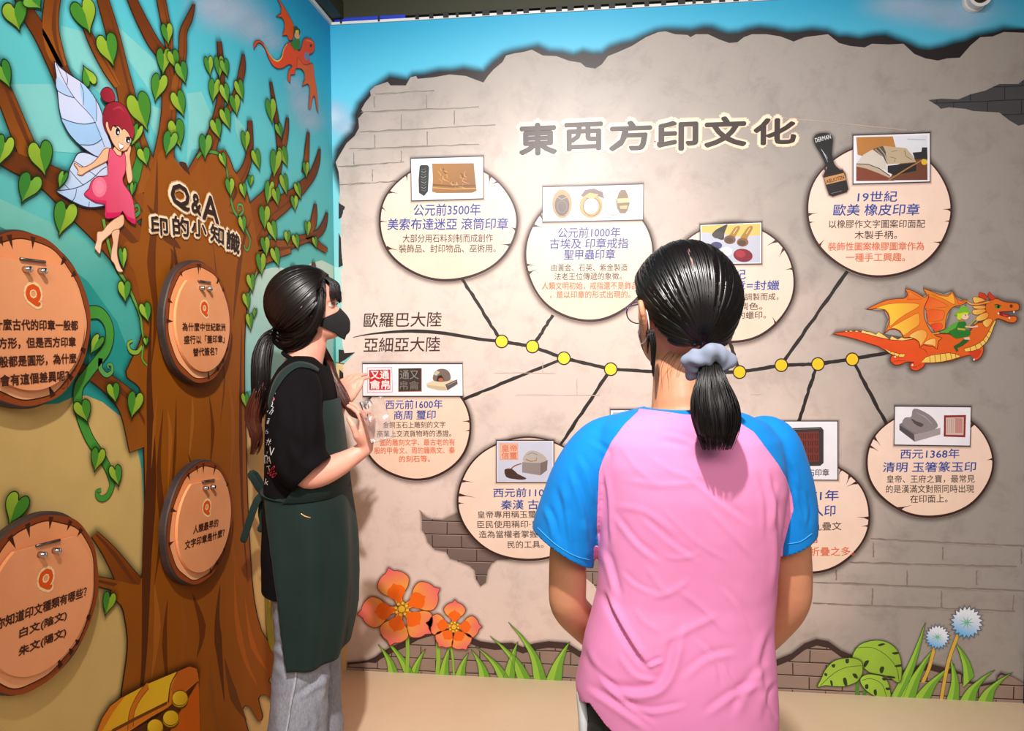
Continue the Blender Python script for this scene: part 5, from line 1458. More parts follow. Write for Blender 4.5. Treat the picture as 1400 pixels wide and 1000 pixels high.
def spline(pts, n=4):
    P = [V(p) for p in pts]
    out = []
    for i in range(len(P) - 1):
        p0, p1, p2, p3 = P[max(i - 1, 0)], P[i], P[i + 1], P[min(i + 2, len(P) - 1)]
        for k in range(n):
            t = k / n
            out.append(0.5 * ((2 * p1) + (p2 - p0) * t + (2 * p0 - 5 * p1 + 4 * p2 - p3) * t * t + (3 * p1 - p0 - 3 * p2 + p3) * t ** 3))
    out.append(P[-1])
    return out
def spl1(vals, n=4):
    return [q.x for q in spline([(v, 0, 0) for v in vals], n)]

def tube(pts, rad, n=14, up=None, smooth=0, flat=None, round_ends=True):
    """closed tapering limb; rad per point (number); flat = (second radius factors) along the `up` direction"""
    if smooth:
        k = len(pts)
        flat = spl1(flat, smooth) if flat else None
        rad = spl1(rad, smooth); pts = spline(pts, smooth)
    P = [V(p) for p in pts]
    m = len(P)
    flat = flat or [1.0] * m
    d0 = (P[1] - P[0]).normalized()
    u = V(up) if up else (V((0, 0, 1)) if abs(d0.z) < .9 else V((0, 1, 0)))
    rings = []
    def ring_at(c, d, u, r, fl):
        s = d.cross(u).normalized(); uu = s.cross(d).normalized()
        return [c + s * (r * cos(2 * pi * i / n)) + uu * (r * fl * sin(2 * pi * i / n)) for i in range(n)], uu
    for i in range(m):
        d = (P[min(i + 1, m - 1)] - P[max(i - 1, 0)]).normalized()
        if i == 0 and round_ends:
            for q, k in ((.85, .5), (.45, .88)):
                r, _ = ring_at(P[0] - d * rad[0] * q, d, u, rad[0] * k, flat[0]); rings.append(r)
        r, uu = ring_at(P[i], d, u, rad[i], flat[i]); rings.append(r)
        if not up: u = uu
        if i == m - 1 and round_ends:
            for q, k in ((.45, .88), (.85, .5)):
                r, _ = ring_at(P[i] + d * rad[i] * q, d, u, rad[i] * k, flat[i]); rings.append(r)
    return loft(rings)

def merge(parts):
    v, f = [], []
    for a, b in parts:
        k = len(v)
        v += [tuple(x) for x in a]; f += [tuple(k + i for i in q) for q in b]
    return v, f

def evaluated(v, f, mods):
    me = bpy.data.meshes.new('tmp'); me.from_pydata([tuple(x) for x in v], [], f); me.update()
    o = bpy.data.objects.new('tmp', me); COL.objects.link(o)
    bm = bmesh.new(); bm.from_mesh(me); bmesh.ops.recalc_face_normals(bm, faces=bm.faces[:]); bm.to_mesh(me); bm.free()
    for kind, kw in mods:
        m = o.modifiers.new(kind, kind)
        for a, b in kw.items(): setattr(m, a, b)
    bpy.context.view_layer.update()
    dg = bpy.context.evaluated_depsgraph_get()
    r = bpy.data.meshes.new_from_object(o.evaluated_get(dg))
    bpy.data.objects.remove(o); bpy.data.meshes.remove(me)
    vv = np.empty(len(r.vertices) * 3); r.vertices.foreach_get('co', vv)
    ff = [tuple(p.vertices) for p in r.polygons]
    bpy.data.meshes.remove(r)
    return vv.reshape(-1, 3), ff

def fuse_parts(parts, voxel, it=6, fac=.5):
    """each closed part on its own normals, then one continuous skin"""
    v, f = [], []
    for a, b in parts:
        bm = bmesh.new()
        vs = [bm.verts.new(tuple(x)) for x in a]
        for q in b:
            try: bm.faces.new([vs[i] for i in q])
            except ValueError: pass
        bmesh.ops.recalc_face_normals(bm, faces=bm.faces[:])
        bm.verts.index_update()
        k = len(v)
        v += [tuple(x.co) for x in bm.verts]; f += [tuple(k + x.index for x in q.verts) for q in bm.faces]
        bm.free()
    me = bpy.data.meshes.new('tmp'); me.from_pydata(v, [], f); me.update()
    o = bpy.data.objects.new('tmp', me); COL.objects.link(o)
    m = o.modifiers.new('r', 'REMESH'); m.mode = 'VOXEL'; m.voxel_size = voxel
    m = o.modifiers.new('s', 'SMOOTH'); m.iterations = it; m.factor = fac
    bpy.context.view_layer.update()
    r = bpy.data.meshes.new_from_object(o.evaluated_get(bpy.context.evaluated_depsgraph_get()))
    bpy.data.objects.remove(o); bpy.data.meshes.remove(me)
    vv = np.empty(len(r.vertices) * 3); r.vertices.foreach_get('co', vv)
    ff = [tuple(p.vertices) for p in r.polygons]
    bpy.data.meshes.remove(r)
    return vv.reshape(-1, 3), ff

def tri(f):
    out = []
    for q in f:
        for i in range(1, len(q) - 1): out.append((q[0], q[i], q[i + 1]))
    return out

def normals(v, f):
    t = np.array(tri(f))
    n = np.cross(v[t[:, 1]] - v[t[:, 0]], v[t[:, 2]] - v[t[:, 0]])
    out = np.zeros_like(v)
    for k in range(3): np.add.at(out, t[:, k], n)
    return out / (np.linalg.norm(out, axis=1, keepdims=True) + 1e-12)

def split(v, f, s):
    """cut a mesh along s = 0; returns the s<0 part and the s>0 part"""
    def side(sg):
        ss = s * sg
        keep = {}
        vv, ff = [], []
        def vid(i):
            if i not in keep: keep[i] = len(vv); vv.append(tuple(v[i]))
            return keep[i]
        def cut(i, j):
            k = (min(i, j), max(i, j))
            if k not in keep:
                t = ss[k[0]] / (ss[k[0]] - ss[k[1]])
                keep[k] = len(vv); vv.append(tuple(v[k[0]] + (v[k[1]] - v[k[0]]) * t))
            return keep[k]
        for q in f:
            if all(ss[i] < 0 for i in q): ff.append(tuple(vid(i) for i in q)); continue
            if all(ss[i] >= 0 for i in q): continue
            poly = []
            for a in range(len(q)):
                i, j = q[a], q[(a + 1) % len(q)]
                if ss[i] < 0: poly.append(vid(i))
                if (ss[i] < 0) != (ss[j] < 0): poly.append(cut(i, j))
            if len(poly) >= 3: ff.append(tuple(poly))
        return np.array(vv).reshape(-1, 3), ff
    return side(1), side(-1)

def seg_dist(px, pts):
    """distance to, side of and position along a polyline, for an array of photo points"""
    best = np.full(len(px), 1e9); sign = np.zeros(len(px)); par = np.zeros(len(px))
    P = [np.array(p, float) for p in pts]
    L = [np.linalg.norm(P[i + 1] - P[i]) for i in range(len(P) - 1)]
    tot = sum(L); acc = 0
    for i in range(len(P) - 1):
        d = P[i + 1] - P[i]
        t = np.clip(((px - P[i]) @ d) / (d @ d), 0, 1)
        q = px - (P[i] + t[:, None] * d)
        dist = np.hypot(q[:, 0], q[:, 1])
        m = dist < best
        best[m] = dist[m]
        sign[m] = np.sign(d[0] * q[m, 1] - d[1] * q[m, 0])
        par[m] = (acc + t[m] * L[i]) / tot
        acc += L[i]
    return best, sign, par

def crease(v, f, folds, facing=None):
    """press folds into cloth: (points, width px, depth m, kind) kind 'fold' = ridge beside valley, 'ridge', 'valley'"""
    n = normals(v, f)
    px = to_px(v)
    view = v - np.array(CAM)
    face = (n * view).sum(1) / np.linalg.norm(view, axis=1) < 0.25
    disp = np.zeros(len(v))
    for pts, w, depth, kind in folds:
        d, sg, t = seg_dist(px, cr(pts, 4, False))
        env = np.clip(np.minimum(t, 1 - t) / .22, 0, 1)
        env = np.where((t <= 0) | (t >= 1), 0, env)
        g = np.exp(-(d / w) ** 2)
        if kind == 'ridge': k = g
        elif kind == 'valley': k = -g
        else: k = sg * (d / w) * g * 1.6
        disp += np.where(face, depth * k * env, 0)
    return v + n * disp[:, None]

def mesh_obj(name, v, f, m, parent, solid=0.0, sub=0, smooth=True):
    o = link_mesh(name, v, f, m, parent, smooth)
    if solid:
        md = o.modifiers.new('thickness', 'SOLIDIFY'); md.thickness = solid; md.offset = -1
    if sub:
        md = o.modifiers.new('sub', 'SUBSURF'); md.levels = sub; md.render_levels = sub
    return o

# ---- head in local axes (x = its left, y = forward, z = up, chin at z = 0), fused into the body afterwards
PROFILE = [(-.004, .058, -.002, .016), (.004, .080, -.010, .026), (.014, .089, -.020, .037), (.030, .089, -.042, .049), (.045, .091, -.062, .056), (.065, .090, -.080, .063), (.085, .087, -.090, .0675),
           (.105, .082, -.096, .071), (.125, .087, -.098, .0735), (.148, .086, -.097, .0745), (.170, .076, -.090, .071), (.188, .056, -.074, .060), (.202, .030, -.050, .042), (.211, .004, -.024, .020)]
def head_part(T, nose=1.0, ear=.004):
    z = spl1([p[0] for p in PROFILE], 4); yf = spl1([p[1] for p in PROFILE], 4); yb = spl1([p[2] for p in PROFILE], 4); w = spl1([p[3] for p in PROFILE], 4)
    rings = []
    for k in range(len(z)):
        c = (yf[k] + yb[k]) / 2; e = (yf[k] - yb[k]) / 2
        r = sring((0, c, z[k]), (0, 1, 0), (1, 0, 0), e, e, w[k], n=56, p=2.25)
        out = []
        for q in r:
            if q.y > 0.02:
                x, zz = abs(q.x), q.z
                q.y += nose * (.021 * exp(-(x / .0115) ** 2 - ((zz - .068) / .013) ** 2) + .012 * exp(-(x / .008) ** 2 - ((zz - .088) / .016) ** 2) + .006 * exp(-((x - .012) / .006) ** 2 - ((zz - .062) / .007) ** 2))
                q.y -= .010 * exp(-((x - .031) / .015) ** 2 - ((zz - .106) / .010) ** 2)
                q.y += .004 * exp(-(x / .020) ** 2 - ((zz - .040) / .005) ** 2) + .004 * exp(-(x / .018) ** 2 - ((zz - .030) / .005) ** 2) - .003 * exp(-(x / .022) ** 2 - ((zz - .035) / .002) ** 2)
                q.y += .004 * exp(-((x - .03) / .018) ** 2 - ((zz - .122) / .007) ** 2)
            out.append(T @ q)
        rings.append(out)
    parts = [loft(rings)]
    for s in (1, -1):          # ears: curled rim, lobe and bowl
        def E(y, z, x): return T @ V((s * (x + ear + (z - .06) * .08), y, z))
        parts.append(tube([E(.002, .086, .070), E(-.004, .104, .076), E(-.016, .119, .083), E(-.032, .116, .090), E(-.036, .098, .089), E(-.028, .078, .082), E(-.015, .064, .075), E(-.006, .070, .071)], [.0045, .005, .0055, .0058, .0058, .0056, .0068, .005], 8, smooth=3))
        parts.append(tube([E(-.010, .074, .070), E(-.018, .092, .076), E(-.022, .108, .080)], [.010, .013, .009], 8, up=(T.to_3x3() @ V((0, 1, .2))), flat=None, smooth=3))
    return parts

M_SKIN = mat('skin', rough=.48, spec=.4, build=noisy((236, 172, 150), (226, 156, 134), 14, .3, .7, .08, 500))
M_SKIN2 = mat('skin_tan', rough=.5, spec=.4, build=noisy((206, 144, 110), (194, 130, 98), 14, .3, .7, .08, 500))
for _m in (M_SKIN, M_SKIN2):
    _b = _m.node_tree.nodes['Principled BSDF']
    _b.inputs['Subsurface Weight'].default_value = .12
    _b.inputs['Subsurface Radius'].default_value = (.012, .004, .002)
    _b.inputs['Subsurface Scale'].default_value = .6
def hair_build(c1, c2, c3=None):
    def f(nt, b):
        a = nt.nodes.new('ShaderNodeAttribute'); a.attribute_name = 'strand'
        n = noise_tex(nt, 1.0, 3, .6, a.outputs['Vector'])
        r = ramp(nt, [(.35, c1), (.65, c2)])
        nt.links.new(n.outputs['Fac'], r.inputs['Fac'])
        nt.links.new(r.outputs['Color'], b.inputs['Base Color'])
        bump(nt, b, n.outputs['Fac'], .5, .0012)
    return f
M_HAIR = mat('black_hair', rough=.34, spec=.42, build=hair_build((8, 6, 7), (19, 14, 15)))
M_HAIR_B = mat('dark_brown_hair', rough=.36, spec=.38, build=hair_build((9, 6, 6), (22, 13, 12)))
M_HAIR_R = mat('reddish_brown_hair_ends', rough=.38, spec=.5, build=hair_build((44, 18, 12), (98, 46, 30)))

def set_strand(o, vals):
    at = o.data.attributes.new('strand', 'FLOAT_VECTOR', 'POINT')
    at.data.foreach_set('vector', [x for p in vals for x in p])

def hair_cap(name, C, rad, T3, pole, keep, m, parent, n_strands=260, groove=.010, lift=.0025, seed=1, end=.16, strand_r=.0011, taper=0.0):
    """scalp hair combed towards `pole`; C centre (world), rad radii in head axes, T3 head rotation"""
    R_ = random.Random(seed)
    pole = V(pole).normalized()
    e1 = pole.cross(V((1, 0, 0.01))).normalized(); e2 = pole.cross(e1)
    def D(th, ph): return pole * cos(th) + (e1 * cos(ph) + e2 * sin(ph)) * sin(th)
    def Pt(d, k=1.0):
        t = min(1, max(0, (.15 - d.z) / .6))
        kx = k * (1 - taper * t * t * (3 - 2 * t))
        return V(C) + T3 @ V((d.x * rad[0] * kx, d.y * rad[1] * k, d.z * rad[2] * k))
    nt_, nph = 64, 200
    v, f, sv, kp = [], [], [], []
    for j in range(nt_ + 1):
        th = .02 + (pi - .04) * j / nt_
        for i in range(nph):
            ph = 2 * pi * i / nph
            d = D(th, ph)
            g = noise.noise((cos(ph) * 9 + seed, sin(ph) * 9, th * .5)) + .5 * noise.noise((cos(ph) * 26, sin(ph) * 26 + seed, th * .8))
            v.append(Pt(d, 1 + groove * g * min(1, sin(th) * 2)))
            sv.append((cos(ph) * 22, sin(ph) * 22, th * .9))
            kp.append(keep(d))
    for j in range(nt_):
        for i in range(nph):
            q = (j * nph + i, j * nph + (i + 1) % nph, (j + 1) * nph + (i + 1) % nph, (j + 1) * nph + i)
            if all(kp[x] > 0 for x in q): f.append(q)
    for s in range(n_strands):
        ph = R_.uniform(0, 2 * pi)
        th = .05
        while th < pi - .1 and keep(D(th, ph)) > 0: th += .03
        if th < .3: continue
        a, b = th + R_.uniform(-.12, .02), end * R_.uniform(.6, 1.2)
        if R_.random() < .35: a = b + (a - b) * R_.uniform(.4, .9)
        k = 14
        off = R_.uniform(.3, 1.0) * lift
        dph = R_.uniform(-.05, .05)
        pts, rr = [], []
        for i in range(k + 1):
            t = i / k
            d = D(a + (b - a) * t, ph + dph * sin(t * pi))
            p = Pt(d); nrm = (p - V(C)).normalized()
            pts.append(p + nrm * (off * (.3 + .7 * sin(pi * min(1, t * 1.2 + .05)))))
            rr.append(strand_r * R_.uniform(.9, 1.1) * (.35 + .65 * sin(pi * (.08 + .9 * t))))
        tv, tf = tube(pts, rr, 5, round_ends=False)
        b0 = len(v)
        v += tv; f += [tuple(b0 + i for i in q) for q in tf]
        sv += [(cos(ph) * 22 + R_.uniform(-3, 3), sin(ph) * 22, .5)] * len(tv)
    o = link_mesh(name, v, f, m, parent)
    set_strand(o, sv)
    return o

def lock(name, paths, m, parent, n=120, seed=1, r=.0012, curl=0.0, spread=None, base=True, tipspan=.25, jit=.0):
    """bundle of hair: paths = [(point, rx, ry)], strands fill the bundle"""
    R_ = random.Random(seed)
    P = spline([p[0] for p in paths], 6); rx = spl1([p[1] for p in paths], 6); ry = spl1([p[2] for p in paths], 6)
    v, f, sv = [], [], []
    if base:
        k = int(len(P) * .74)
        tv, tf = tube(P[:k], [a * .90 for a in rx[:k]], 20, up=UPREF, flat=[b / a for a, b in zip(rx[:k], ry[:k])])
        v += tv; f += tf
        sv += [(i % 20 * 3.0, i // 20 * .15, 0) for i in range(len(tv))]
    for s in range(n):
        a = R_.uniform(0, 2 * pi); q = sqrt(R_.uniform(.35, 1.0))
        t1 = 1 - R_.random() ** 2 * tipspan
        t0 = R_.uniform(0, .12)
        k = 16
        pts, rr = [], []
        tw = R_.uniform(-.5, .5)
        for i in range(k + 1):
            t = t0 + (t1 - t0) * i / k
            x = t * (len(P) - 1); i0 = min(int(x), len(P) - 2); u = x - i0
            c = P[i0].lerp(P[i0 + 1], u)
            d = (P[i0 + 1] - P[i0]).normalized(); s_ = d.cross(V(UPREF)).normalized(); uu = s_.cross(d)
            ax = rx[i0] + (rx[i0 + 1] - rx[i0]) * u; ay = ry[i0] + (ry[i0 + 1] - ry[i0]) * u
            aa = a + tw * t
            pts.append(c + s_ * (ax * q * cos(aa)) + uu * (ay * q * sin(aa)) + s_ * (curl * sin(t * 9 + a * .3)))
            rr.append(r * R_.uniform(.8, 1.2) * (1 - .75 * max(0, (i / k - .6) / .4)))
        tv, tf = tube(pts, rr, 4, round_ends=False)
        b0 = len(v)
        v += tv; f += [tuple(b0 + i for i in qq) for qq in tf]
        sv += [(R_.uniform(0, 60), R_.uniform(0, 5), 0)] * len(tv)
    o = link_mesh(name, v, f, m, parent)
    set_strand(o, sv)
    return o
UPREF = (0, 1, 0)

def hand_parts(W, fdir, pdir, tdir, curls, thumb, s=1.0, spread=.012):
    """W wrist; fdir along the palm to the fingers; pdir out of the palm; tdir towards the thumb side; curls per finger in radians (total bend)"""
    f_, p_ = V(fdir).normalized(), V(pdir).normalized()
    p_ = (p_ - f_ * p_.dot(f_)).normalized()
    t_ = f_.cross(p_)
    if t_.dot(V(tdir)) < 0: t_ = -t_
    W = V(W)
    parts = []
    L = .085 * s
    rings = []
    for u, wd, th, off in ((-.10, .024, .019, 0), (.10, .029, .017, .001), (.35, .036, .0150, .002), (.65, .040, .0135, .002), (.90, .040, .012, .001), (1.05, .036, .009, 0)):
        rings.append(sring(W + f_ * (L * u) + t_ * off * s, t_, p_, wd * s, wd * s, th * s, n=24, p=2.6))
    parts.append(loft(rings))
    for i, (o, ln, rr) in enumerate(((.028, .072, .0086), (.0095, .080, .0088), (-.0095, .074, .0083), (-.0270, .058, .0074))):
        base = W + f_ * (L * (.93 - .03 * abs(i - 1.2))) + t_ * (o * s)
        ang = curls[i]
        d = (f_ + t_ * (spread * (1.2 - i) * 8)).normalized()
        segs = (.44, .31, .25)
        pts, rad = [base - f_ * .018 * s, base], [rr * s, rr * s]
        p = base
        a = 0
        for k, sg in enumerate(segs):
            a += ang * (.38, .40, .22)[k]
            dd = d * cos(a) + p_ * sin(a)
            p1 = p + dd * (ln * sg * s)
            pts += [p.lerp(p1, .5), p1]; rad += [rr * s * (.97 - .07 * k), rr * s * (.98 - .10 * k)]
            p = p1
        parts.append(tube(pts, rad, 10))
    b = W + f_ * (L * .22) + t_ * (.022 * s)
    d1, d2, d3 = [V(x).normalized() for x in thumb]
    q1 = b + (t_ * .55 + f_ * .8).normalized() * 0
    pts = [b, b + d1 * .026 * s, b + d1 * .040 * s, b + d1 * .040 * s + d2 * .018 * s, b + d1 * .040 * s + d2 * .034 * s, b + d1 * .040 * s + d2 * .034 * s + d3 * .014 * s, b + d1 * .040 * s + d2 * .034 * s + d3 * .026 * s]
    parts.append(tube(pts, [.0145 * s, .0125 * s, .0105 * s, .0098 * s, .0098 * s, .0092 * s, .0075 * s], 10))
    return parts

def frame(origin, yaw, pitch=0.0, roll=0.0):
    """head transform: yaw about z (0 = looking along +y), pitch up positive, roll"""
    return Matrix.Translation(V(origin)) @ (Matrix.Rotation(yaw, 4, 'Z') @ Matrix.Rotation(pitch, 4, 'X') @ Matrix.Rotation(roll, 4, 'Y'))

def leg_parts(hip, knee, ankle, toe, s=1.0):
    out = [tube([hip, hip.lerp(knee, .5), knee, knee.lerp(ankle, .35), ankle.lerp(knee, .12), ankle], [.082 * s, .070 * s, .052 * s, .054 * s, .036 * s, .036 * s], 18, smooth=3)]
    d = (toe - ankle); d.z = 0; d.normalize()
    a = V((ankle.x, ankle.y, .045))
    out.append(tube([a - d * .045, a + d * .03, a + d * .10 - V((0, 0, .015)), a + d * .165 - V((0, 0, .022))], [.034 * s, .038 * s, .036 * s, .022 * s], 14, up=(0, 0, 1), flat=[1, .95, .62, .6], smooth=3))
    return out
def shoe(name, ankle, d, m, sole, parent):
    d = V(d); d.z = 0; d.normalize(); b = V((-d.y, d.x, 0))
    g = V((ankle.x, ankle.y, 0))
    rings = []
    for u, w, h in ((-.085, .020, .05), (-.075, .033, .075), (-.03, .040, .085), (.03, .043, .078), (.09, .049, .060), (.15, .046, .048), (.185, .032, .040), (.198, .014, .032)):
        c = g + d * u
        r = []
        for i in range(24):
            t = 2 * pi * i / 24
            y, z = cos(t) * w, sin(t)
            r.append(c + b * y + V((0, 0, .022 + (h - .022) * (.5 + .5 * z) if z > -.6 else .022)))
        rings.append(r)
    o = mesh_obj(name, *loft(rings), m, parent)
    rings = []
    for u, w in ((-.090, .024), (-.075, .037), (-.03, .043), (.03, .045), (.09, .052), (.15, .049), (.187, .035), (.204, .014)):
        c = g + d * u
        rings.append([c + b * w * x + V((0, 0, z)) for x, z in ((-1, .003), (1, .003), (1, .024), (-1, .024))])
    mesh_obj('sole', *loft(rings), sole, o, smooth=False)
    return o
from mathutils.bvhtree import BVHTree
# ------------------------------------------------------------------ visitor seen from behind (pink and blue raglan T-shirt, ponytail)
ZG = 1.25
def g(px, py, dz=0.0): return at_depth(px, py, ZG + dz)
gc = g(940, 700); girl_y = gc.y
girl = empty('person', (g(935, 800).x, girl_y + .02, 0.0))
tag(girl, 'person seen from behind in a pink T-shirt with blue sleeves and a scrunchied ponytail', 'person')
MPP = ZG / F_PX                              # metres per photo pixel at this distance
HEAD_G = frame(g(929, 503, .045), radians(24), radians(2), radians(0))
bp = head_part(HEAD_G)
Z3 = V((0, 0, 1)); AX, AY = V((1, 0, 0)), V((0, 1, 0))
def band(rows, depth_of, n=40, p=2.4, zc=0.0):
    """horizontal rings from silhouettes: rows = (py, x left, x right, back depth, front depth)"""
    rings = []
    for py, xl, xr, eb, ef in rows:
        a, b = g(xl, py, zc), g(xr, py, zc)
        c = (a + b) / 2; w = (b - a).length / 2
        side = (b - a).normalized()
        c.z = c.z
        side = V((side.x, side.y, 0)).normalized()
        fr = V((-side.y, side.x, 0))
        for _ in range(6):
            r = sring(c, fr, side, ef, eb, w, n=n, p=p)
            qx = to_px([tuple(k) for k in r])[:, 0]
            eL, eR = xl - qx.min(), xr - qx.max()
            c = c + side * ((eL + eR) / 2 * MPP); w = max(.01, w + (eR - eL) / 2 * MPP)
        rings.append(sring(c, fr, side, ef, eb, w, n=n, p=p))
    return rings
# body under the clothes
nk = g(932, 548, .02)
bp.append(tube([g(937, 590, .03), g(936, 560, .025), g(934, 530, .035), g(934, 500, .045), g(935, 475, .05)], [.066, .060, .055, .054, .056], 22, smooth=3))
tors = [(560, 905, 975, .04, .05), (575, 860, 1010, .055, .06), (592, 842, 1032, .070, .072), (620, 830, 1056, .084, .082), (660, 826, 1062, .090, .095), (720, 825, 1060, .090, .105), (780, 833, 1054, .084, .100), (840, 836, 1048, .080, .098), (900, 826, 1050, .088, .10), (960, 812, 1056, .105, .10), (1010, 808, 1060, .11, .10), (1050, 815, 1055, .10, .09)]
bp.append(loft(band(tors, None)))
def G3(px, py, dz): return g(px, py, dz)
# arms: upper arm down, forearm bent inward in front of the body
armL = [G3(824, 622, .03), G3(800, 664, .03), G3(779, 740, .045), G3(776, 800, .05), G3(778, 828, .06), G3(796, 850, .095), G3(826, 880, .145), G3(850, 898, .185)]
bp.append(tube(armL, [.040, .041, .035, .035, .0345, .034, .029, .0235], 18, smooth=4))
armR = [G3(1046, 622, .03), G3(1066, 664, .035), G3(1080, 740, .05), G3(1083, 795, .06), G3(1080, 826, .07), G3(1060, 853, .10), G3(1030, 885, .145), G3(1000, 900, .185)]
bp.append(tube(armR, [.040, .041, .036, .036, .0345, .034, .029, .0235], 18, smooth=4))
bp += hand_parts(armL[-1], V((1, .25, -.12)), V((0, -1, 0)), V((0, 0, 1)), (.7, .8, .9, 1.0), ((.6, -.2, .7), (.9, -.2, .3), (.9, -.3, 0)), .92)
bp += hand_parts(armR[-1] + V((0, .035, .0)), V((-1, .2, -.12)), V((0, -1, 0)), V((0, 0, 1)), (.7, .8, .9, 1.0), ((-.6, -.2, .7), (-.9, -.2, .3), (-.9, -.3, 0)), .92)
def fl(p, z): return V((p.x, p.y, z))
hpL, hpR = g(878, 1000, .0), g(972, 1000, .0)
for h, s in ((hpL, -1), (hpR, 1)):
    bp += leg_parts(h, fl(h + V((s * .004, .012, 0)), .45), fl(h + V((s * .01, -.02, 0)), .085), fl(h + V((s * .04, .2, 0)), 0))
v, f = fuse_parts(bp, .0042, 5)
body_g = mesh_obj('body', v, f, M_SKIN2, girl)

# eyes and brows, face mask, glasses
def HG(x, y, z): return HEAD_G @ V((x, y, z))
def eyes(H, parent, skin):
    T3 = H.to_3x3()
    for s in (1, -1):
        bm = bmesh.new()
        bmesh.ops.create_uvsphere(bm, u_segments=20, v_segments=12, radius=.0115 * H.to_scale().x, matrix=Matrix.Translation(H @ V((s * .031, .0690, .106))))
        o = link_bm('eye', bm, mat('eye_white', (206, 196, 190), .25), parent, True)
        bm = bmesh.new()
        bmesh.ops.create_uvsphere(bm, u_segments=16, v_segments=10, radius=.0062 * H.to_scale().x, matrix=Matrix.Translation(H @ V((s * .031, .0752, .106))))
        link_bm('iris', bm, mat('dark_iris', (40, 24, 18), .12), o, True)
        bm = bmesh.new()
        bmesh.ops.create_uvsphere(bm, u_segments=28, v_segments=20, radius=.0127)
        bmesh.ops.delete(bm, geom=[q for q in bm.faces if -.0046 < q.calc_center_median().z < .0012 and q.calc_center_median().y > -.002], context='FACES')
        bmesh.ops.transform(bm, matrix=H @ Matrix.Translation((s * .031, .0690, .106)), verts=bm.verts)
        link_bm('eyelid', bm, skin, parent, True)
        tv, tf = tube([H @ V((s * .014, .0905, .122)), H @ V((s * .028, .0925, .1275)), H @ V((s * .046, .083, .124))], [.0012, .0022, .0010], 6, smooth=3)
        mesh_obj('eyebrow', tv, tf, M_HAIR, parent)
        tv, tf = tube([H @ V((s * .019, .081, .1065)), H @ V((s * .031, .0845, .1125)), H @ V((s * .044, .077, .108))], [.0009, .0014, .0011], 6, smooth=3)
        mesh_obj('eyelashes', tv, tf, M_HAIR, parent)
eyes(HEAD_G, girl, M_SKIN2)
def face_mask(H, m, parent, off=.006, top=.082, strap_m=None, low=-.012, span=74):
    rows = 14; cols = 30
    v, f = [], []
    zt = spl1([p[0] for p in PROFILE], 6); yf = spl1([p[1] for p in PROFILE], 6); yb = spl1([p[2] for p in PROFILE], 6); ww = spl1([p[3] for p in PROFILE], 6)
    def at(z, k):
        z = max(z, zt[0])
        for i in range(len(zt) - 1):
            if zt[i] <= z <= zt[i + 1]:
                t = (z - zt[i]) / (zt[i + 1] - zt[i]); return [a[i] + (a[i + 1] - a[i]) * t for a in (yf, yb, ww)][k]
        return (yf, yb, ww)[k][-1]
    for j in range(rows + 1):
        for i in range(cols + 1):
            s = (i / cols) * 2 - 1
            ztop = top + .010 * exp(-(s / .25) ** 2) - .022 * abs(s) ** 1.6
            zbot = low + .052 * abs(s) ** 1.5
            t = j / rows
            z = zbot + (ztop - zbot) * t
            a = s * radians(span)
            yF, yB, w = at(z, 0), at(z, 1), at(z, 2)
            if z < .004: w = .026 + (z - low) * .6; yF = .080
            c = .0
            x = sin(a) * (w + off); y = c + cos(a) ** .8 * (yF + off)
            ridge = .022 * exp(-(s / .28) ** 2) * sin(pi * min(1, max(0, .10 + .85 * t))) * (1.0 if t < .75 else (1 - (t - .75) / .25 * .35))
            v.append(H @ V((x, y + ridge, z)))
    for j in range(rows):
        for i in range(cols):
            a = j * (cols + 1) + i
            f.append((a, a + 1, a + cols + 2, a + cols + 1))
    o = mesh_obj('face_mask', v, f, m, parent, .0016)
    for s in (1, -1):
        x0 = 0 if s < 0 else cols
        pt, pb = v[(rows - 1) * (cols + 1) + x0], v[(cols + 1) + x0]
        tv, tf = tube([pt, H @ V((s * .080, .004, .108)), H @ V((s * .086, -.020, .121)), H @ V((s * .088, -.036, .100)), H @ V((s * .080, -.030, .070)), H @ V((s * .074, -.004, .050)), pb], [.0013] * 7, 6, smooth=4)
        mesh_obj('ear_loop', tv, tf, strap_m or m, o)
    return o
face_mask(HEAD_G, mat('grey_brown_mask', (128, 104, 96), .8), girl, off=.003, span=60, strap_m=mat('white_ear_loop', (226, 220, 218), .6))
# glasses
gl = empty('glasses', HG(0, .1, .1), None)
set_parent(gl, girl)
gl.location = V((0, 0, 0)); gl.parent = girl; gl.matrix_parent_inverse = Matrix.Translation(-V(girl.location))
M_FRAME = mat('purple_metal_frame', (92, 70, 110), .25, .6)
M_LENS = mat('lens', (255, 255, 255), .02, build=None)
def lens_build(m):
    nt = m.node_tree
    out = nt.nodes['Material Output']
    tr = nt.nodes.new('ShaderNodeBsdfTransparent'); gs = nt.nodes.new('ShaderNodeBsdfGlossy'); gs.inputs['Roughness'].default_value = .03
    fr = nt.nodes.new('ShaderNodeFresnel'); fr.inputs['IOR'].default_value = 1.45
    mx = nt.nodes.new('ShaderNodeMixShader')
    nt.links.new(fr.outputs[0], mx.inputs[0]); nt.links.new(tr.outputs[0], mx.inputs[1]); nt.links.new(gs.outputs[0], mx.inputs[2]); nt.links.new(mx.outputs[0], out.inputs['Surface'])
lens_build(M_LENS)
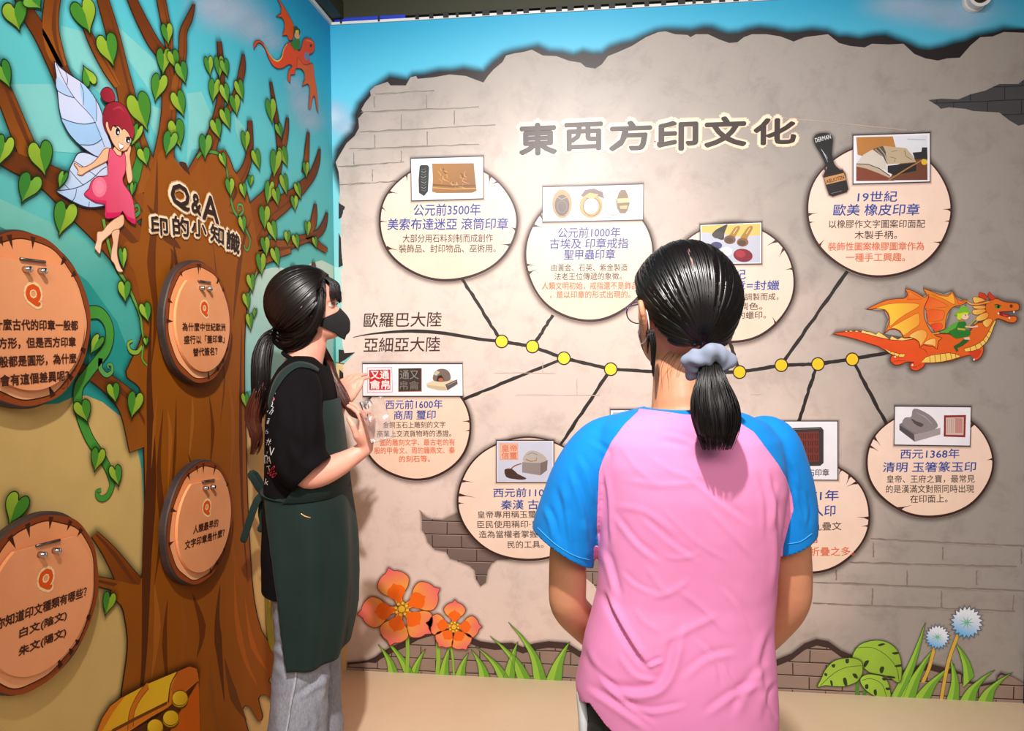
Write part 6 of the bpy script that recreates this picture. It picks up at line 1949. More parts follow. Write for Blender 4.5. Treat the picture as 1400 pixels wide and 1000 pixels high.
for s in (1, -1):
    ring = [HG(s * (.035 + .028 * cos(a)), .108 - .010 * abs(.035 + .028 * cos(a)) / .06 - .006, .100 + .021 * sin(a)) for a in [2 * pi * i / 28 for i in range(29)]]
    mesh_obj('rim', *tube(ring, [.0012] * 29, 6, round_ends=False), M_FRAME, gl)
    mesh_obj('lens', ring[:-1], [tuple(range(28))], M_LENS, gl, smooth=False)
    mesh_obj('temple', *tube([HG(s * .064, .090, .108), HG(s * .074, .070, .111), HG(s * .079, .02, .115), HG(s * .082, -.018, .119), HG(s * .082, -.034, .105)], [.0016] * 5, 6, smooth=3), M_FRAME, gl)
mesh_obj('bridge', *tube([HG(-.008, .106, .103), HG(0, .109, .106), HG(.008, .106, .103)], [.0012] * 3, 6), M_FRAME, gl)

# ---- T-shirt: trunk and raglan sleeves as one cloth, cut along its seams
def shirt_rows(zc=0.0):
    return [(558, 880, 992, .050, .060), (566, 846, 1022, .062, .070), (580, 822, 1050, .078, .085), (600, 812, 1068, .092, .098), (630, 812, 1076, .103, .110), (670, 816, 1078, .107, .120), (720, 819, 1072, .104, .125), (770, 819, 1068, .098, .124), (810, 816, 1063, .096, .122), (840, 808, 1060, .100, .122), (870, 799, 1060, .106, .124), (900, 794, 1062, .114, .126), (935, 786, 1064, .122, .128), (960, 790, 1066, .126, .128), (990, 800, 1066, .128, .128), (1030, 812, 1064, .128, .126)]
parts = [loft(band(shirt_rows(), None, n=64, p=2.25))]
slL = [g(858, 592, .03), g(826, 612, .03), g(800, 648, .03), g(784, 690, .035), g(774, 722, .04), g(769, 752, .045)]
slR = [g(1022, 600, .03), g(1050, 606, .03), g(1066, 640, .035), g(1074, 680, .045), g(1077, 712, .05), g(1078, 745, .055)]
def sleeve(P, R, nrm, fl):
    P = spline(P, 5); R = spl1(R, 5); fl = spl1(fl, 5)
    rings = []
    m = len(P)
    for i in range(m):
        d = (P[min(i + 1, m - 1)] - P[max(i - 1, 0)]).normalized()
        t = max(0, (i / (m - 1) - .45) / .55)
        d = d.lerp(nrm, t).normalized()
        s = d.cross(AY).normalized(); u = s.cross(d).normalized()
        rings.append([P[i] + s * (R[i] * cos(2 * pi * k / 32)) + u * (R[i] * fl[i] * sin(2 * pi * k / 32)) for k in range(32)])
    return loft(rings)
nL = (UP * -1 + RIGHT * -.62).normalized(); nR = (UP * -1 + RIGHT * .48).normalized()
parts.append(sleeve(slL, [.040, .054, .058, .060, .062, .066], nL, [1.1, 1.2, 1.25, 1.25, 1.25, 1.2]))
parts.append(sleeve(slR, [.034, .050, .050, .052, .053, .054], nR, [1.1, 1.2, 1.25, 1.25, 1.25, 1.2]))
v, f = fuse_parts(parts, .0036, 14)
FOLDS = [
 ([(826,806),(842,842),(862,878),(884,910),(893,912)], 9, -.0110, 'fold'), ([(884,912),(894,907),(906,902)], 6, .005, 'fold'),
 ([(930,850),(925,880),(915,918),(900,940),(876,947),(846,944),(822,930)], 13, -.0070, 'fold'), ([(800,938),(832,958),(870,984),(890,1000)], 10, .006, 'fold'), ([(806,908),(836,940),(868,972),(900,992)], 8, .005, 'fold'), ([(798,880),(808,905),(824,925),(850,940)], 10, -.004, 'fold'),
 ([(924,805),(945,820),(965,837),(994,868)], 4.5, .0024, 'ridge'), ([(888,817),(915,812),(944,792)], 5, .0022, 'ridge'), ([(884,775),(900,800),(915,815)], 5, .0020, 'ridge'), ([(905,880),(945,860),(985,840)], 8, .003, 'ridge'),
 ([(824,640),(830,680),(832,720),(834,750)], 8, -.006, 'fold'), ([(826,748),(838,790),(846,822)], 9, .006, 'fold'), ([(838,700),(870,742),(905,770)], 8, .003, 'fold'), ([(836,692),(880,700),(930,735)], 6, .0022, 'ridge'), ([(850,655),(900,664),(960,660)], 7, .0018, 'ridge'), ([(870,700),(915,740),(960,770)], 6, .002, 'fold'), ([(930,640),(990,690),(1030,720)], 9, .0026, 'fold'),
 ([(898,602),(920,606),(944,612)], 5, .003, 'valley'), ([(905,590),(935,598),(960,612)], 7, .003, 'fold'), ([(1000,600),(985,625),(960,645)], 8, .003, 'fold'),
 ([(1066,660),(1062,710),(1064,760),(1058,820)], 10, .005, 'fold'), ([(1050,640),(1060,690),(1056,730)], 9, .004, 'fold'), ([(1058,850),(1040,900),(1046,950),(1040,990)], 12, .005, 'fold'), ([(1052,900),(1020,940),(1000,985)], 12, -.004, 'fold'), ([(960,980),(1000,950),(1045,930)], 10, .004, 'fold'), ([(930,930),(965,900),(1010,890)], 10, .003, 'fold'), ([(1060,930),(1048,955),(1060,985)], 8, .005, 'fold'),
 ([(846,606),(870,640),(905,668)], 5, .0016, 'ridge'), ([(960,690),(1000,730),(1036,770)], 5, .0018, 'ridge'), ([(900,690),(950,740),(1000,770)], 4, .0014, 'ridge'), ([(985,800),(1010,830),(1030,870)], 6, .002, 'fold'), ([(850,780),(870,800),(900,812)], 5, .002, 'fold'), ([(950,870),(975,900),(985,940)], 7, .003, 'fold'), ([(905,760),(930,764),(960,756)], 4, .0014, 'ridge'), ([(866,830),(880,850),(905,866)], 5, .002, 'ridge'), ([(990,905),(1000,930),(1020,960)], 7, .003, 'fold'), ([(846,890),(870,922),(905,930)], 8, .004, 'fold'), ([(850,960),(890,972),(940,962)], 8, .004, 'fold'), ([(1030,640),(1044,680),(1046,740)], 6, .002, 'fold'), ([(880,620),(930,650),(975,652)], 5, .0015, 'ridge'),
 ([(779,636),(788,660),(800,700),(806,740)], 9, .006, 'fold'), ([(762,660),(772,700),(780,760)], 10, -.006, 'fold'), ([(790,620),(806,650),(816,690)], 8, .004, 'fold'), ([(745,690),(756,715),(762,745)], 8, .006, 'fold'), ([(796,710),(800,740),(804,770)], 6, .005, 'ridge'), ([(775,680),(782,720),(786,760)], 6, .004, 'valley'), ([(800,600),(830,620),(822,650)], 8, .003, 'fold'),
 ([(1082,660),(1094,690),(1100,720)], 8, .005, 'fold'), ([(1074,620),(1086,650),(1088,690)], 8, -.004, 'fold'), ([(1100,670),(1106,700),(1102,725)], 7, .004, 'fold')]
v = crease(v, f, [(a_, w__ * (.62 if k_ < 2 or w__ > 6 else .8), d_ * (.95 if k_ < 3 else .72), e_) for k_, (a_, w__, d_, e_) in enumerate(FOLDS)])
# slight weave of the cloth: broad uneven drape
nn = normals(v, f)
v = v + nn * np.array([[.0007 * noise.noise((p[0] * 14, p[1] * 14, p[2] * 10)) + .0005 * noise.noise((p[0] * 36, p[1] * 36, p[2] * 26))] for p in v])
px = to_px(v)
front = (v - np.array(gc)) @ np.array(AY)
# open the hem, the neck and the sleeves
hem_line = [(780, 950), (794, 960), (806, 962), (828, 992), (850, 1014), (1100, 1024)]
hy = np.interp(px[:, 0], [p[0] for p in hem_line], [p[1] for p in hem_line])
hy = np.where(front > .08, 1016, hy)
(v, f), _ = split(v, f, px[:, 1] - hy)
px = to_px(v)
def plane_s(P, n, c, R, cond):
    s = (v - np.array(P)) @ np.array(n)
    ok = (np.linalg.norm(v - np.array(P), axis=1) < R) & cond
    return np.where(ok, s, -1.0)
s = plane_s(slL[-1], nL, 0, .085, px[:, 0] < 815) + .006
(v, f), _ = split(v, f, s); px = to_px(v)
s = plane_s(slR[-1], nR, 0, .10, px[:, 0] > 1066) + .006
(v, f), _ = split(v, f, s); px = to_px(v)
NKC = np.array(g(931, 556, .022)); NKN = np.array(V((0.0, .12, 1)).normalized())
q = v - NKC
rad_ = np.linalg.norm(q - np.outer(q @ NKN, NKN), axis=1)
s = np.where((q @ NKN) > -.04, .066 - rad_, -1)
(v, f), _ = split(v, f, s)
q = v - NKC
rad_ = np.linalg.norm(q - np.outer(q @ NKN, NKN), axis=1)
(v, f), (vcol, fcol) = split(v, f, np.where((q @ NKN) > -.04, .0775 - rad_, -1)); px = to_px(v)
# raglan seams as seen from behind; the front of the shirt mirrors them
seamL = [(880, 540), (872, 563), (854, 580), (836, 604), (824, 629), (819, 645), (817, 689), (816, 720), (818, 748), (824, 790), (820, 1050)]
seamR = [(1000, 540), (1008, 576), (1031, 591), (1049, 615), (1064, 635), (1075, 654), (1083, 680), (1085, 697), (1078, 720), (1071, 747), (1068, 790), (1075, 1050)]
xl = np.interp(px[:, 1], [p[1] for p in seamL], [p[0] for p in seamL]); xr = np.interp(px[:, 1], [p[1] for p in seamR], [p[0] for p in seamR])
low_ = px[:, 1] > 765
sl = np.where((px[:, 1] > 748) & (px[:, 0] > 812), -20, np.where(px[:, 1] > 790, -20, xl - px[:, 0])); sr = np.where(low_ & (px[:, 1] > 785), -20, px[:, 0] - xr)
def cloth(c1, c2):
    def fn(nt, b):
        vec = coords(nt, 'Object')
        n = noise_tex(nt, 5, 4, .6, vec); r = ramp(nt, [(.3, c1), (.7, c2)])
        nt.links.new(n.outputs['Fac'], r.inputs['Fac']); nt.links.new(r.outputs['Color'], b.inputs['Base Color'])
        bump(nt, b, noise_tex(nt, 900, 2, .6, vec).outputs['Fac'], .25, .0006)
        b.inputs['Sheen Weight'].default_value = .04
    return fn
M_PINK = mat('pink_jersey', rough=.85, spec=.2, build=cloth((226, 134, 184), (232, 142, 190)))
M_BLUE = mat('blue_jersey', rough=.85, spec=.2, build=cloth((8, 122, 204), (10, 128, 212)))
shirt = empty('t_shirt'); set_parent(shirt, girl)
(vt, ft), (vs, fs) = split(v, f, np.maximum(sl, sr))
mesh_obj('trunk_panel', vt, ft, M_PINK, shirt, .0022)
mx = to_px(vs)[:, 0]
(va, fa_), (vb, fb) = split(vs, fs, mx - 940)
mesh_obj('sleeve', va, fa_, M_BLUE, shirt, .0022)
mesh_obj('sleeve', vb, fb, M_BLUE, shirt, .0022)
# stitched hems of the sleeves
M_STITCH = mat('pale_blue_thread', (70, 170, 236), .8)
for (vv_, ff_), pts in (((va, fa_), [(735, 722), (760, 745), (785, 760), (806, 766)]), ((vb, fb), [(1076, 744), (1094, 741), (1110, 730)])):
    bv = BVHTree.FromPolygons([tuple(q) for q in vv_], ff_)
    P = []
    for x, y in cr(pts, 5, False):
        d = ray(x, y).normalized()
        loc, nr, _, _ = bv.ray_cast(CAM, d)
        if loc is not None: P.append(loc - d * .0008)
    if len(P) > 3: mesh_obj('hem_stitch', *tube(P, [.0007] * len(P), 6), M_STITCH, shirt)
# ribbed collar band
mesh_obj('collar', vcol + normals(vcol, fcol) * .0008, fcol, M_BLUE, shirt, .0034)

# ---- trousers with a white side stripe, shoes
M_TRO = mat('black_track_cloth', rough=.8, build=cloth((14, 14, 16), (22, 22, 25)))
tp = [loft(band([(930, 806, 1046, .112, .112), (960, 800, 1048, .112, .112), (1000, 800, 1050, .112, .112), (1040, 806, 1048, .108, .105)], None))]
for h, s in ((hpL, -1), (hpR, 1)):
    tp.append(tube([h + V((0, 0, .02)), fl(h, .62), fl(h + V((s * .004, .01, 0)), .45), fl(h + V((s * .008, 0, 0)), .25), fl(h + V((s * .01, -.02, 0)), .10)], [.105, .094, .082, .076, .072], 24, smooth=3))
v2, f2 = fuse_parts(tp, .006, 8)
tro = mesh_obj('trousers', v2, f2, M_TRO, girl)
xs = [p for p in ((790, 962), (789, 985), (790, 1010), (795, 1060))]
stripe_v, stripe_f = [], []
P0 = [g(794, 948, -.01), g(797, 975, -.012), g(799, 1000, -.012), fl(hpL + V((-.100, -.01, 0)), .62), fl(hpL + V((-.088, -.005, 0)), .45), fl(hpL + V((-.086, -.01, 0)), .25), fl(hpL + V((-.082, -.03, 0)), .11)]
mesh_obj('side_stripe', *tube(P0, [.008, .009, .010, .011, .010, .010, .009], 10, up=(0, 1, 0), flat=[1.6] * 7, smooth=3), mat('white_stripe', (216, 216, 220), .7), tro)
for h, s in ((hpL, -1), (hpR, 1)):
    shoe('shoe', fl(h + V((s * .01, -.02, 0)), .08), (s * .15, 1, 0), mat('dark_shoe', (36, 36, 40), .6), mat('white_sole', (220, 220, 220), .6), girl)

# ---- hair combed into a low ponytail with a pale scrunchie
T3 = HEAD_G.to_3x3()
HC = HG(0, -.012, .114)
def keep_g(d):
    y, z, x = d.y, d.z, d.x
    zl = -.62 + max(0, (y + .95)) * .10 if y < -.45 else -.57 + (y + .45) * 1.35
    zl = min(zl, .42)
    return z - zl
pole_w = (g(966, 484, -.085) - HC)
pole_l = T3.inverted() @ pole_w
hair = hair_cap('hair', HC, (.089, .112, .112), T3, (pole_l.x / .089, pole_l.y / .112, pole_l.z / .112), keep_g, M_HAIR, girl, 420, .010, .0022, 3, .14, .0009, .15)
md = hair.modifiers.new('thickness', 'SOLIDIFY'); md.thickness = .004; md.offset = -1
# parting: pale skin showing along the crown
pt = [HG(.006, .045, .224), HG(.004, .020, .2285), HG(.002, -.006, .2285), HG(-.002, -.030, .2235), HG(-.003, -.048, .216)]
_hm = hair.data
_hb = BVHTree.FromPolygons([tuple(x.co) for x in _hm.vertices], [tuple(x.vertices) for x in _hm.polygons])
pv, pf = [], []
for (x, y) in cr([(938, 331), (940, 338), (943, 348), (946, 358), (948, 366)], 4, False):
    d = ray(x, y).normalized()
    for dx in (-.0016, .0016):
        loc, nr, _, _ = _hb.ray_cast(CAM + RIGHT * dx * (1 if y < 356 else (368 - y) / 12), d)
        if loc is not None: pv.append(loc - d * .0050)
pf = [(2 * i, 2 * i + 1, 2 * i + 3, 2 * i + 2) for i in range(len(pv) // 2 - 1)]
mesh_obj('parting', pv, pf, mat('scalp', (150, 112, 104), .7), hair, .0008)
# loose lock in front of the nape and fine neck hairs
UPREF = (0, 1, 0)
lock('side_lock', [(g(889, 450, -.02), .006, .004), (g(893, 470, -.022), .005, .004), (g(893, 490, -.02), .0035, .003), (g(893, 516, -.02), .0015, .0015)], M_HAIR, girl, 36, 5, .0007, base=False)
lock('side_lock', [(g(884, 444, -.01), .004, .004), (g(886, 462, -.008), .003, .003), (g(885, 484, -.004), .001, .001)], M_HAIR, girl, 14, 6, .0006, base=False)
lock('nape_hair', [(g(935, 486, -.022), .03, .004), (g(930, 500, -.018), .034, .004), (g(925, 520, -.014), .036, .004), (g(922, 538, -.014), .030, .003)], M_HAIR, girl, 14, 7, .00028, .002, base=False, tipspan=.8)
lock('ponytail', [(g(966, 482, -.085), .016, .016), (g(970, 498, -.112), .017, .016), (g(973, 518, -.130), .023, .020), (g(976, 546, -.142), .035, .024), (g(979, 572, -.146), .038, .025), (g(980, 592, -.147), .033, .021), (g(981, 616, -.148), .022, .014)], M_HAIR, girl, 620, 8, .0009, .0012, tipspan=.50)
M_SCR = mat('pale_blue_velvet', rough=.9, spec=.15, build=cloth((116, 124, 146), (138, 146, 166)))
sc_c = g(968, 497, -.108); ax = (g(973, 520, -.118) - g(965, 484, -.088)).normalized()
e1 = ax.cross(V((0, 1, 0))).normalized(); e2 = ax.cross(e1).normalized()
v, f = [], []
nu, nv = 96, 28
for i in range(nu):
    a = 2 * pi * i / nu
    ruff = 1 + .12 * sin(5 * a + .6) + .07 * sin(9 * a)
    for j in range(nv):
        b = 2 * pi * j / nv
        r0 = .024
        rr = .0170 * ruff * (1 + .10 * sin(3 * b + 5 * a))
        rad_d = e1 * cos(a) + e2 * sin(a)
        v.append(sc_c + rad_d * (r0 + rr * cos(b)) + ax * (rr * .95 * sin(b) + .003 * sin(4 * a)))
for i in range(nu):
    for j in range(nv):
        f.append((i * nv + j, ((i + 1) % nu) * nv + j, ((i + 1) % nu) * nv + (j + 1) % nv, i * nv + (j + 1) % nv))
mesh_obj('scrunchie', v, f, M_SCR, girl)
# ------------------------------------------------------------------ staff member in profile (black T-shirt, dark green apron, jeans)
from mathutils.bvhtree import BVHTree
ZW = 2.08
def w_(px, py, dz=0.0): return at_depth(px, py, ZW + dz)
base_w = w_(418, 700)
woman = empty('person', (base_w.x, base_w.y, 0.0))
tag(woman, 'person in profile with a black mask, dark green apron and grey jeans holding clear plastic', 'person')
FW = V((cos(radians(10)), sin(radians(10)), 0)); SW = V((-FW.y, FW.x, 0))     # front and far side of her body
HEAD_W = frame(w_(431, 465), radians(-79), radians(7), 0) @ Matrix.Scale(.89, 4)
def HW(x, y, z): return HEAD_W @ V((x, y, z))
MPW = ZW / F_PX
def wband(rows, n=48, p=2.3):
    rings = []
    for py, xl, xr, lat in rows:
        a, b = w_(xl, py), w_(xr, py)
        c = (a + b) / 2; e = (b - a).length / 2
        for _ in range(8):
            qx = to_px([tuple(k) for k in sring(c, FW, SW, e, e, lat, n=n, p=p)])[:, 0]
            eL, eR = xl - qx.min(), xr - qx.max()
            c = c + FW * ((eL + eR) / 2 * MPW); e = max(.02, e + (eR - eL) / 2 * MPW)
        rings.append(sring(c, FW, SW, e, e, lat, n=n, p=p))
    return rings
bp = head_part(HEAD_W, 1.0, -.007)
bp.append(tube([w_(412, 520), w_(413, 506), w_(418, 488), w_(422, 470), w_(421, 452)], [.070, .058, .052, .051, .054], 20, smooth=3))
bp.append(loft(wband([(500, 398, 440, .07), (512, 386, 446, .11), (528, 380, 451, .135), (560, 372, 459, .145), (610, 370, 462, .135), (660, 372, 462, .13), (710, 370, 463, .14), (760, 368, 462, .15), (800, 370, 458, .145)])))
armR = [w_(408, 534, -.115), w_(407, 570, -.155), w_(410, 620, -.18), w_(417, 648, -.175), w_(436, 648, -.15), w_(460, 637, -.12), w_(480, 626, -.10), w_(500, 613, -.085)]
bp.append(tube(armR, [.036, .039, .037, .037, .037, .034, .027, .0215], 18, smooth=4))
armL = [w_(412, 534, .12), w_(414, 560, .18), w_(424, 610, .20), w_(438, 622, .20), w_(448, 604, .17), w_(456, 579, .15), w_(463, 557, .135)]
bp.append(tube(armL, [.036, .039, .037, .036, .034, .027, .0215], 18, smooth=4))
bp += hand_parts(armR[-1], V((.10, 0, 1)), V((-1, .25, .1)), V((0, -1, 0)), (1.25, 1.35, 1.45, 1.5), ((-.15, -.75, .6), (-.25, -.2, .95), (-.5, .1, .8)), .96)
bp += hand_parts(armL[-1], V((.34, .05, .94)), V((.5, .8, -.1)), V((.9, -.3, .3)), (1.25, 1.3, 1.4, 1.5), ((.75, -.1, .6), (.5, .2, .8), (.3, .3, .8)), .96)
hN, hF = w_(412, 792, -.10), w_(424, 792, .10)
for h in (hN, hF):
    bp += leg_parts(h, V((h.x + .012, h.y, .45)), V((h.x - .015, h.y, .085)), V((h.x + .2, h.y + .02, 0)), .95)
v, f = fuse_parts(bp, .0042, 5)
body_w = mesh_obj('body', v, f, M_SKIN, woman)
eyes(HEAD_W, woman, M_SKIN)
face_mask(HEAD_W, mat('black_cloth_mask', rough=.85, build=cloth((16, 15, 17), (22, 21, 24))), woman, .007, .084)

# ---- black T-shirt with wide elbow-length sleeves
M_TEE = mat('black_jersey', rough=.92, spec=.12, build=cloth((13, 11, 13), (18, 15, 18)))
M_TEE.node_tree.nodes['Principled BSDF'].inputs['Sheen Weight'].default_value = 0.0
tp = [loft(wband([(486, 399, 440, .080), (493, 390, 445, .115), (502, 380, 450, .140), (516, 371, 455, .160), (540, 364, 461, .18), (575, 361, 466, .175), (620, 360, 469, .165), (665, 360, 470, .165), (710, 359, 470, .17), (755, 357, 470, .18), (800, 357, 470, .185)]))]
def wsleeve(P, R, nrm, fl=1.0):
    P = spline(P, 5); R = spl1(R, 5); m = len(P); rings = []
    for i in range(m):
        d = (P[min(i + 1, m - 1)] - P[max(i - 1, 0)]).normalized()
        t = max(0, (i / (m - 1) - .5) / .5)
        d = d.lerp(nrm, t).normalized()
        s = d.cross(SW).normalized(); u = s.cross(d).normalized()
        rings.append([P[i] + s * (R[i] * cos(2 * pi * k / 32)) + u * (R[i] * fl * sin(2 * pi * k / 32)) for k in range(32)])
    return loft(rings)
slN = [w_(407, 513, -.085), w_(405, 538, -.14), w_(405, 580, -.165), w_(408, 618, -.17), w_(418, 640, -.17), w_(430, 650, -.165)]
nN = (RIGHT * .70 - UP * .72).normalized()
tp.append(wsleeve(slN, [.050, .070, .0765, .0765, .072, .066], nN, .95))
slF = [w_(408, 512, .11), w_(410, 540, .15), w_(414, 585, .17), w_(424, 620, .18), w_(434, 636, .18)]
tp.append(wsleeve(slF, [.050, .068, .072, .070, .066], nN, .95))
v, f = fuse_parts(tp, .0055, 9)
v = crease(v, f, [([(384, 530), (392, 570), (388, 620)], 9, .006, 'fold'), ([(440, 530), (436, 580), (428, 620)], 8, .005, 'fold'), ([(410, 560), (418, 600), (412, 640)], 9, .005, 'fold'), ([(396, 600), (412, 628), (436, 636)], 8, .005, 'fold'), ([(382, 580), (386, 630), (398, 660)], 8, .006, 'fold'), ([(364, 690), (372, 730), (366, 780)], 8, .006, 'fold')])
n_ = normals(v, f)
v = v + n_ * np.array([[.003 * noise.noise((p[0] * 9, p[1] * 9, p[2] * 7))] for p in v])
px = to_px(v)
s = (v - np.array(slN[-1])) @ np.array(nN); s = np.where(np.linalg.norm(v - np.array(slN[-1]), axis=1) < .10, s, -1) + .007
(v, f), _ = split(v, f, s)
s = (v - np.array(slF[-1])) @ np.array(nN); s = np.where(np.linalg.norm(v - np.array(slF[-1]), axis=1) < .10, s, -1) + .007
(v, f), _ = split(v, f, s)
zc = w_(413, 797).z
(v, f), _ = split(v, f, zc + .012 - v[:, 2])
NK = np.array(w_(417, 492)); NN = np.array((FW * .42 + V((0, 0, 1))).normalized()); q = v - NK
rad_ = np.linalg.norm(q - np.outer(q @ NN, NN), axis=1)
(v, f), _ = split(v, f, np.where((q @ NN) > -.03, .066 - rad_, -1))
tee = mesh_obj('t_shirt', v, f, M_TEE, woman, .0025)
ring = []
for i in range(37):
    a = 2 * pi * i / 36
    ring.append(V(NK) + (FW - V((0, 0, .42))).normalized() * (.066 * cos(a)) + SW * (.066 * sin(a)) - V((0, 0, .004)))
mesh_obj('collar', *tube(ring, [.006] * 37, 8, round_ends=False), M_TEE, tee)
tee_bvh = BVHTree.FromPolygons([tuple(p) for p in v], f)
def on_surface(bvh, px, py, lift=.0012):
    d = ray(px, py).normalized()
    loc, nrm, i, dist = bvh.ray_cast(CAM, d)
    if loc is None: return None
    if nrm.dot(d) > 0: nrm = -nrm
    return loc + nrm * lift
def surface_line(name, bvh, pts, r, m, parent, lift=.0010, smooth=5):
    P = [on_surface(bvh, x, y, lift) for x, y in cr(pts, smooth, False)]
    P = [p for p in P if p is not None]
    if len(P) < 3: return None
    return mesh_obj(name, *tube(P, [r] * len(P), 6), m, parent)
# printed writing down the back of the T-shirt
def surface_text(name, bvh, items, parent):
    vs_, fs_, cs_ = [], [], []
    for body, x0, y0, x1, y1, rot, col in items:
        tv, tf, a0, a1, b0, b1 = text_geo(body)
        k = len(vs_); ok = True; tmp = []
        for x, y in tv:
            u = (x - a0) / (a1 - a0) - .5; t = .5 - (y - b0) / (b1 - b0)
            X = u * (x1 - x0); Y = t * (y1 - y0)
            p = on_surface(bvh, (x0 + x1) / 2 + X * cos(rot) - Y * sin(rot), (y0 + y1) / 2 + X * sin(rot) + Y * cos(rot), .0015)
            if p is None: ok = False; break
            tmp.append(tuple(p))
        if not ok: continue
        vs_ += tmp; fs_ += [tuple(k + i for i in q) for q in tf]; cs_ += [(*lin(col), 1.0)] * len(tmp)
    if not vs_: return
    o = link_mesh(name, vs_, fs_, M_PRINT, parent, False)
    at = o.data.color_attributes.new('ink', 'FLOAT_COLOR', 'POINT')
    at.data.foreach_set('color', [x for c in cs_ for x in c])
surface_text('back_lettering', tee_bvh, [('S', 370, 536, 377, 549, .2, (226, 120, 140)), ('o', 368, 548, 374, 556, .2, (230, 220, 226)), ('Th', 366, 555, 375, 566, .6, (210, 210, 220)), ('i', 366, 572, 369, 580, .3, (190, 190, 200)), ('6', 363.5, 586, 368, 594, .2, (170, 190, 220)),
    ('#', 365, 600, 371, 609, .2, (236, 236, 240)), ('W', 362.5, 607, 369, 619, .9, (240, 240, 244)), ('N', 367, 611, 374, 622, .4, (236, 236, 240)), ('A', 364.5, 624, 372, 634, .1, (220, 236, 244)), ('n', 362, 622, 367, 634, 0, (210, 220, 236)), ('T', 366, 637, 371, 646, -.2, (226, 226, 232)), ('Boo', 369, 638, 380, 653, .75, (214, 60, 96)), ('M', 362, 638, 367, 650, .2, (210, 90, 110)), ('k', 363, 655, 368, 663, .2, (210, 210, 216))], tee)

# ---- apron: bib, skirt, straps, ties
M_APR = mat('dark_green_canvas', rough=.85, spec=.25, build=cloth((20, 37, 34), (26, 43, 40)))
apron = empty('apron'); set_parent(apron, woman)
def part_ring(py, xl, xr, lat, cutx, n=60, p=2.25, phi=None):
    """apron ring: silhouette xl..xr of the whole body round, open at the back where the near edge shows at cutx"""
    c = w_((xl + xr) / 2, py); e = .13
    def pt(t):
        x, y = cos(t), sin(t)
        x = math.copysign(abs(x) ** (2 / p), x); y = math.copysign(abs(y) ** (2 / p), y)
        return c + FW * (x * e) + SW * (y * lat)
    for _ in range(10):
        qx = to_px([tuple(pt(2 * pi * i / 60)) for i in range(60)])[:, 0]
        eL, eR = xl - qx.min(), xr - qx.max()
        c = c + FW * ((eL + eR) / 2 * MPW); e = max(.02, e + (eR - eL) / 2 * MPW)
    if phi is None:
        phi = radians(175)
        while phi > radians(60) and to_px([tuple(pt(-phi))])[0, 0] < cutx: phi -= radians(1)
    return [pt(-phi + 2 * phi * i / n) for i in range(n + 1)]
rows = [(664, 357, 478, .180, 361), (690, 357, 481, .184, 364), (720, 356, 484, .188, 370), (750, 356, 486, .192, 375), (790, 357, 487, .195, 380.5), (830, 359, 486, .198, 384), (858, 361, 482, .20, 387), (876, 362, 479, .20, 390)]
rings = []
for (a, b) in zip(rows[:-1], rows[1:]):
    for k in range(5):
        t = k / 5
        rings.append(part_ring(*[x + (y - x) * t for x, y in zip(a, b)]))
rings.append(part_ring(*rows[-1]))
v = [p for r in rings for p in r]
n1 = len(rings[0])
f = [(j * n1 + i, j * n1 + i + 1, (j + 1) * n1 + i + 1, (j + 1) * n1 + i) for j in range(len(rings) - 1) for i in range(n1 - 1)]
v = np.array([tuple(p) for p in v])
nn = normals(v, f)
ctr = np.array(w_(420, 760))
flip = np.sign(((v - ctr) * nn).sum(1))
k = np.array([[.006 * sin(i % n1 * .55 + (i // n1) * .10) * min(1, (i // n1) / 12) + .004 * noise.noise((p[0] * 10, p[1] * 10, p[2] * 6))] for i, p in enumerate(v)])
v = v + nn * flip[:, None] * k
skirt = mesh_obj('skirt', v, f, M_APR, apron, .003)
apr_bvh = BVHTree.FromPolygons([tuple(p) for p in v], f)
bib = []
for py, xr, lat, ph in ((545, 463, .14, 50), (575, 469, .155, 58), (610, 473, .170, 66), (640, 476, .178, 80), (668, 479, .184, 100)):
    bib.append(part_ring(py, 357, xr, lat, 0, 30, phi=radians(ph)))
v = [p for r in bib for p in r]
f = [(j * 31 + i, j * 31 + i + 1, (j + 1) * 31 + i + 1, (j + 1) * 31 + i) for j in range(len(bib) - 1) for i in range(30)]
mesh_obj('bib', v, f, M_APR, apron, .003)
def ribbon(name, P, w, m, parent, up=(0, 1, 0), thin=.12):
    return mesh_obj(name, *tube(P, [w] * len(P), 10, up=up, flat=[thin] * len(P), smooth=4), m, parent)
ns = lambda pts, lift: [p for p in [on_surface(tee_bvh, x, y, lift) for x, y in pts] if p is not None]
P = ns([(374, 545), (377, 530), (384, 517), (394, 507), (405, 501), (418, 499), (430, 503), (437, 509)], .003)
# wide flat strap lying over the near shoulder
def strap(name, edge_a, edge_b, parent):
    va, vb = [], []
    for (a, b) in zip(cr(edge_a, 5, False), cr(edge_b, 5, False)):
        p, q = on_surface(tee_bvh, *a, .003), on_surface(tee_bvh, *b, .003)
        if p is None or q is None: continue
        va.append(p); vb.append(q)
    m_ = len(va)
    vv = va + [p.lerp(q, .5) for p, q in zip(va, vb)] + vb
    ff = [(r * m_ + i, r * m_ + i + 1, (r + 1) * m_ + i + 1, (r + 1) * m_ + i) for r in range(2) for i in range(m_ - 1)]
    return mesh_obj(name, vv, ff, M_APR, parent, .002)
strap('strap', [(368, 552), (372, 533), (381, 514), (394, 502), (408, 496.5), (424, 499), (435, 506)], [(370, 562), (376, 541), (387, 522), (398, 510), (410, 504), (424, 506), (433, 510)], apron)
tp_ = [w_(361, 676, -.02), w_(354, 668, -.03), w_(347, 656, -.035), w_(343, 650, -.03), w_(347, 648, -.02), w_(353, 655, -.015), w_(359, 668, -.01)]
ribbon('tie_bow', tp_, .011, M_APR, apron, thin=.16)
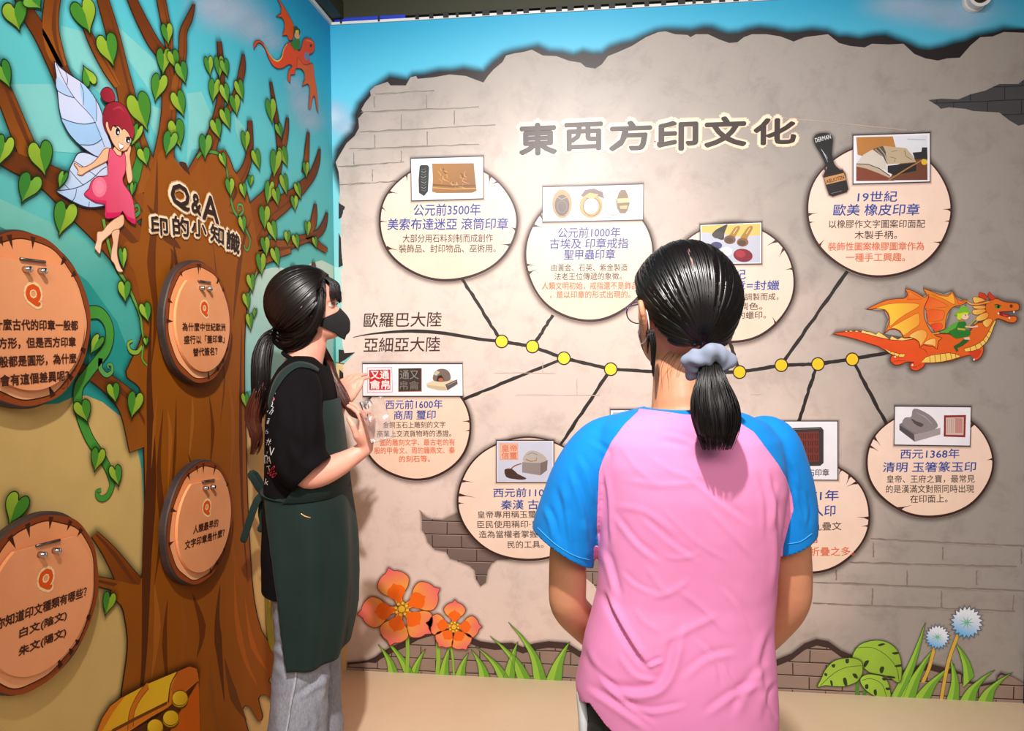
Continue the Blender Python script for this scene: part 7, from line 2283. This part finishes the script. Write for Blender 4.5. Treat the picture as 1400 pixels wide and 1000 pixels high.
ribbon('tie_tail', [w_(360, 676, -.02), w_(352, 684, -.03), w_(346, 698, -.035), w_(340, 716, -.035), w_(333, 738, -.03)], .011, M_APR, apron, thin=.16)
ribbon('tie_tail', [w_(361, 678, 0), w_(357, 700, 0), w_(359, 716, 0), w_(356, 724, 0)], .010, M_APR, apron, thin=.16)
mesh_obj('tie_knot', *tube([w_(359, 672, -.025), w_(362, 682, -.025)], [.010, .010], 10), M_APR, apron)
surface_line('pocket_edge', apr_bvh, [(391, 684), (402, 694), (412, 703)], .0022, M_BLACK, apron)
surface_line('pocket_clip', apr_bvh, [(412, 703), (418, 706.5), (424, 708)], .0026, mat('gold_clip', (226, 170, 90), .3, .7), apron)
surface_line('seam', apr_bvh, [(464, 690), (466, 740), (467, 800), (465, 850)], .0012, mat('green_thread', (56, 84, 78), .8), apron)

# ---- jeans
def denim(nt, b):
    vec = coords(nt, 'Object')
    n = noise_tex(nt, 4.0, 6, .65, vec); r = ramp(nt, [(.3, (138, 142, 156)), (.7, (172, 174, 184))])
    n2 = noise_tex(nt, 260, 2, .7, coords(nt, 'Object', (1, 1, .35))); r2 = ramp(nt, [(.3, (215, 215, 220)), (.7, (255, 255, 255))])
    mx = nt.nodes.new('ShaderNodeMix'); mx.data_type = 'RGBA'; mx.blend_type = 'MULTIPLY'; mx.inputs['Factor'].default_value = 1
    nt.links.new(n.outputs['Fac'], r.inputs['Fac']); nt.links.new(n2.outputs['Fac'], r2.inputs['Fac'])
    nt.links.new(r.outputs['Color'], mx.inputs[6]); nt.links.new(r2.outputs['Color'], mx.inputs[7]); nt.links.new(mx.outputs[2], b.inputs['Base Color'])
    bump(nt, b, n2.outputs['Fac'], .2, .0008)
M_DENIM = mat('light_grey_denim', rough=.9, spec=.15, build=denim)
jp = [loft(wband([(745, 372, 462, .155), (775, 372, 463, .165), (810, 374, 463, .165), (835, 378, 460, .155)]))]
def X(px, py, dz): return w_(px, py, dz)
jp.append(tube([X(414, 800, -.09), X(414, 850, -.095), X(413, 900, -.10), X(410, 950, -.10), X(407, 1000, -.10), X(405, 1060, -.10), X(402, 1118, -.10)], [.084, .0795, .0745, .078, .081, .087, .090], 28, smooth=4))
jp.append(tube([X(424, 800, .09), X(428, 850, .10), X(430, 900, .10), X(431, 950, .10), X(432, 1000, .10), X(431, 1060, .10), X(430, 1105, .10)], [.084, .080, .078, .080, .083, .087, .090], 28, smooth=4))
v, f = fuse_parts(jp, .0055, 7)
v = crease(v, f, [([(372, 880), (392, 893), (410, 890)], 6, .006, 'fold'), ([(400, 958), (420, 946), (442, 926), (452, 908)], 6, .008, 'fold'), ([(404, 962), (424, 950), (440, 938)], 4, .004, 'valley'), ([(438, 910), (446, 935), (442, 965)], 5, .006, 'fold'), ([(418, 970), (424, 985), (420, 1000)], 4, .003, 'fold'), ([(374, 905), (388, 915), (396, 935)], 7, .004, 'fold'), ([(390, 960), (384, 985), (388, 1010)], 7, .004, 'fold'), ([(428, 960), (436, 985), (432, 1010)], 6, .004, 'fold')])
n_ = normals(v, f)
v = v + n_ * np.array([[.004 * noise.noise((p[0] * 11, p[1] * 11, p[2] * 9)) + .0015 * noise.noise((p[0] * 30, p[1] * 30, p[2] * 30))] for p in v])
jeans = mesh_obj('jeans', v, f, M_DENIM, woman)
j_bvh = BVHTree.FromPolygons([tuple(p) for p in v], f)
M_SEAM = mat('pale_seam', rough=.9, build=noisy((196, 198, 204), (160, 164, 174), 120))
surface_line('side_seam', j_bvh, [(407, 896), (405, 918), (402, 940), (397, 964), (394, 985), (390, 1008)], .0042, M_SEAM, jeans, -.0022)
surface_line('side_seam', j_bvh, [(409, 896), (407, 918), (404, 940), (399, 964), (396, 985), (392, 1008)], .0010, mat('seam_shadow_thread', (110, 114, 126), .9), jeans, .0008)
for h in (hN, hF):
    shoe('shoe', V((h.x - .012, h.y, 0)), (1, .1, 0), mat('white_shoe', (210, 208, 205), .6), mat('white_sole', (220, 220, 220), .6), woman)

# ---- long dark hair, tied low, brown wavy ends
T3 = HEAD_W.to_3x3().normalized()
HCW = HW(0, -.020, .124)
def keep_w(d):
    yl = .54 + .17 * max(0, min(1, (d.z - .25) / .5)) if d.z > -.05 else .54 + (d.z + .05) * .85
    return min(yl - d.y, d.z + .88)
pw = T3.inverted() @ (w_(372, 457, -.01) - HCW)
hr = hair_cap('hair', HCW, (.091, .107, .106), T3, (pw.x / .091, pw.y / .107, pw.z / .106), keep_w, M_HAIR_B, woman, 420, .010, .0024, 12, .12, .0011)
md = hr.modifiers.new('thickness', 'SOLIDIFY'); md.thickness = .005; md.offset = -1
UPREF = (0, 1, 0)
# hair swept from the temple over the ear to the tie
def swept(seed, path, m=M_HAIR_B, n=110, r=.0010, **kw): return lock('side_hair', path, m, woman, n, seed, r, **kw)
swept(21, [(w_(440, 396, -.070), .008, .010), (w_(438, 418, -.080), .014, .012), (w_(430, 440, -.078), .018, .012), (w_(416, 456, -.070), .018, .014), (w_(396, 462, -.05), .018, .020), (w_(376, 457, -.015), .014, .014)], tipspan=.1)
swept(22, [(w_(428, 430, -.074), .020, .010), (w_(418, 452, -.066), .022, .014), (w_(406, 466, -.05), .020, .026), (w_(392, 470, -.03), .020, .030), (w_(374, 460, -.01), .014, .014)], tipspan=.1)
swept(23, [(w_(432, 452, -.055), .006, .006), (w_(420, 466, -.052), .010, .010), (w_(404, 476, -.04), .012, .020), (w_(386, 472, -.02), .014, .02), (w_(374, 462, -.008), .010, .012)], tipspan=.1)
# fringe
R_ = random.Random(5)
vv, ff, sv = [], [], []
for i in range(300):
    x0 = R_.uniform(-.052, .052)
    a = HW(x0 * .70, .032 + R_.uniform(-.012, .006), .2185)
    x1 = x0 * 1.12 + R_.uniform(-.004, .004)
    fy = lambda x: .100 - 7.0 * x * x
    z1 = .118 + R_.uniform(-.006, .014) + .35 * max(0, -abs(x1) + .02) - .4 * max(0, abs(x1) - .045)
    P = [a, HW(x0 * .90, .070 - 5 * x0 * x0 + R_.uniform(0, .003), .200), HW(x0 * 1.0, fy(x0) - .002 + R_.uniform(0, .003), .176), HW(x1, fy(x1) + R_.uniform(0, .004), .150), HW(x1 * 1.02, fy(x1) + R_.uniform(-.002, .004), z1)]
    tv, tf = tube(P, [.0009, .0014, .0015, .0013, .0004], 5, smooth=4, up=tuple(T3 @ V((0, 1, 0))), flat=[.6] * 5)
    k = len(vv); vv += tv; ff += [tuple(k + j for j in q) for q in tf]; sv += [(i * 3.1, 0, 0)] * len(tv)
o = link_mesh('fringe', vv, ff, M_HAIR_B, woman); set_strand(o, sv)
for s_, sd in ((-1, 31), (1, 32)):
    lock('face_strand', [(HW(s_ * .054, .062, .190), .006, .004), (HW(s_ * .068, .062, .150), .008, .005), (HW(s_ * .074, .052, .110), .006, .004), (HW(s_ * .076, .046, .070), .003, .002)], M_HAIR_B, woman, 30, sd, .0008)
# low tail
lock('tail_hair', [(w_(373, 455, -.01), .014, .014), (w_(365, 464, -.02), .020, .020), (w_(360, 484, -.03), .026, .028), (w_(358, 508, -.035), .027, .032), (w_(356, 535, -.035), .026, .032), (w_(353, 556, -.035), .022, .026), (w_(352, 572, -.03), .016, .018)], M_HAIR_B, woman, 320, 41, .0012, .003, tipspan=.35)
lock('tail_ends', [(w_(357, 520, -.04), .020, .024), (w_(352, 550, -.038), .024, .028), (w_(348, 575, -.03), .022, .026), (w_(349, 598, -.03), .018, .020), (w_(347, 622, -.03), .008, .010)], M_HAIR_R, woman, 220, 42, .0012, .006, tipspan=.5)
lock('front_hair', [(w_(437, 470, .06), .010, .010), (w_(447, 494, .09), .014, .012), (w_(455, 514, .09), .015, .014), (w_(464, 532, .085), .016, .014), (w_(472, 550, .08), .014, .012), (w_(480, 566, .08), .009, .008), (w_(490, 571, .08), .003, .003)], M_HAIR_R, woman, 200, 43, .0011, .004, tipspan=.3)
bm = bmesh.new()
for i in range(10):
    a = 2 * pi * i / 10
    p = w_(372, 457, -.012) + (SW * cos(a) + V((.45, 0, .89)) * sin(a)) * .017
    bmesh.ops.create_uvsphere(bm, u_segments=10, v_segments=8, radius=.0062, matrix=Matrix.Translation(p))
link_bm('hair_tie', bm, mat('dark_beads', (24, 22, 30), .12, .3), woman, True)

# ---- the clear plastic sleeve she holds up
M_CLEAR = mat('clear_plastic', rough=.05)
def clear_build(m):
    nt = m.node_tree; out = nt.nodes['Material Output']
    tr = nt.nodes.new('ShaderNodeBsdfTransparent'); tr.inputs[0].default_value = (.93, .93, .94, 1)
    gs = nt.nodes.new('ShaderNodeBsdfGlossy'); gs.inputs['Roughness'].default_value = .08
    fr = nt.nodes.new('ShaderNodeFresnel'); fr.inputs['IOR'].default_value = 1.5
    df = nt.nodes.new('ShaderNodeBsdfDiffuse'); df.inputs[0].default_value = (.9, .88, .9, 1)
    m1 = nt.nodes.new('ShaderNodeMixShader'); m1.inputs[0].default_value = .07
    m2 = nt.nodes.new('ShaderNodeMixShader')
    nt.links.new(tr.outputs[0], m1.inputs[1]); nt.links.new(df.outputs[0], m1.inputs[2])
    nt.links.new(fr.outputs[0], m2.inputs[0]); nt.links.new(m1.outputs[0], m2.inputs[1]); nt.links.new(gs.outputs[0], m2.inputs[2]); nt.links.new(m2.outputs[0], out.inputs['Surface'])
clear_build(M_CLEAR)
c0, c1, c2, c3 = w_(490, 551, -.150), w_(523, 541, -.135), w_(541, 598, -.130), w_(507, 607, -.150)
v, f = [], []
N = 36
for j in range(N + 1):
    for i in range(N + 1):
        s, t = i / N, j / N
        p = c0.lerp(c1, s).lerp(c3.lerp(c2, s), t)
        cr_ = exp(-((s - .25) / .3) ** 2 - ((t - .25) / .3) ** 2)
        p = p + V((.2, -1, .1)) * (.004 * noise.noise((s * 4, t * 4, 3)) + cr_ * (.012 + .010 * noise.noise((s * 7, t * 7, 1.5))))
        v.append(p)
for j in range(N):
    for i in range(N):
        a = j * (N + 1) + i
        f.append((a, a + 1, a + N + 2, a + N + 1))
cp = mesh_obj('plastic_sleeve', v, f, M_CLEAR, None, .0006)
tag(cp, 'crumpled clear plastic sleeve held in the raised fingers of the apron wearer', 'plastic sleeve')
